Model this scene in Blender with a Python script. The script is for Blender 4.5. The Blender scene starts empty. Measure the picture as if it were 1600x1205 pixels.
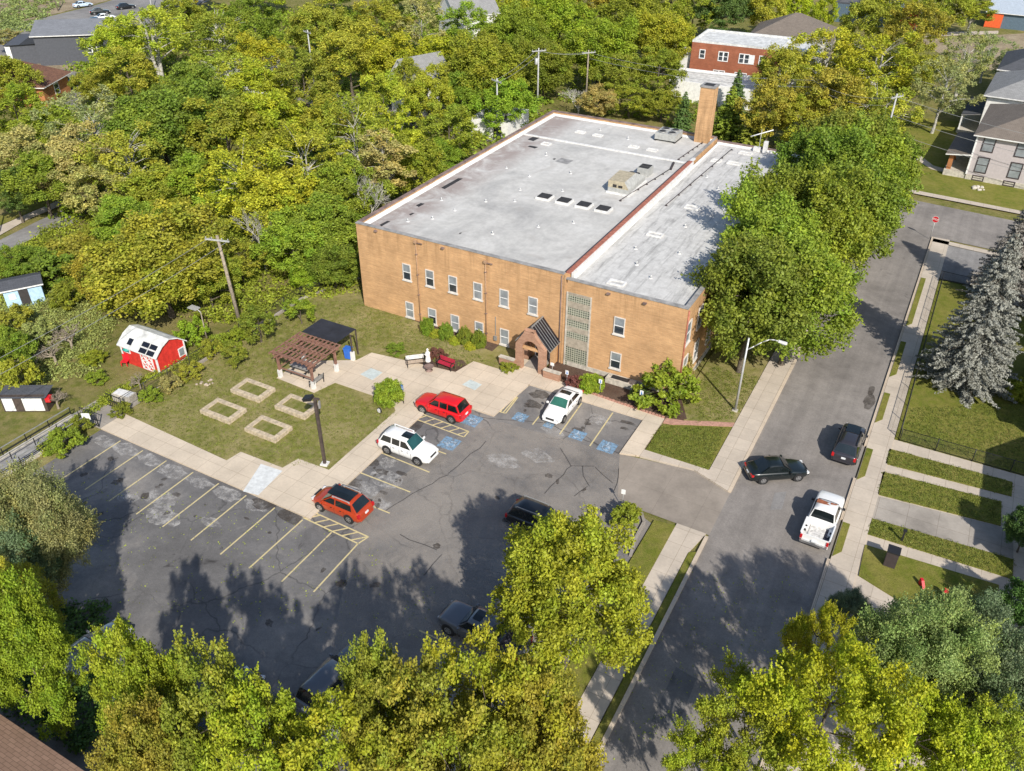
import bpy, math, random
import numpy as np
from mathutils import Vector, Matrix
R_ = math.radians
PI = math.pi
sc = bpy.context.scene
col = sc.collection

# ------------------------------------------------------------------ camera
CAM = (48.42216, -57.9892, 40.91758)
PITCH, YAW, ROLL, FPX = 0.59752, -0.49796, 0.00659, 1312.62
_cp, _sp = math.cos(PITCH), math.sin(PITCH)
_F = Vector((math.sin(YAW) * _cp, math.cos(YAW) * _cp, -_sp))
_R = Vector((math.cos(YAW), -math.sin(YAW), 0))
_U = _R.cross(_F)
_Rr = _R * math.cos(ROLL) + _U * math.sin(ROLL)
_Ur = -_R * math.sin(ROLL) + _U * math.cos(ROLL)
cd = bpy.data.cameras.new('camera')
cam = bpy.data.objects.new('camera', cd)
col.objects.link(cam)
cam.matrix_world = Matrix(((_Rr.x, _Ur.x, -_F.x, CAM[0]), (_Rr.y, _Ur.y, -_F.y, CAM[1]), (_Rr.z, _Ur.z, -_F.z, CAM[2]), (0, 0, 0, 1)))
cd.sensor_fit = 'HORIZONTAL'
cd.sensor_width = 36
cd.lens = FPX / 1600 * 36
cd.clip_end = 3000
sc.camera = cam


def G(px, py, z=0.0):
    """surveyed point: photograph pixel (1600x1205) -> world point at height z"""
    d = _F + _Rr * ((px - 800) / FPX) - _Ur * ((py - 602.5) / FPX)
    t = (z - CAM[2]) / d.z
    return Vector((CAM[0] + t * d.x, CAM[1] + t * d.y, z))


# ------------------------------------------------------------------ light
SUN_EL, SUN_AZ = 38.0, 135.0      # azimuth clockwise from +Y
w = bpy.data.worlds.new('World')
sc.world = w
w.use_nodes = True
nt = w.node_tree
bg = nt.nodes['Background']
sky = nt.nodes.new('ShaderNodeTexSky')
sky.sky_type = 'NISHITA'
sky.sun_disc = False
sky.sun_elevation = R_(SUN_EL)
sky.sun_rotation = R_(SUN_AZ)
nt.links.new(sky.outputs[0], bg.inputs[0])
bg.inputs[1].default_value = 0.13
sd = bpy.data.lights.new('sun', 'SUN')
sd.energy = 4.9
sd.angle = R_(0.55)
sd.color = (1.0, 0.945, 0.85)
sun = bpy.data.objects.new('sun', sd)
col.objects.link(sun)
_sdir = Vector((math.sin(R_(SUN_AZ)) * math.cos(R_(SUN_EL)), math.cos(R_(SUN_AZ)) * math.cos(R_(SUN_EL)), math.sin(R_(SUN_EL))))
sun.rotation_euler = _sdir.to_track_quat('Z', 'Y').to_euler()
sun.location = (60, -60, 60)
sc.view_settings.view_transform = 'Standard'
sc.view_settings.look = 'None'
sc.view_settings.exposure = 0.2
sc.view_settings.gamma = 1.0
sc.render.engine = 'CYCLES'
sc.cycles.max_bounces = 6
sc.cycles.transparent_max_bounces = 12


# ------------------------------------------------------------------ materials
class MT:
    def __init__(s, name):
        s.m = bpy.data.materials.new(name)
        s.m.use_nodes = True
        s.t = s.m.node_tree
        s.b = s.t.nodes['Principled BSDF']
        s.tc = s.n('ShaderNodeTexCoord')

    def n(s, t, **kw):
        x = s.t.nodes.new(t)
        for k, v in kw.items():
            setattr(x, k, v)
        return x

    def l(s, a, b):
        s.t.links.new(a, b)

    def noise(s, scale, detail=4, rough=.6, coord='Object', dist=0, vec=None, stretch=None):
        x = s.n('ShaderNodeTexNoise')
        x.inputs['Scale'].default_value = scale
        x.inputs['Detail'].default_value = detail
        x.inputs['Roughness'].default_value = rough
        x.inputs['Distortion'].default_value = dist
        src = s.tc.outputs[coord]
        if stretch:
            mp = s.n('ShaderNodeMapping')
            mp.inputs['Scale'].default_value = stretch
            s.l(src, mp.inputs[0])
            src = mp.outputs[0]
        s.l(src, x.inputs['Vector'])
        return x.outputs['Fac']

    def ramp(s, fac, stops, interp='LINEAR'):
        r = s.n('ShaderNodeValToRGB')
        e = r.color_ramp.elements
        r.color_ramp.interpolation = interp
        while len(e) < len(stops):
            e.new(.5)
        for i, (p, c) in enumerate(stops):
            e[i].position = p
            e[i].color = (c, c, c, 1) if isinstance(c, (int, float)) else (*c, 1)
        s.l(fac, r.inputs[0])
        return r.outputs[0]

    def mix(s, fac, a, b, mode='MIX'):
        x = s.n('ShaderNodeMix', data_type='RGBA', blend_type=mode)
        for inp, v in ((x.inputs[0], fac), (x.inputs[6], a), (x.inputs[7], b)):
            if hasattr(v, 'is_output') or hasattr(v, 'links') and not isinstance(v, (tuple, float, int)):
                s.l(v, inp)
            elif isinstance(v, tuple):
                inp.default_value = (*v, 1)
            else:
                inp.default_value = v
        return x.outputs[2]

    def col(s, c):
        if isinstance(c, tuple):
            s.b.inputs['Base Color'].default_value = (*c, 1)
        else:
            s.l(c, s.b.inputs['Base Color'])
        return s

    def set(s, rough=.8, metal=0, spec=None, coat=0):
        s.b.inputs['Roughness'].default_value = rough
        s.b.inputs['Metallic'].default_value = metal
        if spec is not None:
            s.b.inputs['Specular IOR Level'].default_value = spec
        if coat:
            s.b.inputs['Coat Weight'].default_value = coat
            s.b.inputs['Coat Roughness'].default_value = .04
        return s

    def bump(s, h, strength=.3, dist=.02):
        x = s.n('ShaderNodeBump')
        x.inputs['Strength'].default_value = strength
        x.inputs['Distance'].default_value = dist
        s.l(h, x.inputs['Height'])
        s.l(x.outputs[0], s.b.inputs['Normal'])
        return s


M = {}


def flat(name, c, rough=.7, metal=0, var=.12, scale=3.0, coat=0, spec=None):
    t = MT(name)
    f = t.noise(scale, 5)
    c2 = tuple(x * (1 - var * 1.6) for x in c)
    c3 = tuple(min(1, x * (1 + var)) for x in c)
    t.col(t.ramp(f, [(.3, c2), (.7, c3)])).set(rough, metal, spec, coat)
    M[name] = t.m
    return t.m


def asphalt(name, base, warm, patch=1.0):
    t = MT(name)
    big = t.noise(.11, 5, .65, dist=.6)
    mid = t.noise(.9, 6, .7)
    fine = t.noise(14, 3, .8)
    c = t.ramp(big, [(.32, tuple(x * .72 for x in base)), (.5, base), (.66, warm)])
    c = t.mix(.55, c, t.ramp(mid, [(.3, .55), (.7, .95)]), 'MULTIPLY')
    c = t.mix(.6, c, t.ramp(fine, [(.25, .5), (.75, 1.1)]), 'MULTIPLY')
    c = t.mix(.45, c, t.ramp(t.noise(5, 4, .8), [(.3, .6), (.7, 1.12)]), 'MULTIPLY')
    if patch < .5:
        c = t.mix(.5, c, t.ramp(t.noise(1.0, 4, .6, stretch=(1.1, .035, 1)), [(.35, .74), (.6, 1.06)]), 'MULTIPLY')
    # dark oil and tar spots
    sp = t.noise(.55, 3, .5, dist=1.2)
    c = t.mix(t.ramp(sp, [(.69, 0.0), (.75, .65 * patch)]), c, (.018, .016, .016))
    pale = t.noise(.33, 4, .75, dist=2)
    c = t.mix(t.ramp(pale, [(.64, 0.0), (.72, .35 * patch)]), c, (.26, .245, .235))
    # cracks
    v = t.n('ShaderNodeTexVoronoi', feature='DISTANCE_TO_EDGE')
    v.inputs['Scale'].default_value = .17
    mp = t.n('ShaderNodeVectorMath', operation='ADD')
    nz = t.n('ShaderNodeTexNoise')
    nz.inputs['Scale'].default_value = .6
    nz.inputs['Detail'].default_value = 5
    t.l(t.tc.outputs['Object'], nz.inputs['Vector'])
    sc_ = t.n('ShaderNodeVectorMath', operation='SCALE')
    sc_.inputs['Scale'].default_value = 1.5
    t.l(nz.outputs['Color'], sc_.inputs[0])
    t.l(t.tc.outputs['Object'], mp.inputs[0])
    t.l(sc_.outputs[0], mp.inputs[1])
    t.l(mp.outputs[0], v.inputs['Vector'])
    cr = t.ramp(v.outputs['Distance'], [(.0, .85), (.012, .0)])
    cm = t.ramp(t.noise(.09, 2), [(.42, 0.0), (.5, 1.0)])
    cf = t.n('ShaderNodeMath', operation='MULTIPLY')
    t.l(cr, cf.inputs[0])
    t.l(cm, cf.inputs[1])
    c = t.mix(cf.outputs[0], c, tuple(x * .35 for x in base)) if patch > .5 else c
    t.col(c).set(.92, spec=.25).bump(fine, .35, .02)
    M[name] = t.m


asphalt('asphalt_lot', (.21, .202, .20), (.37, .34, .31))
asphalt('asphalt_street', (.325, .295, .27), (.385, .35, .32), .35)
asphalt('asphalt_far', (.33, .315, .305), (.39, .375, .36), .3)


def concrete(name, base, joint=1.5, jw=.012, stain=.35):
    t = MT(name)
    a = t.noise(.35, 5, .65)
    b = t.noise(6, 5, .7)
    c = t.ramp(a, [(.3, tuple(x * (1 - stain) for x in base)), (.6, base), (.75, tuple(min(1, x * 1.08) for x in base))])
    c = t.mix(.4, c, t.ramp(b, [(.3, .7), (.7, 1.0)]), 'MULTIPLY')
    if joint:
        br = t.n('ShaderNodeTexBrick')
        br.offset = 0
        br.inputs['Scale'].default_value = 1
        br.inputs['Brick Width'].default_value = joint
        br.inputs['Row Height'].default_value = joint
        br.inputs['Mortar Size'].default_value = jw
        br.inputs['Color1'].default_value = (1, 1, 1, 1)
        br.inputs['Color2'].default_value = (.9, .9, .9, 1)
        br.inputs['Mortar'].default_value = (.5, .46, .42, 1)
        t.l(t.tc.outputs['Object'], br.inputs['Vector'])
        c = t.mix(.9, c, br.outputs[0], 'MULTIPLY')
    t.col(c).set(.9, spec=.25).bump(b, .15, .02)
    M[name] = t.m


concrete('sidewalk', (.66, .56, .44), stain=.18)
concrete('sidewalk_street', (.58, .50, .41), stain=.2)
concrete('driveway_mat', (.335, .29, .245), 3.0, jw=.006)
concrete('curb_mat', (.64, .53, .41), 3.0, stain=.2)
concrete('old_concrete', (.40, .36, .315), 2.0)


def grass_mat(name, c1, c2, c3):
    t = MT(name)
    a = t.noise(.22, 5, .7, dist=.5)
    b = t.noise(1.7, 6, .75)
    f = t.noise(11, 4, .8)
    c = t.ramp(a, [(.32, c1), (.5, c2), (.68, c3)])
    c = t.mix(t.ramp(b, [(.42, 0.0), (.62, .8)]), c, c3)
    c = t.mix(t.ramp(t.noise(3.4, 4, .7), [(.5, 0.0), (.7, .5)]), c, tuple(x * .55 for x in c1))
    c = t.mix(.75, c, t.ramp(f, [(.25, .4), (.75, 1.1)]), 'MULTIPLY')
    t.col(c).set(.95, spec=.1).bump(f, .9, .08)
    M[name] = t.m


grass_mat('grass_lawn', (.155, .18, .034), (.24, .235, .06), (.42, .35, .17))
grass_mat('grass_green', (.13, .175, .022), (.20, .215, .035), (.30, .265, .075))
grass_mat('grass_rough', (.11, .14, .025), (.19, .195, .045), (.33, .27, .12))
grass_mat('mulch', (.075, .045, .032), (.12, .075, .055), (.17, .12, .09))
grass_mat('bare_earth', (.22, .17, .11), (.34, .27, .18), (.46, .38, .26))


def brick_mat(name, c1, c2, mortar, stainamt=.85, ht=9.0):
    t = MT(name)
    br = t.n('ShaderNodeTexBrick')
    br.inputs['Scale'].default_value = 1
    br.inputs['Brick Width'].default_value = .30
    br.inputs['Row Height'].default_value = .10
    br.inputs['Mortar Size'].default_value = .009
    br.inputs['Color1'].default_value = (*c1, 1)
    br.inputs['Color2'].default_value = (*c2, 1)
    br.inputs['Mortar'].default_value = (*mortar, 1)
    # project on x+y / z so that it wraps every wall
    sep = t.n('ShaderNodeSeparateXYZ')
    t.l(t.tc.outputs['Object'], sep.inputs[0])
    ad = t.n('ShaderNodeMath', operation='ADD')
    t.l(sep.outputs[0], ad.inputs[0])
    t.l(sep.outputs[1], ad.inputs[1])
    cb = t.n('ShaderNodeCombineXYZ')
    t.l(ad.outputs[0], cb.inputs[0])
    t.l(sep.outputs[2], cb.inputs[1])
    t.l(cb.outputs[0], br.inputs['Vector'])
    a = t.noise(.45, 5, .7)
    c = t.mix(.8, br.outputs[0], t.ramp(a, [(.3, .66), (.65, 1.05)]), 'MULTIPLY')
    rowv = t.noise(1.0, 3, .6, stretch=(.4, .4, 7))
    c = t.mix(.6, c, t.ramp(rowv, [(.35, .76), (.65, 1.06)]), 'MULTIPLY')
    # runs of soot from the coping down
    st = t.noise(1.0, 4, .7, stretch=(1.3, 1.3, .10))
    hz = t.n('ShaderNodeMapRange')
    hz.inputs[1].default_value = ht * .55
    hz.inputs[2].default_value = ht
    t.l(sep.outputs[2], hz.inputs[0])
    mu = t.n('ShaderNodeMath', operation='MULTIPLY')
    t.l(t.ramp(st, [(.5, 0.0), (.72, 1.0)]), mu.inputs[0])
    t.l(hz.outputs[0], mu.inputs[1])
    mu2 = t.n('ShaderNodeMath', operation='MULTIPLY')
    mu2.inputs[1].default_value = stainamt
    t.l(mu.outputs[0], mu2.inputs[0])
    c = t.mix(mu2.outputs[0], c, tuple(x * .35 for x in c1))
    t.col(c).set(.9, spec=.2).bump(br.outputs['Fac'], -.3, .01)
    M[name] = t.m


brick_mat('brick_tan', (.66, .395, .195), (.58, .335, .16), (.46, .31, .19))
brick_mat('brick_pink', (.47, .27, .18), (.38, .20, .13), (.42, .30, .22), .2, 4)
brick_mat('brick_red', (.38, .13, .07), (.32, .10, .055), (.33, .17, .1), .2, 8)
brick_mat('brick_orange', (.50, .20, .07), (.44, .16, .06), (.4, .25, .15), .2, 4)


def roof_flat():
    t = MT('roof_coating')
    sep = t.n('ShaderNodeSeparateXYZ')
    t.l(t.tc.outputs['Object'], sep.inputs[0])
    a = t.noise(.16, 6, .65, dist=.8)
    b = t.noise(1.6, 6, .75)
    d = t.noise(.7, 4, .7, stretch=(1, .12, 1))
    c = t.ramp(a, [(.3, (.40, .39, .375)), (.5, (.54, .525, .495)), (.7, (.62, .605, .58))])
    c = t.mix(.6, c, t.ramp(b, [(.3, .70), (.65, 1.04)]), 'MULTIPLY')
    c = t.mix(.3, c, t.ramp(d, [(.35, .7), (.62, 1.05)]), 'MULTIPLY')
    # brown algae in the low strip along the left parapet
    mr = t.n('ShaderNodeMapRange')
    mr.inputs[1].default_value = 5.6
    mr.inputs[2].default_value = 2.9
    t.l(sep.outputs[0], mr.inputs[0])
    al = t.noise(.33, 5, .7, dist=.7)
    mu = t.n('ShaderNodeMath', operation='MULTIPLY')
    t.l(mr.outputs[0], mu.inputs[0])
    t.l(t.ramp(al, [(.34, 0.0), (.56, .75)]), mu.inputs[1])
    c = t.mix(mu.outputs[0], c, (.26, .20, .18))
    ponds = t.noise(.22, 4, .6, dist=1)
    c = t.mix(t.ramp(ponds, [(.6, 0.0), (.66, .28)]), c, (.33, .30, .27))
    t.col(c).set(.8, spec=.3).bump(b, .2, .02)
    M['roof_coating'] = t.m
    t = MT('roof_wing')
    sep = t.n('ShaderNodeSeparateXYZ')
    t.l(t.tc.outputs['Object'], sep.inputs[0])
    wv = t.noise(1.0, 5, .7, stretch=(2.2, .22, 1), dist=.4)
    b = t.noise(1.4, 6, .75)
    c = t.ramp(b, [(.3, (.42, .41, .395)), (.6, (.57, .56, .54)), (.75, (.63, .62, .6))])
    c = t.mix(.8, c, t.ramp(wv, [(.34, .55), (.5, 1.0)]), 'MULTIPLY')
    t.col(c).set(.8, spec=.3).bump(wv, .3, .05)
    M['roof_wing'] = t.m


roof_flat()


def shingle(name, c1, c2, row=.16):
    t = MT(name)
    br = t.n('ShaderNodeTexBrick')
    br.inputs['Scale'].default_value = 1
    br.inputs['Brick Width'].default_value = .45
    br.inputs['Row Height'].default_value = row
    br.inputs['Mortar Size'].default_value = .012
    br.inputs['Color1'].default_value = (*c1, 1)
    br.inputs['Color2'].default_value = (*c2, 1)
    br.inputs['Mortar'].default_value = (*[x * .45 for x in c1], 1)
    t.l(t.tc.outputs['UV'], br.inputs['Vector'])
    a = t.noise(.8, 5, .7)
    c = t.mix(.6, br.outputs[0], t.ramp(a, [(.3, .72), (.7, 1.1)]), 'MULTIPLY')
    t.col(c).set(.9, spec=.2).bump(br.outputs['Fac'], -.4, .02)
    M[name] = t.m


shingle('shingle_brown', (.33, .21, .15), (.27, .17, .12), .2)
shingle('shingle_taupe', (.22, .185, .155), (.185, .155, .13))
shingle('shingle_charcoal', (.10, .105, .12), (.08, .085, .095))
shingle('shingle_slate', (.22, .23, .255), (.19, .2, .22))
shingle('shingle_grey', (.30, .30, .30), (.25, .25, .25))
shingle('shingle_rust', (.23, .12, .08), (.15, .08, .06))
shingle('shingle_dark', (.055, .058, .065), (.045, .047, .052))

flat('white_paint', (.78, .78, .77), .5)
flat('patch_white', (.62, .635, .63), .8)
flat('patch_blue', (.50, .56, .55), .8)
flat('roof_white', (.68, .67, .65), .7, var=.14)
flat('coping_grey', (.30, .29, .28), .7, var=.25, scale=1.5)
flat('coping_red', (.36, .13, .085), .8, var=.25)
flat('coping_brown', (.22, .15, .13), .8, var=.35, scale=1.2)
flat('tar', (.03, .028, .028), .8, var=.3)
flat('limestone', (.50, .46, .39), .85, var=.2)
flat('spandrel', (.37, .32, .25), .85, var=.2)
flat('window_stone', (.62, .585, .54), .8)
flat('dark_void', (.02, .022, .026), .6)
flat('steel_grey', (.33, .33, .32), .5, .3)
flat('hvac_beige', (.42, .36, .25), .6, var=.2)
flat('hvac_grey', (.40, .40, .38), .6, var=.15)
flat('wood_red', (.25, .13, .095), .8, var=.3)
flat('pipe_brown', (.40, .25, .15), .8, var=.25)
flat('wood_dark', (.075, .055, .045), .85, var=.3)
flat('pole_wood', (.30, .25, .19), .9, var=.3, scale=6)
flat('pole_grey', (.42, .42, .41), .9, var=.15, scale=6)
flat('metal_pale', (.55, .55, .54), .45, .4)
flat('black_metal', (.018, .018, .02), .5)
flat('canopy_cloth', (.022, .024, .034), .85, var=.3, scale=.8)
flat('bed_stone', (.50, .41, .29), .9, var=.25, scale=4)
flat('barn_red', (.60, .035, .025), .6, var=.18)
flat('roof_metal_white', (.62, .62, .60), .6, var=.22, scale=1.4)
flat('shed_blue', (.42, .60, .78), .7)
flat('bark', (.13, .105, .08), .95, var=.35, scale=4)
flat('bark_pale', (.44, .42, .37), .9, var=.35, scale=2)
flat('statue_white', (.80, .78, .74), .6)
flat('statue_skin', (.5, .42, .36), .6)
flat('bench_red', (.42, .02, .05), .6)
flat('bench_wood', (.42, .33, .25), .7)
flat('blue_plastic', (.03, .14, .55), .5)
flat('sign_red', (.62, .02, .03), .4)
flat('sign_blue', (.05, .22, .62), .4)
flat('sign_white', (.80, .80, .78), .4)
flat('siding_grey', (.47, .42, .42), .7, var=.06)
flat('siding_white', (.74, .73, .70), .7)
flat('siding_dark', (.075, .08, .095), .7)
flat('siding_blue', (.10, .15, .2), .7)
flat('siding_tan', (.45, .36, .26), .7)
flat('trim_dark', (.055, .042, .045), .6)
flat('trim_white', (.78, .77, .75), .5)
flat('tarp_orange', (.75, .12, .03), .6)
flat('metal_blue_roof', (.50, .56, .62), .5, .2)
flat('teal', (.05, .38, .32), .5)
flat('rust', (.33, .11, .05), .9, var=.4, scale=2)
flat('door_dark', (.05, .045, .045), .5)
flat('solar_glass', (.012, .014, .022), .25)
flat('brick_edging', (.47, .25, .19), .9, var=.3, scale=8)
flat('brick_path', (.45, .25, .19), .9, var=.2, scale=5)
flat('rock', (.40, .33, .26), .9, var=.3)
flat('tyre', (.016, .016, .017), .8)
flat('rim', (.42, .42, .43), .35, .7)
flat('plastic_black', (.02, .02, .022), .5)
flat('lamp_red', (.50, .012, .015), .2)
flat('lamp_clear', (.72, .72, .72), .15)
flat('plate', (.7, .72, .74), .4)
flat('chrome', (.6, .6, .6), .2, .9)
flat('bedliner', (.11, .10, .13), .8, var=.4, scale=3)
flat('truck_bed_white', (.62, .60, .57), .7, var=.3, scale=4)


def worn_paint(name, c, keep=.5, scale=3.5, amax=1.0, soft=.15):
    t = MT(name)
    n1 = t.noise(scale, 6, .8)
    t.col(c).set(.85, spec=.3)
    t.l(t.ramp(n1, [(keep - .02 - soft, 0.0), (keep - .02, amax)]), t.b.inputs['Alpha'])
    M[name] = t.m


worn_paint('line_yellow', (.56, .47, .25), .47)
worn_paint('ramp_yellow', (.56, .50, .30), .45)
worn_paint('stall_blue', (.22, .37, .53), .55, amax=.8)
worn_paint('pale_wear', (.50, .48, .46), .64, 1.6, .7, .2)
worn_paint('warm_wear', (.38, .34, .30), .60, .35, .5, .3)
worn_paint('stall_white', (.48, .56, .64), .60)
worn_paint('tar_patch', (.075, .062, .052), .66, 1.3, .75, .34)


def glass_mat(name, c, rough=.06):
    t = MT(name)
    f = t.noise(.8, 3)
    t.col(t.ramp(f, [(.35, tuple(x * .6 for x in c)), (.65, c)])).set(rough, spec=.8)
    M[name] = t.m


glass_mat('glass_dark', (.035, .045, .055))
glass_mat('glass_blind', (.30, .33, .35), .15)
glass_mat('glass_car', (.012, .017, .018))
glass_mat('glass_teal', (.02, .085, .085))
glass_mat('glass_green', (.04, .16, .115))


def glass_block():
    t = MT('glass_block')
    br = t.n('ShaderNodeTexBrick')
    br.offset = 0
    br.inputs['Scale'].default_value = 1
    br.inputs['Brick Width'].default_value = .21
    br.inputs['Row Height'].default_value = .21
    br.inputs['Mortar Size'].default_value = .034
    br.inputs['Color1'].default_value = (.05, .06, .045, 1)
    br.inputs['Color2'].default_value = (.13, .145, .10, 1)
    br.inputs['Mortar'].default_value = (.40, .40, .32, 1)
    sep = t.n('ShaderNodeSeparateXYZ')
    t.l(t.tc.outputs['Object'], sep.inputs[0])
    cb = t.n('ShaderNodeCombineXYZ')
    t.l(sep.outputs[0], cb.inputs[0])
    t.l(sep.outputs[2], cb.inputs[1])
    t.l(cb.outputs[0], br.inputs['Vector'])
    t.col(br.outputs[0]).set(.25, spec=.6)
    M['glass_block'] = t.m


glass_block()


def car_paint(name, c, metal=.0, rough=.28):
    t = MT(name)
    t.col(c).set(rough, metal, coat=.8)
    M[name] = t.m


car_paint('paint_red', (.60, .008, .012))
car_paint('paint_white', (.78, .78, .77))
car_paint('paint_orange', (.46, .05, .010), .2)
car_paint('paint_green', (.010, .015, .016), .2)
car_paint('paint_grey', (.045, .043, .052), .35)
car_paint('paint_black', (.010, .011, .013), .1)
car_paint('paint_darkgrey', (.13, .135, .15), .3)
car_paint('paint_silver', (.40, .41, .42), .5)
car_paint('paint_blue', (.02, .07, .12), .3)
car_paint('paint_lightblue', (.55, .66, .78), .1)


def mesh_fence_mat():
    t = MT('chain_link')
    mp = t.n('ShaderNodeSeparateXYZ')
    t.l(t.tc.outputs['Object'], mp.inputs[0])

    def wave(sgn):
        a = t.n('ShaderNodeMath', operation='ADD')
        t.l(mp.outputs[0], a.inputs[0])
        t.l(mp.outputs[1], a.inputs[1])
        b = t.n('ShaderNodeMath', operation='MULTIPLY_ADD')
        t.l(mp.outputs[2], b.inputs[0])
        b.inputs[1].default_value = sgn
        t.l(a.outputs[0], b.inputs[2])
        c = t.n('ShaderNodeMath', operation='MULTIPLY')
        t.l(b.outputs[0], c.inputs[0])
        c.inputs[1].default_value = 9.0
        d = t.n('ShaderNodeMath', operation='FRACT')
        t.l(c.outputs[0], d.inputs[0])
        e = t.n('ShaderNodeMath', operation='LESS_THAN')
        t.l(d.outputs[0], e.inputs[0])
        e.inputs[1].default_value = .09
        return e.outputs[0]
    mx = t.n('ShaderNodeMath', operation='MAXIMUM')
    t.l(wave(1), mx.inputs[0])
    t.l(wave(-1), mx.inputs[1])
    t.l(mx.outputs[0], t.b.inputs['Alpha'])
    t.col((.05, .05, .05)).set(.5)
    M['chain_link'] = t.m


mesh_fence_mat()


def foliage(name, spread=.5, rough=.6, transl=.31, autumn=0.0):
    t = MT(name)
    oi = t.n('ShaderNodeObjectInfo')
    at = t.n('ShaderNodeAttribute', attribute_name='lv')
    big = t.noise(.45, 3, .6)
    c = t.mix(1.0, oi.outputs['Color'], t.ramp(at.outputs['Fac'], [(0, 1 - spread), (.5, 1.0), (1, 1 + spread)]), 'MULTIPLY')
    hue = t.n('ShaderNodeHueSaturation')
    hue.inputs['Saturation'].default_value = 1.0
    mr = t.n('ShaderNodeMapRange')
    mr.inputs[1].default_value = .3
    mr.inputs[2].default_value = .7
    mr.inputs[3].default_value = .512
    mr.inputs[4].default_value = .497
    t.l(big, mr.inputs[0])
    t.l(mr.outputs[0], hue.inputs['Hue'])
    t.l(c, hue.inputs['Color'])
    c = hue.outputs[0]
    if autumn:
        c = t.mix(t.ramp(at.outputs['Fac'], [(1 - autumn, 0.0), (1 - autumn + .02, .6)]), c, (.32, .25, .03))
    hv = t.n('ShaderNodeAttribute', attribute_name='hv')
    c = t.mix(t.ramp(hv.outputs['Fac'], [(.15, .85), (.5, 0.0)]), c, t.mix(1.0, c, (.74, .90, .7), 'MULTIPLY')) if name != 'needles' else c
    c = t.mix(t.ramp(hv.outputs['Fac'], [(.55, 0.0), (.95, .8)]), c, t.mix(1.0, c, (1.18, 1.1, .8), 'MULTIPLY')) if name != 'needles' else c
    t.l(c, t.b.inputs['Base Color'])
    t.set(rough, spec=.35)
    tr = t.n('ShaderNodeBsdfTranslucent')
    t.l(c, tr.inputs[0])
    ms = t.n('ShaderNodeMixShader')
    ms.inputs[0].default_value = transl
    out = t.t.nodes['Material Output']
    t.l(t.b.outputs[0], ms.inputs[1])
    t.l(tr.outputs[0], ms.inputs[2])
    t.l(ms.outputs[0], out.inputs[0])
    M[name] = t.m


foliage('leaves')
foliage('leaves_autumn', autumn=.12)
foliage('needles', .5, .6, .12)


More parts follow.
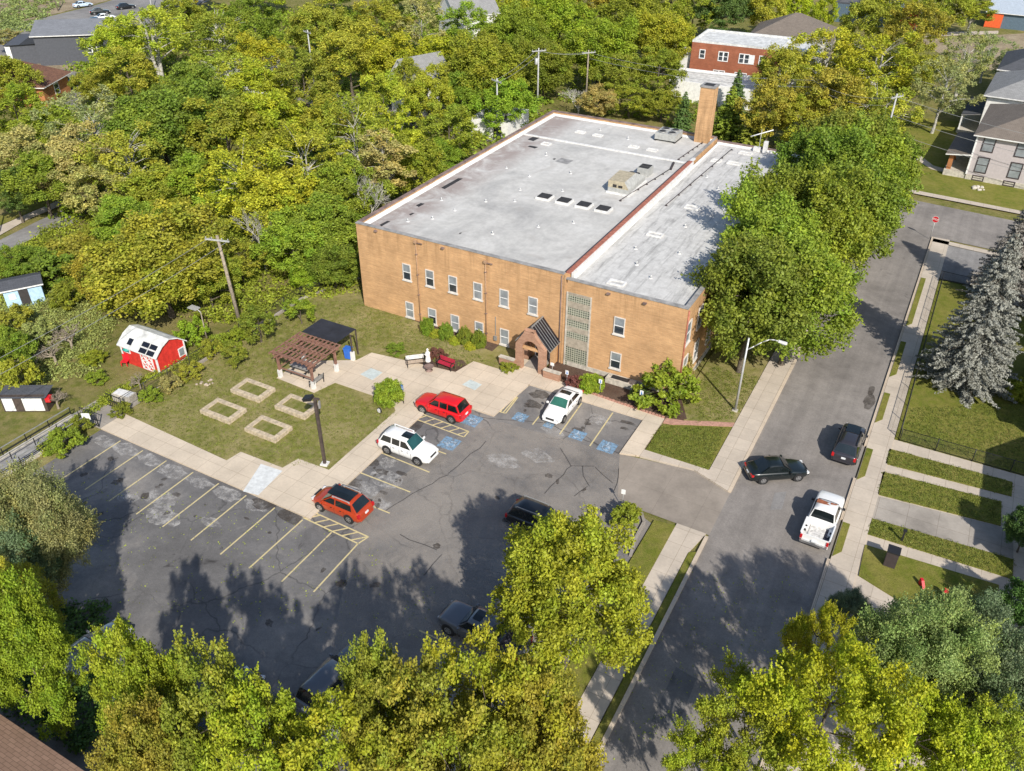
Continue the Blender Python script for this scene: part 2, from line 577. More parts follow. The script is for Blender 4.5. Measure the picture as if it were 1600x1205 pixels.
# ------------------------------------------------------------------ mesh helpers
class MB:
    def __init__(s):
        s.v = []
        s.f = []
        s.mi = []
        s.mats = []
        s.uv = {}
        s.sm = []

    def m(s, name):
        if name not in s.mats:
            s.mats.append(name)
        return s.mats.index(name)

    def face(s, idx, mat, smooth=False, uv=None):
        s.f.append(tuple(idx))
        s.mi.append(s.m(mat))
        s.sm.append(smooth)
        if uv:
            s.uv[len(s.f) - 1] = uv

    def poly(s, pts, mat, smooth=False, uv=None):
        b = len(s.v)
        s.v += [tuple(p) for p in pts]
        s.face(range(b, b + len(pts)), mat, smooth, uv)

    def box(s, x0, y0, z0, x1, y1, z1, mat, mx=None):
        P = [(x0, y0, z0), (x1, y0, z0), (x1, y1, z0), (x0, y1, z0), (x0, y0, z1), (x1, y0, z1), (x1, y1, z1), (x0, y1, z1)]
        if mx:
            P = [tuple(mx @ Vector(p)) for p in P]
        b = len(s.v)
        s.v += P
        for q in ((0, 3, 2, 1), (4, 5, 6, 7), (0, 1, 5, 4), (1, 2, 6, 5), (2, 3, 7, 6), (3, 0, 4, 7)):
            s.face([b + i for i in q], mat)
        return s

    def prism(s, pts, z0, z1, mat, side=None):
        """vertical prism over a ground polygon"""
        pts = [(p[0], p[1]) for p in pts]
        ar = sum(pts[i][0] * pts[(i + 1) % len(pts)][1] - pts[(i + 1) % len(pts)][0] * pts[i][1] for i in range(len(pts)))
        if ar < 0:
            pts = pts[::-1]
        n = len(pts)
        b = len(s.v)
        s.v += [(x, y, z0) for x, y in pts] + [(x, y, z1) for x, y in pts]
        s.face([b + n + i for i in range(n)], mat)
        s.face([b + i for i in range(n)][::-1], side or mat)
        for i in range(n):
            j = (i + 1) % n
            s.face((b + i, b + j, b + n + j, b + n + i), side or mat)
        return s

    def tube(s, p0, p1, r0, r1, mat, n=8, cap=True, smooth=True):
        p0, p1 = Vector(p0), Vector(p1)
        d = (p1 - p0)
        if d.length < 1e-6:
            return s
        d.normalize()
        a = d.orthogonal().normalized()
        c = d.cross(a)
        b = len(s.v)
        for p, r in ((p0, r0), (p1, r1)):
            for i in range(n):
                t = 2 * PI * i / n
                s.v.append(tuple(p + a * (r * math.cos(t)) + c * (r * math.sin(t))))
        for i in range(n):
            j = (i + 1) % n
            s.face((b + i, b + j, b + n + j, b + n + i), mat, smooth)
        if cap:
            s.face([b + i for i in range(n)][::-1], mat)
            s.face([b + n + i for i in range(n)], mat)
        return s

    def bar(s, p0, p1, w, h, mat):
        """square timber between two points"""
        p0, p1 = Vector(p0), Vector(p1)
        d = (p1 - p0).normalized()
        up = Vector((0, 0, 1)) if abs(d.z) < .95 else Vector((0, 1, 0))
        a = d.cross(up).normalized() * (w / 2)
        c = a.cross(d).normalized() * (h / 2)
        b = len(s.v)
        for p in (p0, p1):
            for q in (-a - c, a - c, a + c, -a + c):
                s.v.append(tuple(p + q))
        for q in ((0, 1, 2, 3), (7, 6, 5, 4), (0, 4, 5, 1), (1, 5, 6, 2), (2, 6, 7, 3), (3, 7, 4, 0)):
            s.face([b + i for i in q], mat)
        return s

    def lathe(s, prof, mat, n=16, c=(0, 0), smooth=True):
        b = len(s.v)
        for r, z in prof:
            for i in range(n):
                t = 2 * PI * i / n
                s.v.append((c[0] + r * math.cos(t), c[1] + r * math.sin(t), z))
        for k in range(len(prof) - 1):
            for i in range(n):
                j = (i + 1) % n
                s.face((b + k * n + i, b + k * n + j, b + (k + 1) * n + j, b + (k + 1) * n + i), mat, smooth)
        s.face([b + i for i in range(n)][::-1], mat)
        s.face([b + (len(prof) - 1) * n + i for i in range(n)], mat)
        return s

    def build(s, name, parent=None, bevel=0, loc=None, rz=0):
        me = bpy.data.meshes.new(name)
        me.from_pydata(s.v, [], s.f)
        for n_ in s.mats:
            me.materials.append(M[n_])
        me.polygons.foreach_set('material_index', s.mi)
        me.polygons.foreach_set('use_smooth', s.sm)
        if s.uv:
            u = me.uv_layers.new(name='UVMap')
            for fi, uv in s.uv.items():
                for k, li in enumerate(me.polygons[fi].loop_indices):
                    u.data[li].uv = uv[k]
        me.update()
        o = bpy.data.objects.new(name, me)
        col.objects.link(o)
        if parent:
            o.parent = parent
        if loc:
            o.location = loc
        o.rotation_euler.z = rz
        if bevel:
            bv = o.modifiers.new('bevel', 'BEVEL')
            bv.width = bevel
            bv.segments = 2
            bv.limit_method = 'ANGLE'
        return o


def tag(o, label=None, cat=None, group=None, kind=None):
    if label:
        o['label'] = label
    if cat:
        o['category'] = cat
    if group:
        o['group'] = group
    if kind:
        o['kind'] = kind
    return o


def empty(name, loc, rz=0, label=None, cat=None, group=None):
    o = bpy.data.objects.new(name, None)
    o.empty_display_size = .3
    col.objects.link(o)
    o.location = loc
    o.rotation_euler.z = rz
    return tag(o, label, cat, group)


def kids(o):
    return [c for c in bpy.data.objects if c.parent == o]


def copy_tree(o, parent=None):
    c = o.copy()
    col.objects.link(c)
    if parent is not None:
        c.parent = parent
    for ch in kids(o):
        copy_tree(ch, c)
    return c


def struct(name, mb, **kw):
    o = mb.build(name, **kw)
    o['kind'] = 'structure'
    return o


def P(*px, z=0.0):
    return [G(a, b, z) for a, b in px]


exec_sections = True

# ================================================================== GROUND
KZ, LZ = .13, .10          # top of pavements, top of lawns
g = MB()
N = 40
xs = [-420 + i * 840 / N for i in range(N + 1)]
ys = [-200 + i * 840 / N for i in range(N + 1)]
g.poly([(-500, -220, -.06), (450, -220, -.06), (450, 700, -.06), (-500, 700, -.06)], 'grass_rough')
struct('ground', g)

g = MB()
g.poly([(x, y, 0.0) for x, y in [(-6, -47), (36.4, -47), (36.4, -15.4), (33.6, -14.2), (31.5, -9.3), (31.5, -4.4), (21.0, -4.4), (20.6, -9.9), (15.4, -9.9), (15.4, -26.7), (-6, -26.7)]], 'asphalt_lot')
struct('parking_lot', g)
g = MB()
g.poly([(x, y, -.004) for x, y in [(40.3, -70), (48, -70), (48, 46.3), (75, 44.6), (240, 34), (240, 46), (75, 54.6), (43, 57.6), (-60, 61), (-60, 53), (40.3, 47.5)]], 'asphalt_street')
struct('street', g)
g = MB()
g.poly([(x, y, .004) for x, y in [(31.5, -9.35), (34, -8.95), (37.2, -8.5), (40.32, -9.6), (40.32, -14.6), (34.4, -14.5), (33.3, -14.0)]], 'driveway_mat')
struct('driveway', g)

# pavements round the lot -------------------------------------------------
g = MB()
g.prism([(-6, -26.7), (15.4, -26.7), (15.4, -11.2), (17.0, -11.2), (17.0, -9.9), (20.6, -9.9), (21.0, -4.4), (31.5, -4.4), (31.5, -9.4), (33.0, -8.9), (33.0, -3.45), (24.2, -2.75), (21.4, -2.6), (20.9, -1.0), (18.5, -1.0), (18.3, -3.6), (14.9, -3.6), (14.4, -5.9), (6.0, -6.9), (5.6, -8.6), (1.2, -11.2), (1.3, -14.3), (5.6, -14.5), (6.2, -12.4), (12.3, -12.4), (13.2, -13.3), (13.2, -21.9), (10.3, -22.0), (10.0, -23.4), (5.9, -23.5), (5.7, -24.8), (-6, -24.4)], -.05, KZ, 'sidewalk', 'curb_mat')
struct('sidewalk', g)
g = MB()
zz = KZ + .004
for q in (P((380, 770), (408, 727), (442, 738), (404, 776)), P((563, 587), (580, 577), (598, 584), (582, 596)), P((722, 603), (735, 595), (753, 603), (742, 612))):
    g.poly([(p.x, p.y, zz) for p in q][::-1], 'patch_white' if not g.f else 'patch_blue')
o = struct('pavement_repair_patch', g)

g = MB()
g.prism([(38.15, 61), (38.15, -8.3), (37.3, -8.55), (33.0, -8.95), (33.0, -8.1), (37.1, -8.1), (38.15, -7.4)], -.05, .05, 'sidewalk')
g.v, g.f, g.mi, g.sm = [], [], [], []
g.prism([(38.2, -8.0), (38.2, 46.5), (40.1, 46.5), (40.1, -9.6), (37.2, -8.5), (33.0, -8.95), (33.0, -8.05)], -.05, KZ, 'sidewalk_street')
struct('sidewalk', g)
g = MB()
g.prism([(38.0, -14.6), (40.1, -14.6), (39.6, -17.0), (39.55, -60), (38.1, -60)], -.05, .06, 'sidewalk_street')
struct('sidewalk', g)
g = MB()
g.prism([(39.65, -16.9), (40.1, -16.6), (40.1, -60), (39.65, -60)], -.05, .09, 'grass_green')
struct('grass_verge', g)
g = MB()
for a, b in ((-9.6, 46.5), (-60, -14.9)):
    g.box(40.12, a, -.06, 40.36, b, .14, 'curb_mat')
struct('kerb', g)
# right side of the street
g = MB()
for a, b in ((-60, -13.0), (-8.6, -3.6), (.9, 46)):
    g.box(47.9, a, -.06, 48.08, b, .14, 'curb_mat')
struct('kerb', g)
g = MB()
g.box(48.1, -60, -.05, 49.85, 46, KZ, 'sidewalk_street')
struct('sidewalk', g)
for a, b in ((-12.4, -8.9), (-3.5, .6), (4.6, 9.3), (12.3, 19.0), (22.5, 34.0)):
    g = MB()
    g.prism([(48.14, a - .25), (48.62, a + .5), (48.62, b), (48.14, b)], 0, KZ + .03, 'grass_green')
    struct('grass_verge', g)
# lawns
g = MB()
g.prism([(-6.1, -24.4), (5.7, -24.75), (5.9, -23.5), (10.0, -23.4), (10.3, -22.0), (13.2, -21.9), (13.2, -13.3), (12.3, -12.4), (6.2, -12.4), (5.6, -14.5), (1.3, -14.3), (1.2, -11.2), (5.6, -8.6), (6.0, -6.9), (14.4, -5.9), (14.9, -3.6), (18.3, -3.6), (18.5, 0.1), (0.2, .1), (0, 6), (-4.4, 6), (-6.1, -2)], -.05, LZ, 'grass_lawn')
struct('lawn', g)
g = MB()
g.prism([(33.1, -8.05), (38.15, -8.0), (38.15, -1.75), (36, -2.6), (33.1, -4.4)], -.05, LZ, 'grass_green')
struct('lawn', g)
g = MB()
g.prism([(32.9, 41), (38.15, 46), (38.15, -1.2), (35.8, -2.2), (33.0, -3.2), (33.4, 0)], -.05, LZ, 'grass_lawn')
struct('lawn', g)
g = MB()
g.prism([(36.5, -15.1), (38.0, -14.9), (38.0, -60), (36.5, -60)], -.05, LZ, 'grass_green')
struct('lawn', g)
g = MB()
g.prism([(24.2, -2.7), (33.1, -3.35), (34.6, -2.6), (33.2, -.0), (21.0, .05), (21.4, -2.5)], -.05, LZ + .02, 'mulch')
struct('planting_bed', g)
g = MB()
g.prism([(-.6 + 0, -0.8), (15.5, -1.3), (15.5, .05), (5.0, .05)][1:] , -.05, LZ + .01, 'mulch')
struct('planting_bed', g)
g = MB()
g.prism([(9.6, -6.45), (14.45, -5.85), (14.7, -4.4), (14.0, -3.9), (11.4, -4.6), (9.2, -5.5)], -.05, LZ + .008, 'mulch')
struct('planting_bed', g)
# brick edging and path
g = MB()
pts = [(23.6, -2.72), (26, -3.05), (28.5, -3.2), (31, -3.3), (33.0, -3.35)]
for i in range(len(pts) - 1):
    a, b = pts[i], pts[i + 1]
    n = int(math.hypot(b[0] - a[0], b[1] - a[1]) / .27)
    for k in range(n):
        t = k / n
        g.box(a[0] + (b[0] - a[0]) * t, a[1] + (b[1] - a[1]) * t - .12, .1, a[0] + (b[0] - a[0]) * t + .22, a[1] + (b[1] - a[1]) * t + .1, .2 + random.Random(k + i * 50).uniform(-.02, .03), 'brick_edging')
struct('brick_edging', g)
g = MB()
g.prism([(33.05, -3.9), (34.5, -3.55), (36.2, -2.75), (38.17, -1.8), (38.17, -1.2), (36.0, -2.15), (34.4, -2.95), (33.05, -3.3)], -.05, KZ - .005, 'brick_path')
struct('brick_path', g)
# side yards on the right of the street
U = lambda *px: [(p.x, p.y) for p in P(*px)]
g = MB()
g.box(49.85, -36, -.05, 130, 2.9, .05, 'sidewalk_street')
struct('paved_yard', g)
for i, q in enumerate([[(1389, 703), (1581, 755), (1580, 777), (1383, 726)], [(1379, 739), (1564, 786), (1563, 823), (1371, 774)],
          [(1362, 812), (1583, 876), (1581, 906), (1355, 836)], [(1351, 853), (1560, 916), (1556, 965), (1500, 1000), (1341, 901)]]):
    g = MB()
    g.prism(U(*q), 0, LZ + .03, 'grass_green')
    struct('lawn', g)
g = MB()
g.poly([(p.x, p.y, .056) for p in P((1371, 776), (1563, 824), (1583, 835), (1583, 874), (1362, 812))][::-1], 'old_concrete')
struct('driveway', g)
g = MB()
g.box(49.9, 3.05, -.05, 130, 22.5, .10, 'grass_green')
g.box(49.9, 22.5, -.05, 130, 34.5, .104, 'grass_green')
struct('lawn', g)
g = MB()
g.box(49.85, 35.0, -.04, 56, 45.2, .06, 'asphalt_far')
struct('parking_pad', g)
g = MB()
g.poly([(x, y, KZ) for x, y in [(47.9, 45.6), (57.2, 44.9), (75, 43.6), (75, 42.4), (57, 43.8), (48.1, 44.6)]], 'sidewalk_street')
g.poly([(x, y, KZ) for x, y in [(43.5, 59.6), (57.2, 58.7), (95, 55.5), (95, 56.7), (57.2, 59.9), (43.5, 60.9)]], 'sidewalk_street')
struct('sidewalk', g)
g = MB()
g.prism([(40, 60.9), (57.2, 59.9), (95, 56.9), (120, 80), (80, 100), (30, 95)], -.05, .1, 'grass_green')
struct('lawn', g)
g = MB()
g.poly([(p.x, p.y, .115) for p in P((1418, 238), (1440, 246), (1458, 260), (1487, 268), (1482, 272), (1455, 266), (1434, 252), (1418, 245))], 'sidewalk_street')
struct('footpath', g)
# left: strip of brown verge, kerb wall, far roads -----------------------------
g = MB()
g.box(-6.75, -47, -.06, -6.0, -26.5, .09, 'grass_lawn')
struct('grass_verge', g)
g = MB()
g.poly([(p.x, p.y, 0.01) for p in P((-30, 52), (60, 30), (150, 8), (260, -25), (420, -90), (520, -80), (330, 0), (250, 32), (110, 70), (0, 102), (-60, 112))], 'asphalt_far')
struct('road', g)
g = MB()
g.poly([(p.x, p.y, -.02) for p in P((-40, -20), (120, -60), (300, -90), (260, -27), (150, 6), (60, 28), (-30, 50))], 'bare_earth')
g.poly([(p.x, p.y, -.016) for p in P((60, 62), (20, 92), (55, 135), (128, 112), (135, 100), (95, 100))], 'bare_earth')
struct('bare_ground', g)
g = MB()
g.poly([(p.x, p.y, .012) for p in P((96, 108), (140, 118), (118, 168), (84, 172), (108, 130))], 'asphalt_far')
struct('driveway', g)
g = MB()
g.poly([(p.x, p.y, .0) for p in P((-20, 385), (60, 345), (105, 325), (150, 318), (125, 345), (40, 378), (0, 400))], 'asphalt_far')
struct('road', g)
g = MB()
g.poly([(p.x, p.y, .03) for p in P((-20, 362), (95, 312), (104, 318), (40, 345), (0, 368), (-20, 377))], 'sidewalk_street')
struct('sidewalk', g)
g = MB()
g.poly([(p.x, p.y, .0) for p in P((-40, 352), (100, 300), (95, 311), (0, 352))], 'grass_green')
struct('lawn', g)
g = MB()
g.poly([(p.x, p.y, -.03) for p in P((1430, 62), (1600, 52), (1700, 60), (1700, 120), (1560, 112), (1480, 90))], 'bare_earth')
g.poly([(p.x, p.y, -.02) for p in P((1440, 58), (1480, 50), (1560, 48), (1560, 53), (1480, 56))], 'sidewalk_street')
struct('bare_ground', g)

# painted markings --------------------------------------------------------
MZ = .004


def strip(mb, a, b, w_, mat='line_yellow', z=MZ):
    a, b = Vector((a[0], a[1], 0)), Vector((b[0], b[1], 0))
    d = (b - a).normalized()
    n = Vector((-d.y, d.x, 0)) * w_ / 2
    mb.poly([(p.x, p.y, z) for p in (a - n, b - n, b + n, a + n)], mat)


g = MB()
for x in (-3.45, -.95, 1.6, 4.4, 7.0, 9.7, 12.4, 14.95):
    strip(g, (x, -26.95), (x - .05, -32.2), .11)
strip(g, G(518, 832), G(440, 909), .11)
strip(g, G(559, 850), G(490, 925), .11)
for a, b in (((556, 736), (641, 769)), ((588, 704.5), (671, 738)), ((679, 703), (697, 709.5)), ((573, 787.5), (609, 802)), ((909, 630), (874.5, 678.6)), ((957.5, 645), (921.6, 697)), ((843, 650), (832, 663.6))):
    strip(g, G(*a), G(*b), .11)
for x in range(6):
    strip(g, (27.3 - 2.7 * 0 + x * 0 + 0, -45.0), (27.3, -45.05), .1)
strip(g, (19.0, -40.2), (18.4, -35.5), .1) if False else None
strip(g, G(205, 1025), G(222, 1012), .1)
strip(g, G(655, 985), G(705, 1008), .1)


def hatch(quad, n, wob=.42, line=.11):
    A, B, C, D = [G(*p) for p in quad]      # near-left, near-right, far-right, far-left (A-B and D-C are the long edges)
    for p, q in ((A, B), (B, C), (C, D), (D, A)):
        strip(g, p, q, line)
    for k in range(n):
        t0 = (k + .1) / n
        t1 = t0 + wob / n * 1.6
        p = A.lerp(B, min(t0 + .02, 1))
        q = D.lerp(C, min(t1 + .03, 1))
        strip(g, p, q, line, z=MZ + .002)


hatch([(474, 809), (559.6, 849.6), (575.6, 839), (487, 799)], 6)
hatch([(647, 654), (725, 683), (732.5, 674.4), (655, 645)], 6)
hatch([(776, 642), (790, 646), (809, 621), (797, 618)], 3, .2)
struct('parking_lines', g)
g = MB()


def isa(c, s, rot):
    """painted access stall square with the wheelchair symbol"""
    m = Matrix.Translation(c) @ Matrix.Rotation(rot, 4, 'Z')
    q = [m @ Vector(p) for p in ((-s, -s, MZ), (s, -s, MZ), (s, s, MZ), (-s, s, MZ))]
    g.poly(q, 'stall_blue')

    def st(a, b, w_=.13):
        a, b = m @ Vector((a[0] * s, a[1] * s, 0)), m @ Vector((b[0] * s, b[1] * s, 0))
        strip(g, a, b, w_, 'stall_white', MZ * 2)
    st((-.15, .55), (-.1, 0))
    st((-.1, .25), (.25, .25))
    st((-.1, 0), (.3, 0))
    st((.3, 0), (.45, -.5))
    st((.45, -.5), (.6, -.5))
    pr = None
    for k in range(11):
        t = R_(110 + k * 24)
        pt = (-.05 + .42 * math.cos(t), -.22 + .42 * math.sin(t))
        if pr:
            st(pr, pt, .11)
        pr = pt
    hc = [m @ Vector((-.17 * s + .14 * s * math.cos(t * PI / 4), .72 * s + .14 * s * math.sin(t * PI / 4), MZ * 2)) for t in range(8)]
    g.poly(hc, 'stall_white')


isa(G(737, 657), .72, R_(90))
isa(G(702, 693), .72, R_(90))
isa(G(813, 652), .55, 0)
isa(G(902.7, 680), .6, 0)
isa(G(949, 698.5), .68, 0)
isa(G(858, 664), .4, 0)
struct('accessible_stall_marks', g)
g = MB()
rr = random.Random(5)


def blot(c, r, ry=1.0, z=.003, mat='tar_patch', rot=0):
    n = 14
    pts = []
    for k in range(n):
        t = 2 * PI * k / n
        rad = r * rr.uniform(.7, 1.15)
        x, y = rad * math.cos(t), rad * ry * math.sin(t)
        pts.append((c[0] + x * math.cos(rot) - y * math.sin(rot), c[1] + x * math.sin(rot) + y * math.cos(rot), z))
    g.poly(pts, mat)


for (px, py, r, ry) in ((843, 617, .9, .7), (833, 632, .8, .8), (645, 664, 1.0, .7), (577, 720, 1.1, .6), (548, 752, 1.0, .6), (412, 788, 1.1, .5), (452, 808, 1.2, .5), (597, 738, .6, .6), (902, 672, .6, .5), (980, 660, .7, .3), (600, 770, .4, .4), (385, 810, .3, .3), (628, 740, .5, .4)):
    blot(G(px, py), r, ry)
for (px, py, r, ry) in ((1358, 628, 1.3, .35), (1362, 610, 1.0, .3)):
    blot(G(px, py), r, ry, rot=R_(90))
for k in range(46):
    if k < 16:
        c_ = (rr.choice([-2.2, .3, 3.0, 5.7, 8.3, 11.0, 13.7]) + rr.uniform(-.5, .5), rr.uniform(-31.5, -28.2))
    elif k < 26:
        c_ = (rr.uniform(15.9, 19), rr.choice([-22.8, -20.2, -14.6, -17.0]) + rr.uniform(-.5, .5))
    elif k < 32:
        c_ = (rr.choice([22.4, 27.8, 30.2]) + rr.uniform(-.4, .4), rr.uniform(-8, -5))
    else:
        c_ = (rr.uniform(19, 34), rr.uniform(-36, -12))
    blot(c_, rr.uniform(.12, .42), rr.uniform(.4, 1), .0042 + k * .00006, rot=rr.uniform(0, 3))
struct('oil_stains', g)
g = MB()
zi = 0
for (x, y, r, ry) in ((-4.5, -27.6, 1.2, .5), (-2.2, -27.5, 1.4, .5), (.3, -27.5, 1.3, .5), (2.9, -27.6, 1.5, .5), (5.6, -27.5, 1.3, .45), (8.4, -27.5, 1.3, .5), (11, -27.4, 1.2, .45), (4.6, -30.2, 1.4, .7), (2.2, -31.2, 1.1, .6), (6.2, -31.4, 1.5, .6),
                      (9.4, -30.2, 1.0, .5), (16.6, -22.4, 1.2, .9), (17.4, -20.6, 1.3, .8), (16.5, -19.0, .9, .8), (18.6, -23.0, 1.0, .6), (28.3, -6.0, 1.0, .8), (25.6, -9.2, 1.1, .5), (24.0, -14.5, 1.6, .6), (26.0, -12.6, 1.4, .6)):
    zi += 1
    blot((x, y), r, ry, .0012 + zi * .00007, 'pale_wear')
struct('worn_asphalt', g)
g = MB()
g.poly([(17.5, -24, .001), (24.5, -36, .001), (36.35, -38, .001), (36.35, -15.45, .001), (33.62, -14.25, .001), (31.5, -9.4, .001), (21.5, -10.2, .001), (19.6, -13, .001)], 'warm_wear')
struct('worn_asphalt', g)
# long tar seams in lot
g = MB()
for path in ([(700, 645), (775, 655), (850, 660), (975, 712), (958, 768)], [(600, 800), (700, 740), (760, 690)], [(875, 700), (893, 728), (880, 742), (850, 770)], [(893, 728), (930, 730), (958, 755)], [(910, 728), (918, 760), (900, 775)], [(662, 900), (692, 866)], [(625, 835), (680, 860)]):
    pp = [G(*q) for q in path]
    for a, b in zip(pp, pp[1:]):
        n = max(2, int((b - a).length / .8))
        prev = a
        for k in range(1, n + 1):
            c = a.lerp(b, k / n) + Vector((rr.uniform(-.12, .12), rr.uniform(-.12, .12), 0))
            strip(g, prev, c, .055, 'tar', .0025)
            prev = c
struct('asphalt_cracks', g)
g = MB()
g.poly([(p.x, p.y, .002) for p in P((1203, 797), (1222, 796), (1229, 768), (1211, 770))], 'asphalt_far')
g.poly([(42.0, -30.0, .002), (43.4, -30.2, .002), (43.3, -26.2, .002), (42.0, -26.0, .002)], 'asphalt_lot')
struct('road_patch', g)
# kerbed island at the lot mouth
g = MB()
prev = None
for k in range(13):
    t = k / 12
    p = [G(975, 786), G(1001, 800), G(1006, 818), G(992, 845), G(985, 870)]
    f = t * 4
    i = min(3, int(f))
    c = p[i].lerp(p[i + 1], f - i)
    if prev is not None:
        g.bar((prev.x, prev.y, .08), (c.x, c.y, .08), .2, .22, 'old_concrete')
    prev = c
struct('kerb', g)

# ================================================================== BRICK BUILDING
B = empty('brick_building', (0, 0, 0), 0, 'large two storey tan brick building with flat white roof beside the parking lot', 'building')
W1, W2, D, H, HW = 22.0, 32.72, 41.8, 9.0, 8.62
g = MB()
g.box(0, 0, -.1, W1, D, 8.45, 'brick_tan')
g.box(W1, .01, -.1, W2, D, 8.2, 'brick_tan')
for (x0, y0, x1, y1) in ((0, 0, W1, .32), (0, D - .32, W1, D), (0, .32, .32, D - .32), (W1 - .16, .32, W1 + .16, D - .32)):
    g.box(x0, y0, 8.45, x1, y1, H - .08, 'brick_tan')
for (x0, y0, x1, y1) in ((W1 + .16, .01, W2, .33), (W1 + .16, D - .32, W2, D), (W2 - .32, .33, W2, D - .32)):
    g.box(x0, y0, 8.2, x1, y1, HW - .08, 'brick_tan')
g.box(W1 + .5, -.05, -.1, W2 + .05, .01, .55, 'limestone')
g.box(W2, .01, -.1, W2 + .05, D, .55, 'limestone')
# thin projecting pier line at the joint of the two wings
g.box(W1 - .12, -.06, -.1, W1 + .02, 0.0, 8.9, 'brick_tan')
g.build('wall', B)
g = MB()
g.box(.3, .3, 8.40, W1 - .15, D - .3, 8.52, 'roof_coating')
ro = g.build('roof', B)
g = MB()
g.box(W1 + .15, .3, 8.15, W2 - .3, D - .3, 8.27, 'roof_wing')
rw = g.build('roof', B)
g = MB()
g.box(-.04, -.05, H - .08, W1 - .2, .36, H, 'coping_grey')
g.box(W1 - .18, -.05, HW - .08, W2 + .05, .36, HW + .01, 'coping_grey')
g.box(W2 - .34, .36, HW - .08, W2 + .06, D - .34, HW, 'coping_grey')
g.box(-.05, .36, H - .08, .36, D - .36, H + .02, 'coping_brown')
g.box(-.05, D - .36, H - .08, W1, D + .05, H + .02, 'coping_brown')
g.box(W1, D - .36, HW - .08, W2 + .06, D + .05, HW + .02, 'coping_brown')
g.build('coping', B)
# white cant strips inside the parapets
g = MB()
for (pts) in (((.34, .4, H - .24), (.34, D - .4, H - .24), (.72, D - .4, 8.53), (.72, .4, 8.53)),
              ((.34, D - .36, H - .28), (W1 - .3, D - .36, H - .28), (W1 - .3, D - .75, 8.53), (.34, D - .75, 8.53)),
              ((W1 + .42, .6, HW - .0), (W1 + .42, D - .4, HW - .0), (W1 + .52, D - .4, 8.29), (W1 + .52, .6, 8.29)),
              ((W1 + .2, D - .36, HW - .1), (W2 - .36, D - .36, HW - .1), (W2 - .36, D - .6, 8.29), (W1 + .2, D - .6, 8.29))):
    g.poly(pts, 'roof_white')
g.box(.8, 32.2, 8.5, W1 - .3, 32.5, 8.64, 'roof_white')
g.build('flashing', B)
g = MB()
g.box(W1 - .14, .36, H - .08, W1 + .26, 31.9, H + .06, 'coping_red')
g.box(W1 - .30, .36, H - .3, W1 - .16, 31.9, H + .01, 'trim_dark')
g.box(W1 + .27, .5, 8.2, W1 + .42, 31.9, H - .02, 'roof_white')
g.box(W1 - .14, 31.9, H - .08, W1 + .26, 33.0, H + .05, 'roof_white')
g.box(W1 - .2, 33.0, H - .08, W1 + .1, D - .4, H + .03, 'coping_grey')
g.build('ridge_coping', B)
# roof repairs, curbs and vents
for (x, y, lx, ly) in ((1.5, 12.5, .55, 3.4), (1.6, 1.5, .4, 1.2), (1.9, 7.2, .5, .8), (2.0, 30.9, .9, 1.3), (2.6, 5.0, .3, .5), (3.2, 28.6, 1.1, .5), (7.7, 26.2, .3, .3), (9.2, 3.6, .2, .2)):
    g = MB()
    g.poly([(x, y, 8.527), (x + lx, y - .2, 8.527), (x + lx * 1.1, y + ly, 8.527), (x + .1, y + ly * .95, 8.527)], 'tar')
    g.build('tar_patch', ro)
g = MB()
g.poly([(8.3, 25.6, 8.526), (9.9, 25.4, 8.526), (10.0, 26.9, 8.526), (8.4, 27.0, 8.526)], 'coping_grey')
g.build('repair_patch', ro)


def low_curb(x, y, lx, ly, z, par):
    g = MB()
    g.box(x, y, z - .03, x + lx, y + .14, z + .13, 'roof_white')
    g.box(x, y + ly - .14, z - .03, x + lx, y + ly, z + .13, 'roof_white')
    g.box(x, y + .14, z - .03, x + .14, y + ly - .14, z + .13, 'roof_white')
    g.box(x + lx - .14, y + .14, z - .03, x + lx, y + ly - .14, z + .13, 'roof_white')
    return g.build('roof_curb', par)


for (x, y) in ((5.8, 32.9 + 3.2), (8.2, 36.0), (13.6, 34.2), (15.9, 34.2)):
    low_curb(x, y, 1.2, .8, 8.52, ro)
for (x, y) in ((24.4, 12.3), (25.1, 1.4), (25.3, 20.4), (22.9 + .5, 35.0), (25.2, 35.2), (25.4, 39.2), (3.6 + .6, 30.0)):
    low_curb(x, y, 1.5 if x > 24 else 1.1, .9, 8.27 if x > 22 else 8.52, rw if x > 22 else ro)
rr = random.Random(3)
for (x, y) in ((6, 8), (7.5, 11.5), (9, 16), (5.2, 5.2), (12, 5), (4.6, 21), (8, 20), (11.5, 23), (15, 8.5), (10, 13), (6.5, 27), (17.5, 11), (12.5, 37), (8.2, 38.4), (3.4, 9.6), (13, 17.9), (3.5, 3.5)):
    g = MB()
    g.tube((x, y, 8.5), (x, y, 8.5 + rr.uniform(.2, .4)), .07, .06, 'metal_pale', 8)
    g.tube((x, y, 8.5), (x, y, 8.56), .22, .12, 'roof_white', 10)
    g.build('vent_pipe', ro)
for (x, y) in ((26, 6), (28.5, 10), (27, 16), (24.7, 9), (29, 22), (26.8, 27), (28, 4.2), (24.6, 30)):
    g = MB()
    g.tube((x, y, 8.25), (x, y, 8.25 + rr.uniform(.2, .4)), .07, .06, 'metal_pale', 8)
    g.tube((x, y, 8.25), (x, y, 8.31), .25, .12, 'roof_white', 10)
    g.build('vent_pipe', rw)
for x in (11.5, 13.7, 15.9, 18.0):
    g = MB()
    g.box(x, 14.6, 8.5, x + 1.5, 16.0, 8.72, 'roof_white')
    s = g.build('skylight', ro)
    g = MB()
    g.box(x + .14, 14.74, 8.72, x + 1.36, 15.86, 8.80, 'tar')
    g.build('skylight_pane', ro).parent = s
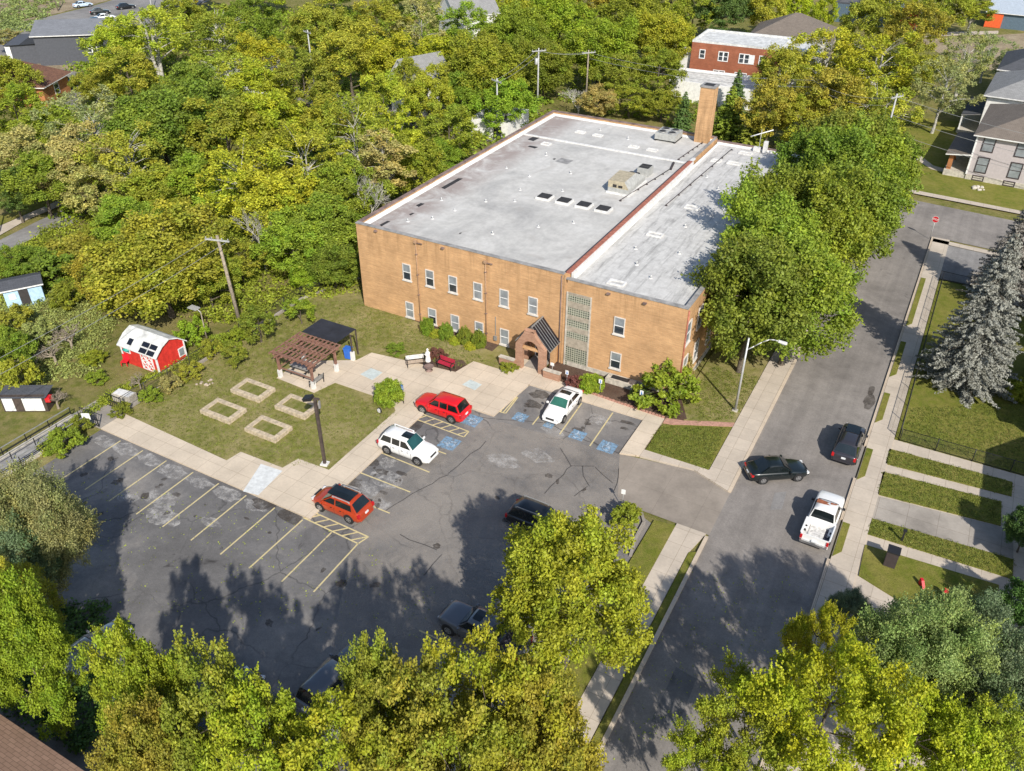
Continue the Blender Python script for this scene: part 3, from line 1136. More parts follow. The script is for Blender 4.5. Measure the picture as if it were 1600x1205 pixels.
# gas pipe over the roof
g = MB()
for a, b in (((19.3, 18.3, 8.66), (20.6, 29.5, 8.66)), ((20.6, 29.5, 8.66), (20.2, 31.6, 8.7)), ((20.3, 33, 8.66), (20.9, 41, 8.66)), ((23.6, 20, 8.42), (24.4, 40, 8.42))):
    g.tube(a, b, .05, .05, 'trim_dark', 6)
    n = 6
    for k in range(n + 1):
        p = Vector(a).lerp(Vector(b), k / n)
        g.box(p.x - .12, p.y - .06, p.z - .2, p.x + .12, p.y + .06, p.z - .04, 'trim_dark')
g.build('roof_pipe', ro)

# windows ------------------------------------------------------------------


def wall_window(par, x, z0, z1, w_, blind=.5, y=0.0, nrm='y', X=0, seed=0):
    """double hung window on a wall facing -Y (or +X)"""
    if nrm == 'y':
        mx = Matrix.Translation((x, y, 0))
    else:
        mx = Matrix.Translation((X, x, 0)) @ Matrix.Rotation(PI / 2, 4, 'Z')
    f = MB()
    t = .075
    h = w_ / 2
    f.box(-h, -.09, z0, -h + t, .03, z1, 'window_stone', mx)
    f.box(h - t, -.09, z0, h, .03, z1, 'window_stone', mx)
    f.box(-h + t, -.09, z1 - t, h - t, .03, z1, 'window_stone', mx)
    f.box(-h + t, -.09, z0, h - t, .03, z0 + t, 'window_stone', mx)
    zm = (z0 + z1) / 2
    f.box(-h + t, -.065, zm - .035, h - t, .03, zm + .035, 'white_paint', mx)
    fo = f.build('window', par)
    q = MB()
    q.box(-h + t, -.02, z0 + t, h - t, .02, zm - .035, 'glass_blind' if blind > .75 else 'glass_dark', mx)
    q.box(-h + t, -.045, zm + .035, h - t, .02, z1 - t, 'glass_blind' if blind > .25 else 'glass_dark', mx)
    q.build('pane', fo)
    q = MB()
    q.box(-h - .08, -.14, z0 - .12, h + .08, .02, z0, 'window_stone', mx)
    q.build('sill', fo)
    return fo


ux = [5.56, 8.15, 10.67, 13.33, 16.06, 18.96]
for i, x in enumerate(ux):
    wall_window(B, x, 4.34, 6.02, .92, [.6, .3, .3, .9, .9, .9][i])
for i, x in enumerate([5.6, 8.2, 10.75, 13.4, 16.1]):
    wall_window(B, x, .32, 1.98, .92, [.9, .3, .9, .3, .9][i])
wall_window(B, 27.12, 4.62, 6.26, .98, .5, y=.01)
wall_window(B, 27.06, 1.18, 2.8, .98, .3, y=.01)
for yy in (.95, 3.9, 7.5, 11, 14.5, 18, 22, 26, 30, 34, 38):
    wall_window(B, yy, 5.0 if yy > 1 else 4.9, 7.0, 1.15, .8, nrm='x', X=W2)
    wall_window(B, yy + .3, 1.5, 3.5, 1.15, .8, nrm='x', X=W2)
for yy in range(4, 40, 4):
    f = wall_window(B, 0, 4.3, 6.0, .9, .3)
    for o in [f] + kids(f):
        o.rotation_euler.z = -PI / 2
        o.location = (0, yy, 0)
    for o in kids(f):
        o.rotation_euler.z = 0
        o.location = (0, 0, 0)

# glass block stair window
g = MB()
X0, X1 = 22.32, 24.36
zb = [(7.22, 6.60), (6.02, 5.28), (4.86, 4.14), (3.66, 3.02), (2.08, -.0)]
g.box(X0 - .16, -.08, -.05, X0, .03, 7.42, 'limestone')
g.box(X1, -.08, -.05, X1 + .13, .03, 7.42, 'limestone')
prev = 7.42
for a, b in zb:
    g.box(X0, -.07, a, X1, .03, prev, 'spandrel')
    prev = b
g.box(X0, -.07, -.08, X1, .03, prev, 'limestone')
gb = g.build('stair_window', B)
for a, b in zb:
    g = MB()
    g.box(X0, -.03, b, X1, .02, a, 'glass_block')
    g.build('glass_block_pane', gb)

for x, z in ((6.82, 8.45), (14.2, 8.2)):
    g = MB()
    g.tube((x, -.09, -.0), (x, -.09, z), .045, .045, 'pipe_brown', 8)
    g.box(x - .16, -.22, z, x + .16, .0, z + .24, 'pipe_brown')
    g.box(x + .1, -.2, z + .05, x + .75, -.12, z + .12, 'coping_brown')
    for k in range(4):
        g.box(x - .1, -.16, 1 + k * 2.1, x + .1, 0, 1.06 + k * 2.1, 'coping_brown')
    g.build('downspout', B)
g = MB()
g.tube((W1 - .35, -.07, .1), (W1 - .35, -.07, 8.8), .05, .05, 'coping_brown', 8)
g.build('downspout', B)
g = MB()
g.tube((W2 + .07, .25, .1), (W2 + .07, .25, 8.3), .07, .07, 'coping_red', 8)
g.build('downspout', B)
for x, z in ((9.6, 8.55), (25.8, 8.15), (29.0, 8.1), (2.2, 8.6)):
    g = MB()
    g.box(x, -.2, z, x + .3, .0, z + .14, 'coping_brown')
    g.build('scupper', B)
# electric conduit and meter, basement vent
g = MB()
g.box(15.12, -.05, 1.1, 15.18, 0, 3.0, 'steel_grey')
g.box(15.0, -.16, .55, 15.3, 0, 1.0, 'steel_grey')
g.build('meter_box', B)
g = MB()
g.box(26.6, -.95, .0, 29.2, -.05, .62, 'limestone')
g.box(27.0, -.75, .62, 28.6, -.2, .635, 'dark_void')
g.build('areaway', B)

# entrance porch ---------------------------------------------------------------
YF = -2.55
g = MB()
out = [(18.6, 0), (18.6, 2.58), (18.75, 2.85), (19.42, 3.9), (19.42, 4.15), (20.36, 4.15), (20.36, 3.9), (21.05, 3.0), (21.5, 2.55), (21.5, 0)]
xc, rad, zs = 20.06, .80, 2.35
inn = [(xc - rad, 0)] + [(xc - rad * math.cos(t * PI / 10), zs + rad * math.sin(t * PI / 10)) for t in range(11)] + [(xc + rad, 0)]


def front(mb, y, mat, flip):
    # left leg, right leg, fan above the arch
    segs = []
    o = out
    left = [o[0], o[1], o[2], o[3]]
    m_ = inn
    # match each inner arch vertex with an outline point
    def outp(t):
        pts = out[1:-1]
        L_ = [0]
        for a, b in zip(pts, pts[1:]):
            L_.append(L_[-1] + math.dist(a, b))
        d = t * L_[-1]
        for i in range(len(pts) - 1):
            if d <= L_[i + 1] + 1e-9:
                k = (d - L_[i]) / max(1e-9, L_[i + 1] - L_[i])
                return (pts[i][0] + (pts[i + 1][0] - pts[i][0]) * k, pts[i][1] + (pts[i + 1][1] - pts[i][1]) * k)
        return pts[-1]
    n = 10
    oo = [outp(i / n) for i in range(n + 1)]
    ii = inn[1:-1]
    quads = [[out[0], inn[0], ii[0], oo[0]]] + [[oo[k], ii[k], ii[k + 1], oo[k + 1]] for k in range(n)] + [[oo[-1], ii[-1], inn[-1], out[-1]]]
    for q in quads:
        pts = [(x, y, z) for x, z in q]
        mb.poly(pts[::-1] if flip else pts, mat)


front(g, YF, 'brick_pink', False)
front(g, YF + .42, 'brick_pink', True)
for loop, fl in ((out, 0), (inn, 1)):
    for a, b in zip(loop, loop[1:]):
        q = [(a[0], YF, a[1]), (a[0], YF + .42, a[1]), (b[0], YF + .42, b[1]), (b[0], YF, b[1])]
        g.poly(q[::-1] if fl else q, 'brick_pink')
# side piers to the wall and cross beam
g.box(18.62, -.9, 0, 18.95, 0.0, 2.5, 'brick_pink')
g.box(21.15, -.75, 0, 21.45, 0.0, 2.4, 'brick_tan')
g.box(xc - rad, YF + .1, 2.2, xc + rad, YF + .34, 2.42, 'brick_tan')
g.box(18.75, YF + .42, 2.35, 18.95, -.9, 2.55, 'trim_dark')
g.box(21.2, YF + .42, 2.35, 21.4, -.75, 2.5, 'trim_dark')
ent = g.build('porch', B)
g = MB()
rx = 19.98
for sx, xe, ze in ((1, 21.75, 2.32), (-1, 18.3, 2.55)):
    y0, y1 = -2.1, .0
    g.poly([(rx, y0, 4.36), (rx, y1, 4.36), (xe, y1, ze), (xe, y0, ze)][::sx], 'solar_glass')
    g.poly([(rx, y0, 4.26), (rx, y1, 4.26), (xe, y1, ze - .1), (xe, y0, ze - .1)][::-sx], 'trim_dark')
    g.poly([(rx, y0, 4.36), (xe, y0, ze), (xe, y0, ze - .1), (rx, y0, 4.26)], 'steel_grey')
    g.poly([(xe, y0, ze), (xe, y1, ze), (xe, y1, ze - .1), (xe, y0, ze - .1)], 'steel_grey')
    for k in range(1, 6):
        yy = y0 + (y1 - y0) * k / 6
        g.bar((rx, yy, 4.385), (xe, yy, ze + .025), .03, .04, 'shingle_charcoal' if False else 'steel_grey')
g.bar((rx, -2.15, 4.40), (rx, .0, 4.40), .12, .06, 'steel_grey')
g.build('porch_roof', ent)
g = MB()
g.box(19.35, -.06, .1, 20.75, .0, 2.2, 'door_dark')
g.box(19.3, -.1, .1, 19.4, 0, 2.3, 'white_paint')
g.box(20.7, -.1, .1, 20.8, 0, 2.3, 'white_paint')
g.box(19.4, -.1, 2.2, 20.7, 0, 2.3, 'white_paint')
dr = g.build('door', B)
g = MB()
g.box(19.2, YF + .45, KZ, 21.0, 0, KZ + .03, 'old_concrete')
g.build('doorstep', B)
g = MB()
g.box(17.1, -2.85, -.05, 18.6, -2.5, .85, 'brick_pink')
g.box(17.06, -2.89, .85, 18.6, -2.46, .93, 'limestone')
g.build('wing_wall', B)
g = MB()
g.box(21.5, -2.85, -.05, 23.1, -2.5, .85, 'brick_pink')
g.box(21.5, -2.89, .85, 23.14, -2.46, .93, 'limestone')
g.build('wing_wall', B)

# chimney
g = MB()
g.box(19.7, 40.1, 8.45, 21.35, 41.7, 14.9, 'brick_tan')
ch = g.build('chimney', B)
g = MB()
g.box(19.62, 40.02, 14.9, 21.43, 41.78, 15.1, 'coping_grey')
g.box(19.95, 40.35, 15.1, 21.1, 41.45, 15.12, 'tar')
g.build('chimney_cap', ch)

# rooftop machines -----------------------------------------------------------
h = empty('rooftop_air_unit', (17.2, 19.9, 8.52), 0, 'beige and grey rooftop air handler with sloping sides beside a row of skylights', 'air conditioner')
g = MB()
g.box(-.15, -.15, 0, 2.45, 4.9, .16, 'roof_white')
g.build('base', h)
g = MB()
g.box(0, 0, .16, 2.3, 4.7, .62, 'hvac_grey')
b0 = len(g.v)
g.v += [(0, 0, .62), (2.3, 0, .62), (2.3, 4.7, .62), (0, 4.7, .62), (-.05, .15, 1.28), (1.75, .1, 1.35), (1.8, 3.0, 1.45), (-.05, 3.1, 1.4)]
for q, m_ in (((4, 5, 6, 7), 'hvac_beige'), ((0, 1, 5, 4), 'hvac_beige'), ((1, 2, 6, 5), 'hvac_grey'), ((2, 3, 7, 6), 'hvac_grey'), ((3, 0, 4, 7), 'hvac_grey')):
    g.face([b0 + i for i in q], m_)
g.build('casing', h)
for k, (x, y) in enumerate(((1.0, 3.35), (1.65, 3.35), (1.0, 3.95), (1.65, 3.95))):
    g = MB()
    g.lathe([(.26, .62), (.28, 1.2 - .1 * (k > 1)), (.22, 1.22 - .1 * (k > 1))], 'tar', 12, (x, y))
    g.build('fan', h)
g = MB()
g.box(.55, -.03, .7, .95, .0, 1.0, 'tar')
g.box(1.15, -.03, .72, 1.6, .0, .95, 'tar')
g.build('louvre', h)
h2 = empty('rooftop_air_unit', (18.0, 26.0, 8.52), 0, 'small grey condenser with a slatted black top behind the beige air handler', 'air conditioner')
g = MB()
g.box(0, 0, 0, 1.3, 1.5, .9, 'hvac_grey')
g.build('casing', h2)
g = MB()
g.box(.1, .1, .9, 1.2, .65, .95, 'tar')
g.box(.1, .8, .9, 1.2, 1.35, .95, 'tar')
g.build('fan', h2)
h3 = empty('rooftop_air_unit', (15.4, 38.2, 8.52), 0, 'wide low grey rooftop cooling unit next to the tall brick chimney', 'air conditioner')
g = MB()
g.box(0, 0, .2, 2.6, 2.6, .95, 'hvac_grey')
g.box(.0, .0, 0, .2, 2.6, .2, 'tar')
g.box(2.4, .0, 0, 2.6, 2.6, .2, 'tar')
g.build('casing', h3)
for x in (.7, 1.9):
    for y in (.7, 1.9):
        g = MB()
        g.lathe([(.5, .95), (.5, 1.05), (.42, 1.06)], 'steel_grey', 14, (x, y))
        g.lathe([(.4, 1.06), (.38, 1.07)], 'tar', 14, (x, y))
        g.build('fan', h3)
hd = empty('antenna', (27.3, 41.0, 8.3), 0, 'thin rooftop antenna mast with a long slanting aerial near the back parapet', 'antenna')
g = MB()
g.tube((0, 0, 0), (0, 0, 2.6), .04, .03, 'metal_pale', 6)
g.box(.5, -.2, 0, .95, .3, 1.3, 'roof_white')
g.box(-.6, -.2, 0, .2, .3, .5, 'roof_white')
g.build('mast', hd)
g = MB()
g.tube((-1.1, -.3, 1.7), (1.2, .5, 2.6), .07, .07, 'white_paint', 6)
g.build('aerial', hd)


# ================================================================== OTHER BUILDINGS
def uvq(pts):
    a = Vector(pts[0])
    u = (Vector(pts[1]) - a)
    L = u.length
    u.normalize()
    n = u.cross(Vector(pts[-1]) - a).normalized()
    v = n.cross(u)
    return [((Vector(p) - a).dot(u), (Vector(p) - a).dot(v)) for p in pts]


def house(name, label, cat, loc, rz, w_, d, h, rh, wall, roof, kind='gable', over=.4, wins=(), trim='trim_white', base=None, extra=None):
    """w along local X, d along local Y; ridge along X"""
    H0 = empty(name, loc, rz, label, cat)
    g = MB()
    x, y = w_ / 2, d / 2
    g.box(-x, -y, -.1, x, y, h, wall)
    if kind == 'gable':
        for sx in (-1, 1):
            t = [(sx * x, -y, h), (sx * x, y, h), (sx * x, 0, h + rh)]
            g.poly(t if sx > 0 else t[::-1], wall)
    if base:
        g.box(-x - .04, -y - .04, -.1, x + .04, y + .04, base[1], base[0])
    wo = g.build('wall', H0)
    g = MB()
    X, Y = x + over, y + over
    zz = h - rh * over / y if kind != 'flat' else h
    if kind == 'gable':
        for s in (-1, 1):
            q = [(-X * s * -1, Y * s * -1 * -1, zz)] if False else None
            a = [(s * -X, s * -Y, zz), (s * X, s * -Y, zz), (s * X, 0, h + rh), (s * -X, 0, h + rh)]
            g.poly(a, roof, uv=uvq(a))
            b = [(p[0], p[1], p[2] - .14) for p in a]
            g.poly(b[::-1], trim)
            g.poly([a[0], b[0], b[1], a[1]], trim)
            g.poly([a[1], b[1], b[2], a[2]], trim)
            g.poly([a[3], b[3], b[0], a[0]], trim)
    elif kind == 'hip':
        rl = max(0, X - Y)
        for s in (-1, 1):
            a = [(s * -X, s * -Y, zz), (s * X, s * -Y, zz), (s * rl, 0, h + rh), (s * -rl, 0, h + rh)]
            g.poly(a, roof, uv=uvq(a))
            a = [(s * X, s * -Y, zz), (s * X, s * Y, zz), (s * rl, 0, h + rh)]
            g.poly(a, roof, uv=uvq(a))
        g.box(-X, -Y, zz - .16, X, Y, zz - .01, trim)
    elif kind == 'flat':
        g.box(-x + .25, -y + .25, h, x - .25, y - .25, h + .06, roof)
        for q in ((-x, -y, x, -y + .25), (-x, y - .25, x, y), (-x, -y + .25, -x + .25, y - .25), (x - .25, -y + .25, x, y - .25)):
            g.box(q[0], q[1], h, q[2], q[3], h + .35, trim)
    g.build('roof', H0)
    for (face, u, z0, ww, hh, tm) in wins:
        # face: 's' (-Y), 'e' (+X), 'w' (-X), 'n'
        rot = {'s': 0, 'e': PI / 2, 'n': PI, 'w': -PI / 2}[face]
        off = y if face in 'sn' else x
        mx = Matrix.Rotation(rot, 4, 'Z') @ Matrix.Translation((u, -off, 0))
        f = MB()
        t = .13
        f.box(-ww / 2 - t, -.06, z0 - t, -ww / 2, .02, z0 + hh + t, tm, mx)
        f.box(ww / 2, -.06, z0 - t, ww / 2 + t, .02, z0 + hh + t, tm, mx)
        f.box(-ww / 2, -.06, z0 + hh, ww / 2, .02, z0 + hh + t, tm, mx)
        f.box(-ww / 2, -.06, z0 - t, ww / 2, .02, z0, tm, mx)
        f.box(-ww / 2, -.05, z0 + hh / 2 - .04, ww / 2, .02, z0 + hh / 2 + .04, tm, mx)
        if ww > 1.5:
            f.box(-.12, -.055, z0, .12, .02, z0 + hh, tm, mx)
        fo = f.build('window', H0)
        f = MB()
        f.box(-ww / 2, -.02, z0, ww / 2, .015, z0 + hh, 'glass_blind' if wall == 'siding_grey' and z0 > 1 else 'glass_dark', mx)
        f.build('pane', fo)
    return H0


# grey lilac house, upper right
hx = house('clapboard_house', 'lilac grey clapboard house with taupe roof behind the corner lawn at right', 'house', (57.7, 76.4, 0), R_(-3), 15.4, 16, 6.4, 3.0, 'siding_grey', 'shingle_taupe', 'hip', .55,
           [('s', u, z, 1.25, 1.9, 'trim_dark') for u in (-6.2, -2.2, 2.0, 5.6) for z in (1.35, 4.2)] + [('s', u, .25, 1.2, .45, 'trim_dark') for u in (-6.2, -2.4, 1.4, 5.0)] + [('w', u, 4.2, 1.1, 1.8, 'trim_white') for u in (-5, 0, 5)],
           base=('limestone', .8))
g = MB()
for a in ((-9.2 - 1.2, -7.6), (-9.2 - 1.2, -3.2), (-10.4, 1.0)):
    g.box(a[0], a[1], .9, a[0] + .55, a[1] + .55, 3.1, 'brick_orange')
g.box(-10.6, -7.9, -.1, -7.7, 2.4, .9, 'limestone')
po = g.build('porch', hx)
g = MB()
a = [(-10.9, -8.3, 3.1), (-7.7, -8.3, 3.5), (-7.7, 2.8, 3.5), (-10.9, 2.8, 3.1)]
g.poly(a, 'shingle_taupe', uv=uvq(a))
g.poly([(p[0], p[1], p[2] - .15) for p in a][::-1], 'trim_white')
g.poly([a[0], (a[0][0], a[0][1], 2.95), (a[1][0], a[1][1], 3.35), a[1]], 'trim_white')
g.poly([a[3], (a[3][0], a[3][1], 2.95), (a[0][0], a[0][1], 2.95), a[0]], 'trim_white')
g.build('porch_roof', po)
g = MB()
g.box(-7.85, -8.1, .8, -7.65, -7.9, 6.3, 'white_paint')
g.build('corner_board', hx)
hb = house('clapboard_house', 'house with a dark grey roof directly behind the lilac grey house at right', 'house', (57.5, 97, 0), R_(-3), 15.5, 15, 6.6, 3.2, 'siding_white', 'shingle_grey', 'hip', .6,
           [('w', u, z, 1.1, 1.7, 'trim_dark') for u in (-4, 0, 4) for z in (1.4, 4.3)])
g = MB()
a = [(-10.6, -7.4, 3.0), (-7.7, -7.4, 3.5), (-7.7, 4, 3.5), (-10.6, 4, 3.0)]
g.poly(a, 'shingle_charcoal', uv=uvq(a))
g.poly([(p[0], p[1], p[2] - .15) for p in a][::-1], 'trim_white')
for yy in (-7.2, -3.5, 0, 3.6):
    g.box(-10.5, yy, 0, -10.3, yy + .2, 2.9, 'white_paint')
g.box(-10.6, -7.4, 0, -7.7, 4, .6, 'limestone')
g.build('porch', hb)
hc = house('clapboard_house', 'farther house with a charcoal roof seen over the grey roof at far right', 'house', (58, 116, 0), R_(-3), 15, 14, 6.4, 3.4, 'siding_white', 'shingle_charcoal', 'hip', .6)

# houses on the near right, beyond the fenced lawn; their shadows lie across the side yards
house('clapboard_house', 'two storey house just outside the right edge behind the fenced lawn and spruce', 'house', (67.2, 11.5, 0), 0, 10, 12, 5.6, 2.6, 'siding_white', 'shingle_charcoal', 'gable', .5)
hp = empty('house_porch', (60.6, 15.6, 0), 0, 'brick porch with white baluster railing behind the blue spruce at the right edge', 'porch')
g = MB()
g.box(-1.4, -1.6, -.05, 1.6, 4.0, .75, 'brick_pink')
g.build('porch_base', hp)
g = MB()
g.box(-1.4, -1.55, 1.5, 1.6, -1.45, 1.6, 'white_paint')
for k in range(16):
    g.box(-1.35 + k * .19, -1.53, .75, -1.29 + k * .19, -1.47, 1.5, 'white_paint')
g.box(-1.4, -1.45, 1.5, -1.3, 4.0, 1.6, 'white_paint')
for k in range(26):
    g.box(-1.38, -1.4 + k * .21, .75, -1.32, -1.34 + k * .21, 1.5, 'white_paint')
g.build('railing', hp)
g = MB()
for (x, y) in ((-1.3, -1.4), (-1.3, 3.6)):
    g.box(x - .12, y - .12, 1.6, x + .12, y + .12, 3.0, 'white_paint')
g.box(-1.7, -1.9, 3.0, 1.9, 4.3, 3.15, 'shingle_dark')
g.build('porch_roof', hp)
house('clapboard_house', 'gabled house at the right margin shading the strips of side yard', 'house', (67.0, -5.9, 0), R_(90), 11.0, 10.5, 5.9, 3.3, 'siding_white', 'shingle_charcoal', 'gable', .4)
house('clapboard_house', 'gabled house at the lower right margin beside the dark hedge', 'house', (67.6, -21.0, 0), R_(90), 11.0, 10.5, 5.6, 3.3, 'siding_tan', 'shingle_taupe', 'gable', .4)

# red brick apartments at the back
ap = house('apartment_block', 'dark red brick apartment block with pale flat roof behind the chimney', 'building', (8.0, 102.4, 0), R_(3), 15.5, 10.5, 7.4, 0, 'brick_red', 'roof_metal_white', 'flat', 0,
           [('s', -5.7, 4.9, .8, 1.3, 'white_paint'), ('s', -1.9, 4.8, 1.55, 1.4, 'white_paint'), ('s', 1.8, 4.8, 1.6, 1.4, 'white_paint'), ('s', 4.9, 4.8, .8, 1.4, 'white_paint'), ('s', -2.3, 1.2, 1.9, 1.8, 'white_paint'), ('s', 1.6, 1.2, 1.9, 1.8, 'white_paint')], trim='roof_metal_white')
g = MB()
g.box(3.9, -4.2, 4.5, 5.0, -5.31, 6.3, 'white_paint')
g.v, g.f, g.mi, g.sm = [], [], [], []
g.box(2.75, -5.32, 4.7, 3.6, -5.25, 6.25, 'white_paint')
g.build('window_panel', ap)
g = MB()
g.box(7.76, -4.2, 0, 13.5, 5.2, 7.0, 'siding_white')
g.box(7.76, -4.6, 6.9, 13.9, 5.5, 7.5, 'roof_metal_white')
g.build('side_wing', ap)
g = MB()
g.box(-9.8, -4.5, 0, -7.76, 5, 6.0, 'siding_white')
g.build('side_wing', ap)
ga = house('garage', 'pale flat roofed garage in front of the red brick apartments', 'garage', (8.0, 90.5, 0), R_(3), 15, 9, 3.0, 0, 'siding_white', 'roof_metal_white', 'flat', 0)
house('brown_roof_house', 'house with brown hipped roof behind the red brick apartment block', 'house', (12.5, 125, 0), R_(5), 15, 14, 5.5, 3.4, 'siding_tan', 'shingle_taupe', 'hip', .6)
house('low_building', 'low grey building with a flat roof at the top edge right of the yellow trees', 'building', (19, 176, 0), R_(-5), 13, 14, 4, 0, 'siding_blue', 'shingle_grey', 'flat', 0, trim='siding_dark')
tp = house('canopy_shelter', 'bright orange and red canopied structure at the top edge of the scene', 'canopy', (28, 172, 0), R_(-5), 5, 5, 2.4, 1.6, 'tarp_orange', 'lamp_red', 'gable', .3)
mr_ = house('metal_roof_building', 'building with a pale blue metal roof in the top right corner', 'building', (54, 190, 0), R_(-3), 18, 18, 3.4, 2.2, 'siding_blue', 'metal_blue_roof', 'gable', .5,
            [('s', 3, .6, 4, 1.8, 'white_paint')])
g = MB()
g.box(-9.1, -9.3, 0, -5.6, -9.01, 2.9, 'tarp_orange')
g.build('panel', mr_)
# white house in the trees, left of the roof
house('clapboard_house', 'tall white gabled house almost hidden by trees left of the brick building', 'house', (-32.5, 59, 0), R_(70), 8, 6, 5.6, 3.2, 'siding_white', 'shingle_grey', 'gable', .3, [('s', -2, 4, .9, 1.5, 'trim_dark'), ('w', 0, 4.5, .9, 1.5, 'trim_dark')])
house('clapboard_house', 'white house gable glimpsed through the treetops near the top edge', 'house', (-50, 103, 0), R_(60), 10, 8, 7, 3.6, 'siding_white', 'shingle_grey', 'gable', .3)
house('clapboard_house', 'white cottage glimpsed behind the sycamore branches at upper left', 'house', (-62, 52, 0), R_(50), 8, 6.5, 4, 2.5, 'siding_white', 'shingle_grey', 'gable', .3)
gw = house('garage', 'long low white garage behind the left parapet of the brick building', 'garage', (-15.8, 55.5, 0), R_(5), 6.5, 8, 2.4, 0, 'siding_white', 'roof_white', 'flat', 0,
           [('s', 1.5, .4, 1.0, 1.6, 'trim_dark')])
# dark grey house at upper left
dx = house('dark_house', 'dark slate house with a charcoal roof beside the road at upper left', 'house', (-111.5, 56.0, 0), R_(40), 14, 12, 5.6, 1.6, 'siding_dark', 'shingle_slate', 'gable', .5,
           [('s', 3, 2.2, 1.6, 1.2, 'trim_white')])
g = MB()
g.box(-13, -4.0, 0, -7.6, 6, 3.6, 'siding_dark')
a = [(-13.4, -4.4, 3.5), (-7.51, -4.4, 3.7), (-7.51, 6.4, 3.7), (-13.4, 6.4, 3.5)]
g.poly(a, 'shingle_dark', uv=uvq(a))
g.box(-13.1, -4.2, 1.0, -12.2, -3.9, 3.3, 'white_paint')
g.build('side_wing', dx)
# brick bungalow
bx = house('brick_bungalow', 'orange brick bungalow with rusty leaf strewn roof at the left edge', 'house', (-94.5, 31.5, 0), R_(28), 9.5, 9.0, 3.6, 2.6, 'brick_orange', 'shingle_rust', 'hip', .7,
           [('e', 0, 1.0, 1.4, 1.5, 'white_paint')])
# bottom-left roof
bl = house('brown_shingle_house', 'house with a large brown shingled roof cropped by the bottom left corner', 'house', (14.9, -54.0, 0), R_(0), 14.6, 10.6, 5.0, 1.7, 'siding_tan', 'shingle_brown', 'gable', .5)

# blue shed
bs = house('blue_shed', 'small pale blue shed with dark sloping roof at the left edge', 'shed', (-30.6, -15.6, 0), R_(58), 3.4, 2.6, 2.1, .35, 'shed_blue', 'shingle_charcoal', 'gable', .25)
g = MB()
g.box(-.4, -1.36, .1, .45, -1.31, 1.75, 'door_dark')
g.build('door', bs)
g = MB()
g.box(-1.3, -1.36, .9, -.7, -1.31, 1.5, 'white_paint')
g.build('window', bs)

# red barn shed -----------------------------------------------------------------
sh = empty('red_barn_shed', (-8.1, -18.75, 0), R_(0), 'red barn style shed with white trim and solar panels on its pale gambrel roof', 'shed')
# local: length along -X (5.4 m), depth along +Y (3.2 m); gable end faces +X
L_, Dp, hw = 4.4, 3.1, 1.95
g = MB()
g.box(-L_, 0, -.05, 0, Dp, hw, 'barn_red')
for x in (-L_, 0):
    pts = [(x, 0, hw), (x, .75, 2.48), (x, Dp / 2, 2.82), (x, Dp - .75, 2.48), (x, Dp, hw)]
    g.poly(pts[::-1] if x == 0 else pts, 'barn_red')
g.build('wall', sh)
g = MB()
rp = [(-.22, hw - .12), (.7, 2.58), (Dp / 2, 2.93), (Dp - .7, 2.58), (Dp + .22, hw - .12)]
for a, b in zip(rp, rp[1:]):
    q = [(-L_ - .25, a[0], a[1]), (.25, a[0], a[1]), (.25, b[0], b[1]), (-L_ - .25, b[0], b[1])]
    g.poly(q, 'roof_metal_white')
    g.poly([(p[0], p[1], p[2] - .1) for p in q][::-1], 'white_paint')
    for x in (-L_ - .25, .25):
        g.poly([(x, a[0], a[1]), (x, b[0], b[1]), (x, b[0], b[1] - .1), (x, a[0], a[1] - .1)], 'white_paint')
g.poly([(-L_ - .25, rp[0][0], rp[0][1]), (-L_ - .25, rp[0][0], rp[0][1] - .1), (.25, rp[0][0], rp[0][1] - .1), (.25, rp[0][0], rp[0][1])], 'white_paint')
g.build('roof', sh)
for (x, y) in ((.0, 0), (0, Dp), (-L_, 0)):
    g = MB()
    g.box(x - .1, y - .06, 0, x + .05, y + .06, hw, 'white_paint')
    g.build('corner_trim', sh)
g = MB()
g.box(.0, .07, -.02, .03, Dp - .07, .12, 'white_paint')
g.build('skirting', sh)
for (x0, y0, t0, x1, t1) in ((-1.9, 0, 0, -1.05, .42), (-.95, 0, 0, -.1, .42), (-1.9, 0, .5, -1.05, .92), (-.95, 0, .5, -.1, .92), (-3.55, 0, .25, -3.0, .8)):
    a, b = Vector((0, -.22, hw - .12)), Vector((0, .7, 2.58))
    g = MB()
    pA = a.lerp(b, t0 + .04)
    pB = a.lerp(b, t1)
    n = Vector((0, -(b.z - a.z), b.y - a.y)).normalized() * .05
    q = [Vector((x0, pA.y, pA.z)) + n, Vector((x1, pA.y, pA.z)) + n, Vector((x1, pB.y, pB.z)) + n, Vector((x0, pB.y, pB.z)) + n]
    g.poly(q, 'solar_glass')
    q2 = [p - n * .9 for p in q]
    for i in range(4):
        j = (i + 1) % 4
        g.poly([q[i], q2[i], q2[j], q[j]], 'metal_pale')
    g.build('solar_panel', sh)
g = MB()
x0, x1 = -1.95, -.55
for a, b in (((x0, .1), (x0, 1.9)), ((x1, .1), (x1, 1.9)), ((x0, .1), (x1, .1)), ((x0, 1.9), (x1, 1.9)), ((x0, 1.0), (x1, 1.0)), (((x0 + x1) / 2, .1), ((x0 + x1) / 2, 1.9)),
             ((x0, .1), ((x0 + x1) / 2, 1.0)), (((x0 + x1) / 2, .1), (x0, 1.0)), ((x1, .1), ((x0 + x1) / 2, 1.0)), (((x0 + x1) / 2, .1), (x1, 1.0)),
             ((x0, 1.0), ((x0 + x1) / 2, 1.9)), (((x0 + x1) / 2, 1.0), (x0, 1.9)), ((x1, 1.0), ((x0 + x1) / 2, 1.9)), (((x0 + x1) / 2, 1.0), (x1, 1.9))):
    g.bar((a[0], -.03, a[1]), (b[0], -.03, b[1]), .05, .09, 'white_paint')
g.build('door', sh)
g = MB()
g.box(-4.1, -.05, 1.15, -3.3, 0, 1.95, 'white_paint')
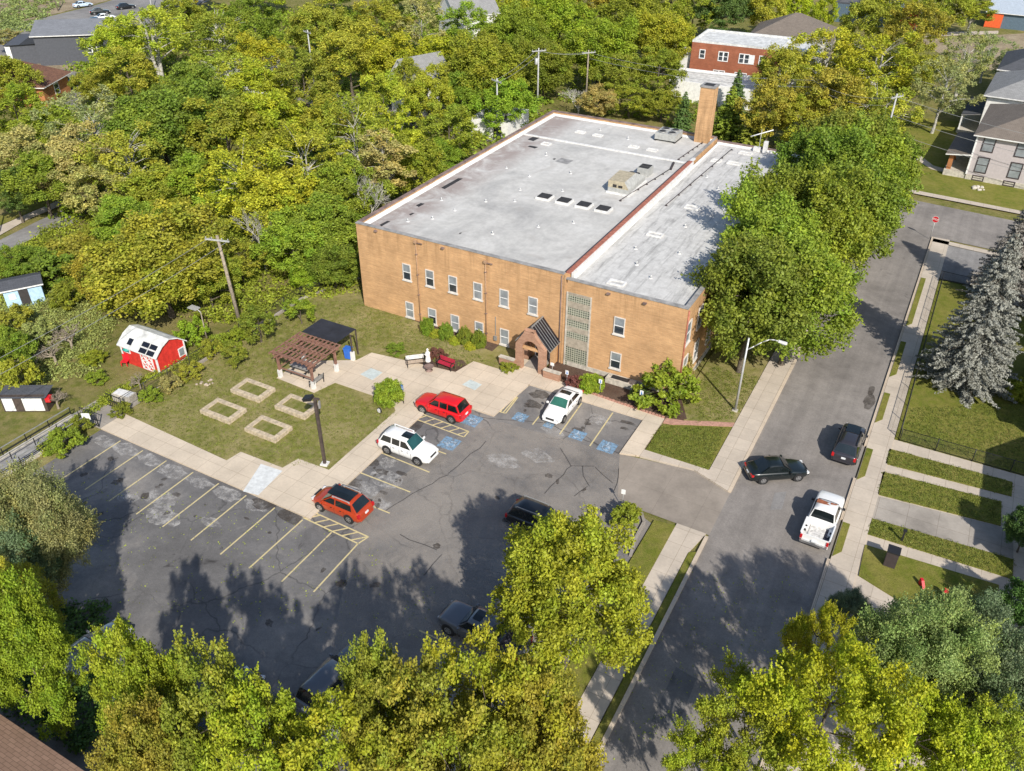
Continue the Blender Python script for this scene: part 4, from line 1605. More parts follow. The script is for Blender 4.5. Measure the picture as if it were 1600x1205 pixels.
g.box(-4.0, -.06, 1.25, -3.4, -.04, 1.85, 'glass_dark')
g.build('window', sh)
g = MB()
g.box(.0, Dp - .75, .5, .04, Dp - .1, 1.35, 'white_paint')
g.box(.02, Dp - .68, .58, .05, Dp - .17, 1.27, 'glass_blind')
g.build('window', sh)

# white panelled shed in the lower garden
wt = empty('white_door_shed', (-14.9, -28.9, 0), R_(30), 'low shed front with white and brown panels in the dark corner of the garden', 'shed')
g = MB()
g.box(0, 0, 0, 3.6, 1.3, 1.5, 'wood_dark')
g.build('wall', wt)
g = MB()
a = [(-.15, -.2, 1.45), (3.8, -.2, 1.45), (3.8, 1.5, 1.62), (-.15, 1.5, 1.62)]
g.poly(a, 'shingle_charcoal', uv=uvq(a))
g.build('roof', wt)
for x0, x1 in ((.15, 1.0), (1.75, 2.5), (2.52, 3.35)):
    g = MB()
    g.box(x0, -.04, .1, x1, 0, 1.4, 'white_paint')
    g.build('door_panel', wt)
g = MB()
g.box(3.61, .0, .9, 4.0, .5, 1.35, 'sign_red')
g.build('red_box', wt)

# ================================================================== VEHICLES


def loft_body(mb, st, mat):
    """st: (x, halfwidth, zbottom, ztop, crown)"""
    rows = []
    for x, w_, zb, zt, cr in st:
        h_ = zt - zb
        half = [(w_ * .86, zb), (w_ * .97, zb + .05), (w_, zb + h_ * .32), (w_ * .995, zb + h_ * .62), (w_ * .965, zt - h_ * .16), (w_ * .90, zt - .02), (w_ * .80, zt + cr * .35), (w_ * .45, zt + cr * .85), (0, zt + cr)]
        ring = [(x, y, z) for y, z in half] + [(x, -y, z) for y, z in half[-2::-1]]
        rows.append(ring)
    b = len(mb.v)
    n = len(rows[0])
    for r in rows:
        mb.v += r
    for k in range(len(rows) - 1):
        for i in range(n - 1):
            mb.face((b + k * n + i, b + (k + 1) * n + i, b + (k + 1) * n + i + 1, b + k * n + i + 1), mat, True)
        mb.face((b + k * n + n - 1, b + (k + 1) * n + n - 1, b + (k + 1) * n, b + k * n), 'plastic_black')
    mb.face([b + i for i in range(n)], mat)
    mb.face([b + (len(rows) - 1) * n + i for i in range(n)][::-1], mat)


def make_car(name, label, cat, loc, rz, L=4.7, W=1.85, kind='suv', paint='paint_white', glass='glass_car', wind=None, sunroof=None, rails=None, clad=None, group=None, z=0.0, roofmat=None):
    root = empty(name, (loc[0], loc[1], z), rz, label, cat, group)
    h = W / 2
    f, r = L / 2, -L / 2
    if kind == 'suv':
        zb, belt, hood, roof = .30, 1.06, 1.02, 1.74
        cb, ct, rt, rb = f - 1.30, f - 2.0, r + .52, r + .16
        st = [(r, h * .80, .45, .78, .0), (r + .03, h * .9, .36, .98, .02), (r + .14, h * .97, zb, belt, .03), (r + .6, h, zb, belt, .03), (0, h, zb, belt, .03), (cb, h * .995, zb, belt - .01, .03), (f - .7, h * .985, zb, hood - .02, .05), (f - .32, h * .93, zb + .02, hood - .07, .05), (f - .08, h * .84, .36, .86, .04), (f, h * .70, .42, .72, .0)]
    elif kind == 'crossover':
        zb, belt, hood, roof = .28, 1.02, .98, 1.62
        cb, ct, rt, rb = f - .98, f - 1.85, r + .75, r + .22
        st = [(r, h * .74, .42, .76, .0), (r + .05, h * .86, .34, .95, .02), (r + .2, h * .95, zb, belt + .02, .03), (r + .7, h, zb, belt, .03), (0, h, zb, belt - .02, .03), (cb, h * .99, zb, belt - .04, .04), (f - .6, h * .95, zb, hood - .10, .06), (f - .26, h * .86, zb + .02, .80, .06), (f - .06, h * .70, .34, .68, .04), (f, h * .55, .40, .58, .0)]
    elif kind == 'sedan':
        zb, belt, hood, roof = .24, .92, .88, 1.43
        cb, ct, rt, rb = f - 1.38, f - 2.12, r + 1.35, r + .62
        st = [(r, h * .72, .38, .74, .0), (r + .06, h * .84, .30, .88, .03), (r + .25, h * .94, zb, .93, .04), (r + .62, h * .985, zb, .945, .05), (0, h, zb, belt, .04), (cb, h * .99, zb, belt - .02, .05), (f - .7, h * .96, zb, hood - .09, .06), (f - .3, h * .88, zb + .02, .74, .06), (f - .07, h * .74, .28, .62, .04), (f, h * .58, .34, .55, .0)]
    else:  # pickup
        zb, belt, hood, roof = .38, 1.12, 1.08, 1.80
        cb, ct, rt, rb = f - 1.50, f - 2.15, f - 3.35, f - 3.55
        if kind == 'crewcab':
            rt, rb = f - 3.95, f - 4.1
        st = [(rb - .12, h * .97, zb, belt - .04, .0), (rb, h, zb, belt, .02), (cb, h * .995, zb, belt, .03), (f - .75, h * .985, zb, hood, .05), (f - .3, h * .95, zb, hood - .06, .06), (f - .07, h * .87, .42, .92, .04), (f, h * .78, .5, .78, .0)]
    g = MB()
    loft_body(g, st, paint)
    # cabin
    wb, wt = h * .90, h * .73
    e = .03
    rm = roofmat or paint
    xs_ = [rb, rt, rt + (ct - rt) * .25, rt + (ct - rt) * .6, ct, cb]
    crown = .045
    rows = []
    for i, x in enumerate(xs_):
        if i in (0, 5):
            rows.append([(x, wb, belt - e), (x, wb * .5, belt + .0), (x, 0, belt + .01), (x, -wb * .5, belt + .0), (x, -wb, belt - e)])
        else:
            zr = roof - (0.03 if i in (1, 4) else 0)
            rows.append([(x, wt, zr - .035), (x, wt * .55, zr + crown * .7), (x, 0, zr + crown), (x, -wt * .55, zr + crown * .7), (x, -wt, zr - .035)])
    b = len(g.v)
    for q in rows:
        g.v += q
    for k in range(5):
        for i in range(4):
            g.face((b + k * 5 + i, b + (k + 1) * 5 + i, b + (k + 1) * 5 + i + 1, b + k * 5 + i + 1), rm if k in (1, 2, 3) else paint, k in (1, 2, 3))
    # sides
    for s, i0 in ((1, 0), (-1, 4)):
        q = [b + i0, b + 25 + i0] + [b + k * 5 + i0 for k in (4, 3, 2, 1)]
        g.face(q if s > 0 else q[::-1], paint)
    if kind in ('pickup', 'crewcab'):
        # cargo bed
        x0, x1 = r + .05, rb - .13
        t = .07
        g.box(x0, -h * .97, .45, x1, h * .97, .62, paint)
        for s in (-1, 1):
            g.box(x0, s * h * .97 - (t if s > 0 else 0), .62, x1, s * h * .97 + (0 if s > 0 else t), belt + .02, paint)
            g.box(x0 + .05, s * h * .985 - .05, belt + .02, x1 - .02, s * h * .985 + .05, belt + .06, 'plastic_black' if kind == 'crewcab' else paint)
        g.box(x0, -h * .93, .62, x0 + t, h * .93, belt, paint)
        g.box(x1 - t, -h * .93, .62, x1, h * .93, belt, paint)
        for s in (-1, 1):
            g.box(r + 1.0, s * h * .9 - .22 * (s > 0), .62, r + 1.9, s * h * .9 + .22 * (s < 0), .85, paint)
    for s in (-1, 1):
        for xx in ((cb - .12, (cb + r) / 2 + .45, r + 1.32) if kind not in ('pickup', 'crewcab') else (cb - .1, rb + .06)):
            g.box(xx - .01, s * h * .99, zb + .16, xx + .01, s * (h * 1.0 + .003), belt - .12, 'plastic_black')
        for xx in (((cb + r) / 2 + .62, r + 1.5) if kind not in ('pickup', 'crewcab') else (rb + .25,)):
            g.box(xx, s * h * .97, belt - .2, xx + .18, s * (h + .012), belt - .165, 'chrome' if kind == 'pickup' else 'plastic_black')
    bo = g.build('body', root)
    if kind in ('pickup', 'crewcab'):
        g = MB()
        g.box(x0 + t, -h * .92, .622, x1 - t, h * .2 - .6 if kind == 'pickup' else h * .92, .64, 'bedliner')
        if kind == 'pickup':
            g.box(x0 + t, h * .2 - .6, .622, x1 - t, h * .92, .66, 'truck_bed_white')
            g.box(x0 + t + .1, -.45, .66, x1 - .2, .55, .74, 'truck_bed_white')
        g.build('bed_liner', bo)
        g = MB()
        g.box(r - .10, -h * .93, .48, r + .04, h * .93, .66, 'chrome')
        g.build('rear_bumper', root)

    def S(x, v, s, off=.012):
        xr, xf = rb + (rt - rb) * v, cb + (ct - cb) * v
        x = max(xr + .10, min(xf - .10, x))
        yy = wb + (wt - wb) * v
        zz = belt - e + (roof - .035 - belt + e) * v
        return (x, s * (yy + off), zz + .004)
    cuts = {'suv': [(rb + .15, r + 1.28), (r + 1.38, (cb + r) / 2 + .42), ((cb + r) / 2 + .52, cb)], 'crossover': [(rb + .45, -.12), (-.02, cb)], 'sedan': [(rb + .15, -.2), (-.1, cb)],
            'pickup': [(rb, cb)], 'crewcab': [(rb, rb + 1.25), (rb + 1.35, cb)]}[kind]
    for s in (-1, 1):
        for a, c in cuts:
            g = MB()
            bot, top = [], []
            for k in range(7):
                x = a + (c - a) * k / 6
                bot.append(S(x, .14, s))
                top.append(S(x, .86, s))
            q = bot + top[::-1]
            g.poly(q if s < 0 else q[::-1], glass)
            g.build('side_window', bo)

    def W_(x0, z0, w0, x1, z1, w1, nm, mat, t0=.08, t1=.93, off=.018):
        g = MB()
        d = Vector((x1 - x0, 0, z1 - z0))
        nrm = Vector((-d.z, 0, d.x)).normalized()
        if nm != 'rear_window':
            nrm = -nrm if nrm.x < 0 else nrm
        else:
            nrm = nrm if nrm.x < 0 else -nrm
        cols = []
        for t in (t0, t1):
            p = Vector((x0, 0, z0)) + d * t + nrm * off
            ww = (w0 + (w1 - w0) * t) * .90
            cr = .012 + .04 * t
            cols.append([(p.x, ww, p.z - .0), (p.x, ww * .5, p.z + cr * .7), (p.x, 0, p.z + cr), (p.x, -ww * .5, p.z + cr * .7), (p.x, -ww, p.z)])
        b = len(g.v)
        g.v += cols[0] + cols[1]
        for i in range(4):
            g.face((b + i, b + i + 1, b + 6 + i, b + 5 + i), mat, True)
        return g.build(nm, bo)
    W_(cb, belt, wb, ct, roof, wt, 'windscreen', wind or glass)
    W_(rb, belt, wb, rt, roof, wt, 'rear_window', glass)
    if sunroof:
        a, c, ww = sunroof
        g = MB()
        q = [(a, ww, roof + .032), (a, 0, roof + .07), (a, -ww, roof + .032), (c, -ww, roof + .032), (c, 0, roof + .07), (c, ww, roof + .032)]
        g.v += q
        g.face((0, 1, 4, 5), 'glass_car')
        g.face((1, 2, 3, 4), 'glass_car')
        g.build('sunroof', bo)
    if rails:
        for s in (-1, 1):
            g = MB()
            g.bar((rt + .15, s * wt * .93, roof + .07), (ct - .1, s * wt * .93, roof + .06), .05, .05, rails)
            g.box(rt + .15, s * wt * .93 - .02, roof - .05, rt + .25, s * wt * .93 + .02, roof + .06, rails)
            g.box(ct - .2, s * wt * .93 - .02, roof - .05, ct - .1, s * wt * .93 + .02, roof + .06, rails)
            g.build('roof_rail', bo)
    # lights, grille, plate, bumpers
    zl = hood - .28 if kind in ('suv', 'pickup', 'crewcab') else hood - .30
    for s in (-1, 1):
        g = MB()
        mx = Matrix.Translation((f - .14, s * h * .62, zl)) @ Matrix.Rotation(s * R_(-18), 4, 'Z')
        g.box(-.10, -.17, -.07, .10, .17, .08, 'lamp_clear', mx)
        g.build('headlight', root)
        g = MB()
        if kind in ('suv', 'crossover'):
            g.box(r - .01, s * h * .86 - .09, .72, r + .17, s * h * .86 + .09, 1.0, 'lamp_red')
        elif kind == 'sedan':
            g.box(r - .01, s * h * .70 - .17, .66, r + .18, s * h * .70 + .17, .82, 'lamp_red')
        else:
            g.box(r + .0, s * h * .90 - .07, .72, r + .12, s * h * .90 + .08, 1.05, 'lamp_red')
        g.build('tail_light', root)
        g = MB()
        mx = Matrix.Translation((cb - .22, s * (h + .09), belt + .02))
        g.box(-.06, -.11, -.05, .07, .10, .11, paint if kind != 'pickup' else 'plastic_black', mx)
        g.build('wing_mirror', root, bevel=.02)
    g = MB()
    g.box(f - .09, -h * .40, zl - .08, f + .015, h * .40, zl + .07, 'plastic_black')
    for k in range(6):
        y = -h * .34 + k * h * .136
        g.box(f - .07, y - .012, zl - .07, f + .022, y + .012, zl + .06, 'chrome' if kind != 'crossover' else 'plastic_black')
    g.build('grille', root)
    g = MB()
    g.box(f - .22, -h * .72, zb + .06, f + .03, h * .72, zb + .24, clad or paint)
    g.build('front_bumper', root, bevel=.03)
    if kind not in ('pickup', 'crewcab'):
        g = MB()
        g.box(r - .04, -h * .78, zb + .08, r + .2, h * .78, zb + .28, clad or paint)
        g.build('rear_bumper', root, bevel=.03)
    g = MB()
    zp = .78 if kind != 'sedan' else .62
    g.box(r - .055, -.16, zp - .06, r + .03, .16, zp + .07, 'plate')
    g.build('number_plate', root)
    if clad:
        g = MB()
        for s in (-1, 1):
            g.box(r + .5, s * h - .02, zb, f - .5, s * h + .012, zb + .12, clad)
        g.build('side_sill', root)
    # wheels
    R = {'suv': .38, 'crossover': .36, 'sedan': .33}.get(kind, .39)
    for fx in (f - .88, r + .92 if kind not in ('pickup', 'crewcab') else r + 1.25):
        for s in (-1, 1):
            g = MB()
            g.tube((fx, s * (h - .22), R + .02), (fx, s * (h + .004), R + .02), R * 1.17, R * 1.17, 'plastic_black', 20, smooth=False)
            g.build('wheel_arch', bo)
            g = MB()
            yo, yi = s * (h + .018), s * (h - .21)
            g.tube((fx, yi, R), (fx, yo, R), R, R, 'tyre', 22, smooth=True)
            wh = g.build('wheel', root)
            g = MB()
            g.tube((fx, yo - s * .04, R), (fx, yo + s * .006, R), R * .66, R * .62, 'rim', 16, smooth=False)
            for k in range(5):
                t = k * 2 * PI / 5
                cx_, cz_ = fx + R * .40 * math.cos(t), R + R * .40 * math.sin(t)
                g.tube((cx_, yo, cz_), (cx_, yo + s * .012, cz_), R * .13, R * .13, 'plastic_black', 6, smooth=False)
            g.build('rim', wh)
    return root


make_car('parked_suv', 'bright red SUV parked between the patio and the hatched paint', 'car', (16.65, -11.45), PI, 4.6, 1.85, 'suv', 'paint_red', clad=None, rails=None)
ws = make_car('parked_suv', 'white SUV with dark sunroof parked nose out beside the long pavement', 'car', (17.2, -17.2), 0, 4.6, 1.88, 'suv', 'paint_white', 'glass_car', 'glass_teal', sunroof=(-.35, .45, .36), rails='paint_white')
make_car('parked_crossover', 'orange crossover with full glass roof beside hatched paint', 'car', (16.75, -24.75), PI, 4.35, 1.86, 'crossover', 'paint_orange', 'glass_car', 'glass_green', sunroof=(-1.2, .75, .52), rails='metal_pale', clad=None)
make_car('parked_sedan', 'white sedan parked nose out in the stall by the entrance', 'car', (25.1, -6.3), -PI / 2, 4.75, 1.82, 'sedan', 'paint_white', 'glass_car', 'glass_green', sunroof=(-.78, -.28, .48))
make_car('moving_sedan', 'dark green sedan turning across the street beside the driveway', 'car', (42.7, -6.0), R_(36), 4.5, 1.8, 'sedan', 'paint_green', 'glass_car')
make_car('parked_suv', 'dark grey SUV parked at the right kerb, farthest along the street', 'car', (46.86, -.15), PI / 2 - R_(1), 4.75, 1.86, 'suv', 'paint_grey', 'glass_car', rails='plastic_black', sunroof=(-.2, .9, .5))
pk = make_car('pickup_truck', 'white pickup truck with rusty bonnet edge and open bed at the right kerb', 'pickup', (46.87, -9.85), PI / 2 - R_(1.5), 5.5, 1.92, 'pickup', 'paint_white', 'glass_car')
g = MB()
q = [(-.0, .70, 1.862), (.52, .70, 1.80), (.40, -.10, 1.858), (.25, .05, 1.87), (.1, -.2, 1.876), (.02, .2, 1.872)]
g.poly([(x + (5.5 / 2 - 3.35) + .62, y, z - .012) for x, y, z in q], 'rust')
g.poly([(x + (5.5 / 2 - 3.35) + .85, y, z) for x, y, z in ((0, -.2, 1.868), (.2, -.15, 1.868), (.25, -.62, 1.85), (.1, -.55, 1.857))], 'rust')
ru = g.build('rust_patch', [c for c in kids(pk) if c.name.startswith('body')][0])
make_car('parked_suv', 'black SUV half hidden behind the big maple by the lot mouth', 'car', (29.9, -19.6), 0, 4.7, 1.86, 'suv', 'paint_black', 'glass_car', rails='steel_grey')
make_car('parked_pickup', 'dark grey crew cab pickup in the tree shade, nose towards the left', 'pickup', (31.2, -29.6), PI - R_(3), 5.7, 1.92, 'crewcab', 'paint_darkgrey', 'glass_car', sunroof=(.0, .55, .4))
make_car('parked_suv', 'dark SUV under the yellow trees at the bottom of the lot', 'car', (25.6, -36.6), PI / 2 - R_(4), 4.8, 1.9, 'suv', 'paint_darkgrey', 'glass_car')
make_car('parked_sedan', 'silver car mostly covered by the leaning green tree at lower left', 'car', (12.0, -41.9), PI / 2, 4.6, 1.8, 'sedan', 'paint_silver', 'glass_blind', 'glass_blind')
make_car('parked_sedan', 'grey car hidden behind yellow leaves near the bottom of the lot', 'car', (17.3, -41.8), PI / 2, 4.6, 1.8, 'sedan', 'paint_grey', 'glass_car')
make_car('parked_sedan', 'black car tucked under leaf tips at the lower edge of the lot', 'car', (21.3, -40.6), PI / 2, 4.6, 1.8, 'sedan', 'paint_black', 'glass_car')
ra = math.atan2(24, 60)
for px, py, lab, pt, dr in ((130, 11, 'pale blue car on the far road at upper left', 'paint_lightblue', 1.25), (157, 22, 'dark green car parked in the yard behind the slate house', 'paint_green', 1.0), (165, 31, 'white car parked in the yard behind the slate house', 'paint_white', 1.2),
                        (152, 37, 'dark blue car nearest the slate house roof', 'paint_blue', 1.1), (197, 14, 'black car on the far road at the top edge', 'paint_black', 1.2)):
    p = G(px, py)
    make_car('parked_car', lab, 'car', (p.x, p.y), dr, 4.6, 1.85, 'sedan', pt)
p = G(102, 135)
make_car('parked_car', 'dark blue car on the drive beside the rusty roofed bungalow', 'car', (p.x, p.y), 2.2, 4.7, 1.85, 'suv', 'paint_blue')

# ================================================================== STREET FURNITURE & YARD
# raised beds
for i, ((x0, y0), lab) in enumerate((((-.6, -17.9), 'stone raised bed at the back left of the four beds'), ((-.6, -21.35), 'stone raised bed at the front left of the four beds'),
                                ((4.3, -17.9), 'stone raised bed nearest the pergola, behind the lamp pole'), ((4.3, -21.4), 'stone raised bed at the front right of the four beds'))):
    h = empty('raised_bed', (x0, y0, LZ), 0, lab, 'raised bed', 'stone raised beds on the lawn')
    g = MB()
    Lx, Ly, t = 3.2, 2.05, .42
    g.box(0, 0, -.1, Lx, t, .36, 'bed_stone')
    g.box(0, Ly - t, -.1, Lx, Ly, .36, 'bed_stone')
    g.box(0, t, -.1, t, Ly - t, .355, 'bed_stone')
    g.box(Lx - t, t, -.1, Lx, Ly - t, .355, 'bed_stone')
    g.build('border', h, bevel=.025)
    g = MB()
    g.box(t, t, -.05, Lx - t, Ly - t, .26, 'grass_lawn')
    g.build('soil', h)

# pergola
pg = empty('pergola', (1.5, -14.0, KZ), 0, 'red brown slatted timber pergola on white based posts over the patio', 'pergola')
posts = [(0, 0), (3.7, 0), (0, 3.1), (3.7, 3.1)]
for x, y in posts:
    g = MB()
    g.box(x - .09, y - .09, .55, x + .09, y + .09, 2.45, 'wood_red')
    po = g.build('post', pg)
    g = MB()
    g.box(x - .15, y - .15, -.1, x + .15, y + .15, .75, 'roof_white')
    g.build('post_base', po)
g = MB()
for y in (-.08, .08, 1.55, 3.02, 3.18):
    g.box(-.45, y - .04, 2.3, 4.15, y + .04, 2.5, 'wood_red')
for x in (.0, 1.85, 3.7):
    g.box(x - .05, -.4, 2.14, x + .05, 3.5, 2.298, 'wood_red')
g.build('beam', pg)
g = MB()
for k in range(11):
    x = -.4 + k * .45
    g.box(x - .035, -.5, 2.5, x + .035, 3.6, 2.62, 'wood_red')
for k in range(5):
    y = -.3 + k * .93
    g.box(-.4, y - .04, 2.62, 4.15, y + .04, 2.68, 'wood_red')
g.build('slat', pg)
for x, y in posts:
    g = MB()
    sx = .55 if x < 1 else -.55
    g.bar((x, y, 1.75), (x + sx, y, 2.3), .08, .08, 'wood_red')
    sy = .55 if y < 1 else -.55
    g.bar((x, y, 1.75), (x, y + sy, 2.3), .08, .08, 'wood_red')
    g.build('brace', pg)
g = MB()
g.bar((0, 0, 1.0), (0, 3.1, 1.0), .06, .12, 'wood_red')
g.bar((0, 0, 1.0), (3.7, 0, 1.0), .06, .12, 'wood_red')
g.build('rail', pg)
cn = empty('shade_canopy', (1.5, -10.4, KZ), 0, 'black cloth shade canopy stretched on posts behind the pergola', 'canopy')
g = MB()
nx, ny = 8, 6
b = 0
for j in range(ny + 1):
    for i in range(nx + 1):
        u, v = i / nx, j / ny
        g.v.append((-.3 + 3.95 * u, .0 + 2.75 * v, 2.62 + .08 * math.sin(PI * u) * 0 - .12 * math.sin(PI * u) * math.sin(PI * v)))
for j in range(ny):
    for i in range(nx):
        a = j * (nx + 1) + i
        g.face((a, a + 1, a + nx + 2, a + nx + 1), 'canopy_cloth', True)
g.build('cloth', cn)
for x, y in ((4.0 - .2, 1.7), (-.1, 2.6), (3.6, 2.7)):
    g = MB()
    g.box(x - .05, y - .05, 0, x + .05, y + .05, 2.6, 'wood_dark')
    po = g.build('post', cn)
    if x > 3.7:
        g = MB()
        g.box(x - .15, y - .15, -.1, x + .15, y + .15, .85, 'roof_white')
        g.build('post_base', po)

tb = empty('picnic_table', (2.7, -12.6, KZ), 0, 'grey picnic table with benches under the pergola', 'table')
g = MB()
g.box(-1.0, -.4, .7, 1.0, .4, .76, 'coping_grey')
g.build('top', tb)
for y in (-.75, .75):
    g = MB()
    g.box(-1.0, y - .14, .42, 1.0, y + .14, .47, 'coping_grey')
    g.build('bench', tb)
for x in (-.7, .7):
    g = MB()
    g.bar((x, -.7, 0), (x, .3, .7), .06, .08, 'black_metal')
    g.bar((x, .7, 0), (x, -.3, .7), .06, .08, 'black_metal')
    g.box(x - .03, -.85, .38, x + .03, .85, .42, 'black_metal')
    g.build('leg', tb)


def bench(loc, rz, lab, seatm, backm, sz=1.6):
    h = empty('park_bench', loc, rz, lab, 'bench')
    g = MB()
    for k in range(4):
        g.box(-sz / 2, -.25 + k * .125, .43, sz / 2, -.15 + k * .125, .47, seatm)
    g.build('seat', h)
    g = MB()
    for k in range(3):
        g.box(-sz / 2, .26 + k * .03, .55 + k * .13, sz / 2, .30 + k * .03, .66 + k * .13, backm)
    g.build('backrest', h)
    for x in (-sz / 2 + .08, sz / 2 - .08):
        g = MB()
        g.bar((x, -.25, 0), (x, -.22, .62), .06, .06, 'black_metal')
        g.bar((x, .28, 0), (x, .36, .95), .06, .06, 'black_metal')
        g.bar((x, -.25, .62), (x, .3, .64), .06, .05, 'black_metal')
        g.bar((x, -.25, .41), (x, .3, .41), .05, .05, 'black_metal')
        g.build('leg', h)
    return h


bench((10.75, -6.75, KZ), R_(42), 'pale wooden bench left of the white statue', 'bench_wood', 'roof_white')
bench((13.3, -5.75, KZ), R_(-4), 'dark red bench right of the white statue', 'bench_red', 'bench_red')
bench((5.0, -13.4, KZ), R_(-90), 'low grey bench at the right side of the pergola', 'coping_grey', 'coping_grey', 1.4)

# white robed statue
st = empty('garden_statue', (11.75, -6.2, KZ), R_(-30), 'white robed figure statue on a dark round pedestal between two benches', 'statue')
g = MB()
g.lathe([(.42, 0), (.44, .08), (.30, .14), (.22, .35), (.26, .42), (.26, .46)], 'trim_dark', 18)
g.build('pedestal', st)
g = MB()
g.lathe([(.25, .46), (.26, .55), (.20, .9), (.19, 1.15), (.22, 1.35), (.15, 1.46), (.055, 1.5), (.06, 1.54), (.10, 1.60), (.105, 1.68), (.07, 1.76), (.02, 1.79)], 'statue_white', 16)
for s in (-1, 1):
    g.tube((s * .19, 0, 1.38), (s * .23, -.12, 1.12), .065, .055, 'statue_white', 8)
    g.tube((s * .23, -.12, 1.12), (s * .04, -.27, 1.24), .055, .035, 'statue_white', 8)
g.build('figure', st)
rd = empty('fountain_bowl', (12.25, -6.85, KZ), 0, 'low dark round bowl in front of the white statue', 'bowl')
g = MB()
g.lathe([(.3, 0), (.34, .05), (.16, .12), (.14, .3), (.42, .42), (.46, .47), (.40, .46), (.1, .36)], 'coping_brown', 18)
g.build('bowl', rd)
bb = empty('recycling_bin', (4.75, -8.6, KZ), R_(10), 'blue bin beside the black shade canopy', 'bin')
g = MB()
g.v = [(x * s, y * s, z) for z, s in ((0, .85), (1.0, 1)) for x, y in ((-.33, -.28), (.33, -.28), (.33, .28), (-.33, .28))]
for q in ((0, 3, 2, 1), (4, 5, 6, 7), (0, 1, 5, 4), (1, 2, 6, 5), (2, 3, 7, 6), (3, 0, 4, 7)):
    g.face(q, 'blue_plastic')
g.build('body', bb)
g = MB()
g.box(-.36, -.31, 1.0, .36, .31, 1.07, 'blue_plastic')
g.build('lid', bb)


def sign(loc, rz, lab, hgt, w_, hh, mat, name='parking_sign', post='metal_pale', symbol=None, cat='sign'):
    h = empty(name, loc, rz, lab, cat)
    g = MB()
    g.tube((0, 0, 0), (0, 0, hgt), .03, .03, post, 6)
    g.build('post', h)
    g = MB()
    g.box(-w_ / 2, -.045, hgt - hh, w_ / 2, -.03, hgt, mat)
    pl = g.build('plate', h)
    if symbol:
        g = MB()
        g.box(-w_ * .12, -.05, hgt - hh * .6, w_ * .12, -.046, hgt - hh * .2, symbol)
        g.box(-w_ * .2, -.05, hgt - hh * .85, w_ * .25, -.046, hgt - hh * .6, symbol)
        g.build('symbol', pl)
    return h


sign((13.2, -12.1, KZ), R_(-20), 'blue parking sign leaning beside the round bush', 1.9, .32, .45, 'sign_blue', post='trim_dark', symbol='sign_white')
sign((23.85, -2.9, LZ), 0, 'small white sign at the edge of the bush beside the white sedan', 1.5, .3, .4, 'sign_white', symbol='sign_blue')
sign((26.9, -2.75, LZ), 0, 'white sign post in front of the basement areaway', 1.5, .3, .4, 'sign_white', symbol='sign_blue')
sign((30.6, -2.75, LZ), 0, 'blue and white sign in the mulch beside the bright green shrub', 1.6, .32, .45, 'sign_white', symbol='sign_blue')
sign((22.0, -2.0, LZ), 0, 'small white notice beside the brick entrance porch', 1.2, .35, .3, 'sign_white', post='metal_pale')
sign((34.0, -14.9, LZ), R_(10), 'white sign post at the kerbed island by the lot mouth', 1.6, .3, .4, 'sign_white')
lw = empty('round_lamp', (12.2, -14.1, LZ), R_(-20), 'small white round lamp with a black back standing on the lawn edge', 'lamp')
g = MB()
g.tube((0, .06, .25), (0, -.06, .25), .24, .24, 'black_metal', 16, smooth=False)
g.tube((0, 0, 0), (0, 0, .3), .04, .04, 'black_metal', 6)
g.build('housing', lw)
g = MB()
g.tube((.03, -.062, .27), (.04, -.10, .27), .2, .19, 'roof_white', 16, smooth=False)
g.build('face', lw)

# STOP sign at the cross street
sp = empty('stop_sign', (47.75, 45.4, KZ), R_(-10), 'red octagonal stop sign at the street corner', 'sign')
g = MB()
g.tube((0, 0, 0), (0, 0, 2.6), .04, .04, 'metal_pale', 6)
g.build('post', sp)
g = MB()
R8 = .40
pts = [(R8 * math.cos(PI / 8 + k * PI / 4), R8 * math.sin(PI / 8 + k * PI / 4)) for k in range(8)]
g.poly([(x, -.05, 2.35 + z) for x, z in pts], 'sign_white')
g.poly([(x, -.045, 2.35 + z) for x, z in pts][::-1], 'metal_pale')
g.poly([(x * .93, -.055, 2.35 + z * .93) for x, z in pts], 'sign_red')
pl = g.build('plate', sp)


def text(s, size, mat, loc, rot, par, name='lettering'):
    c = bpy.data.curves.new(name, 'FONT')
    c.body = s
    c.size = size
    c.align_x = 'CENTER'
    c.align_y = 'CENTER'
    c.extrude = .003
    c.offset = size * .02
    o = bpy.data.objects.new(name, c)
    col.objects.link(o)
    dg = bpy.context.evaluated_depsgraph_get()
    me = bpy.data.meshes.new_from_object(o.evaluated_get(dg))
    bpy.data.objects.remove(o)
    me.materials.clear()
    me.materials.append(M[mat])
    o = bpy.data.objects.new(name, me)
    col.objects.link(o)
    o.parent = par
    o.location = loc
    o.rotation_euler = rot
    return o


text('STOP', .28, 'sign_white', (0, -.062, 2.35), (PI / 2, 0, 0), pl)

# street lamp
sl = empty('street_lamp', (37.7, .5, LZ), R_(0), 'tall pale steel street lamp with a curved arm over the pavement', 'street lamp')
g = MB()
g.tube((0, 0, 0), (0, 0, 7.0), .11, .07, 'metal_pale', 10)
g.box(-.22, -.22, -.08, .22, .22, .06, 'limestone')
g.build('pole', sl)
g = MB()
pp = [(0, 0, 5.9), (.5, .1, 6.35), (1.0, .2, 6.8), (1.5, .3, 7.15), (1.9, .35, 7.2), (2.2, .38, 7.15)]
for a, b_ in zip(pp, pp[1:]):
    g.tube(a, b_, .045, .045, 'metal_pale', 8)
am = g.build('arm', sl)
g = MB()
mx = Matrix.Translation((2.5, .42, 7.1)) @ Matrix.Rotation(R_(8), 4, 'Y') @ Matrix.Rotation(R_(8), 4, 'Z')
g.box(-.35, -.14, -.05, .35, .14, .09, 'roof_white', mx)
g.box(-.05, -.12, -.12, .3, .12, -.05, 'glass_blind', mx)
g.build('lamp_head', sl, bevel=.03)

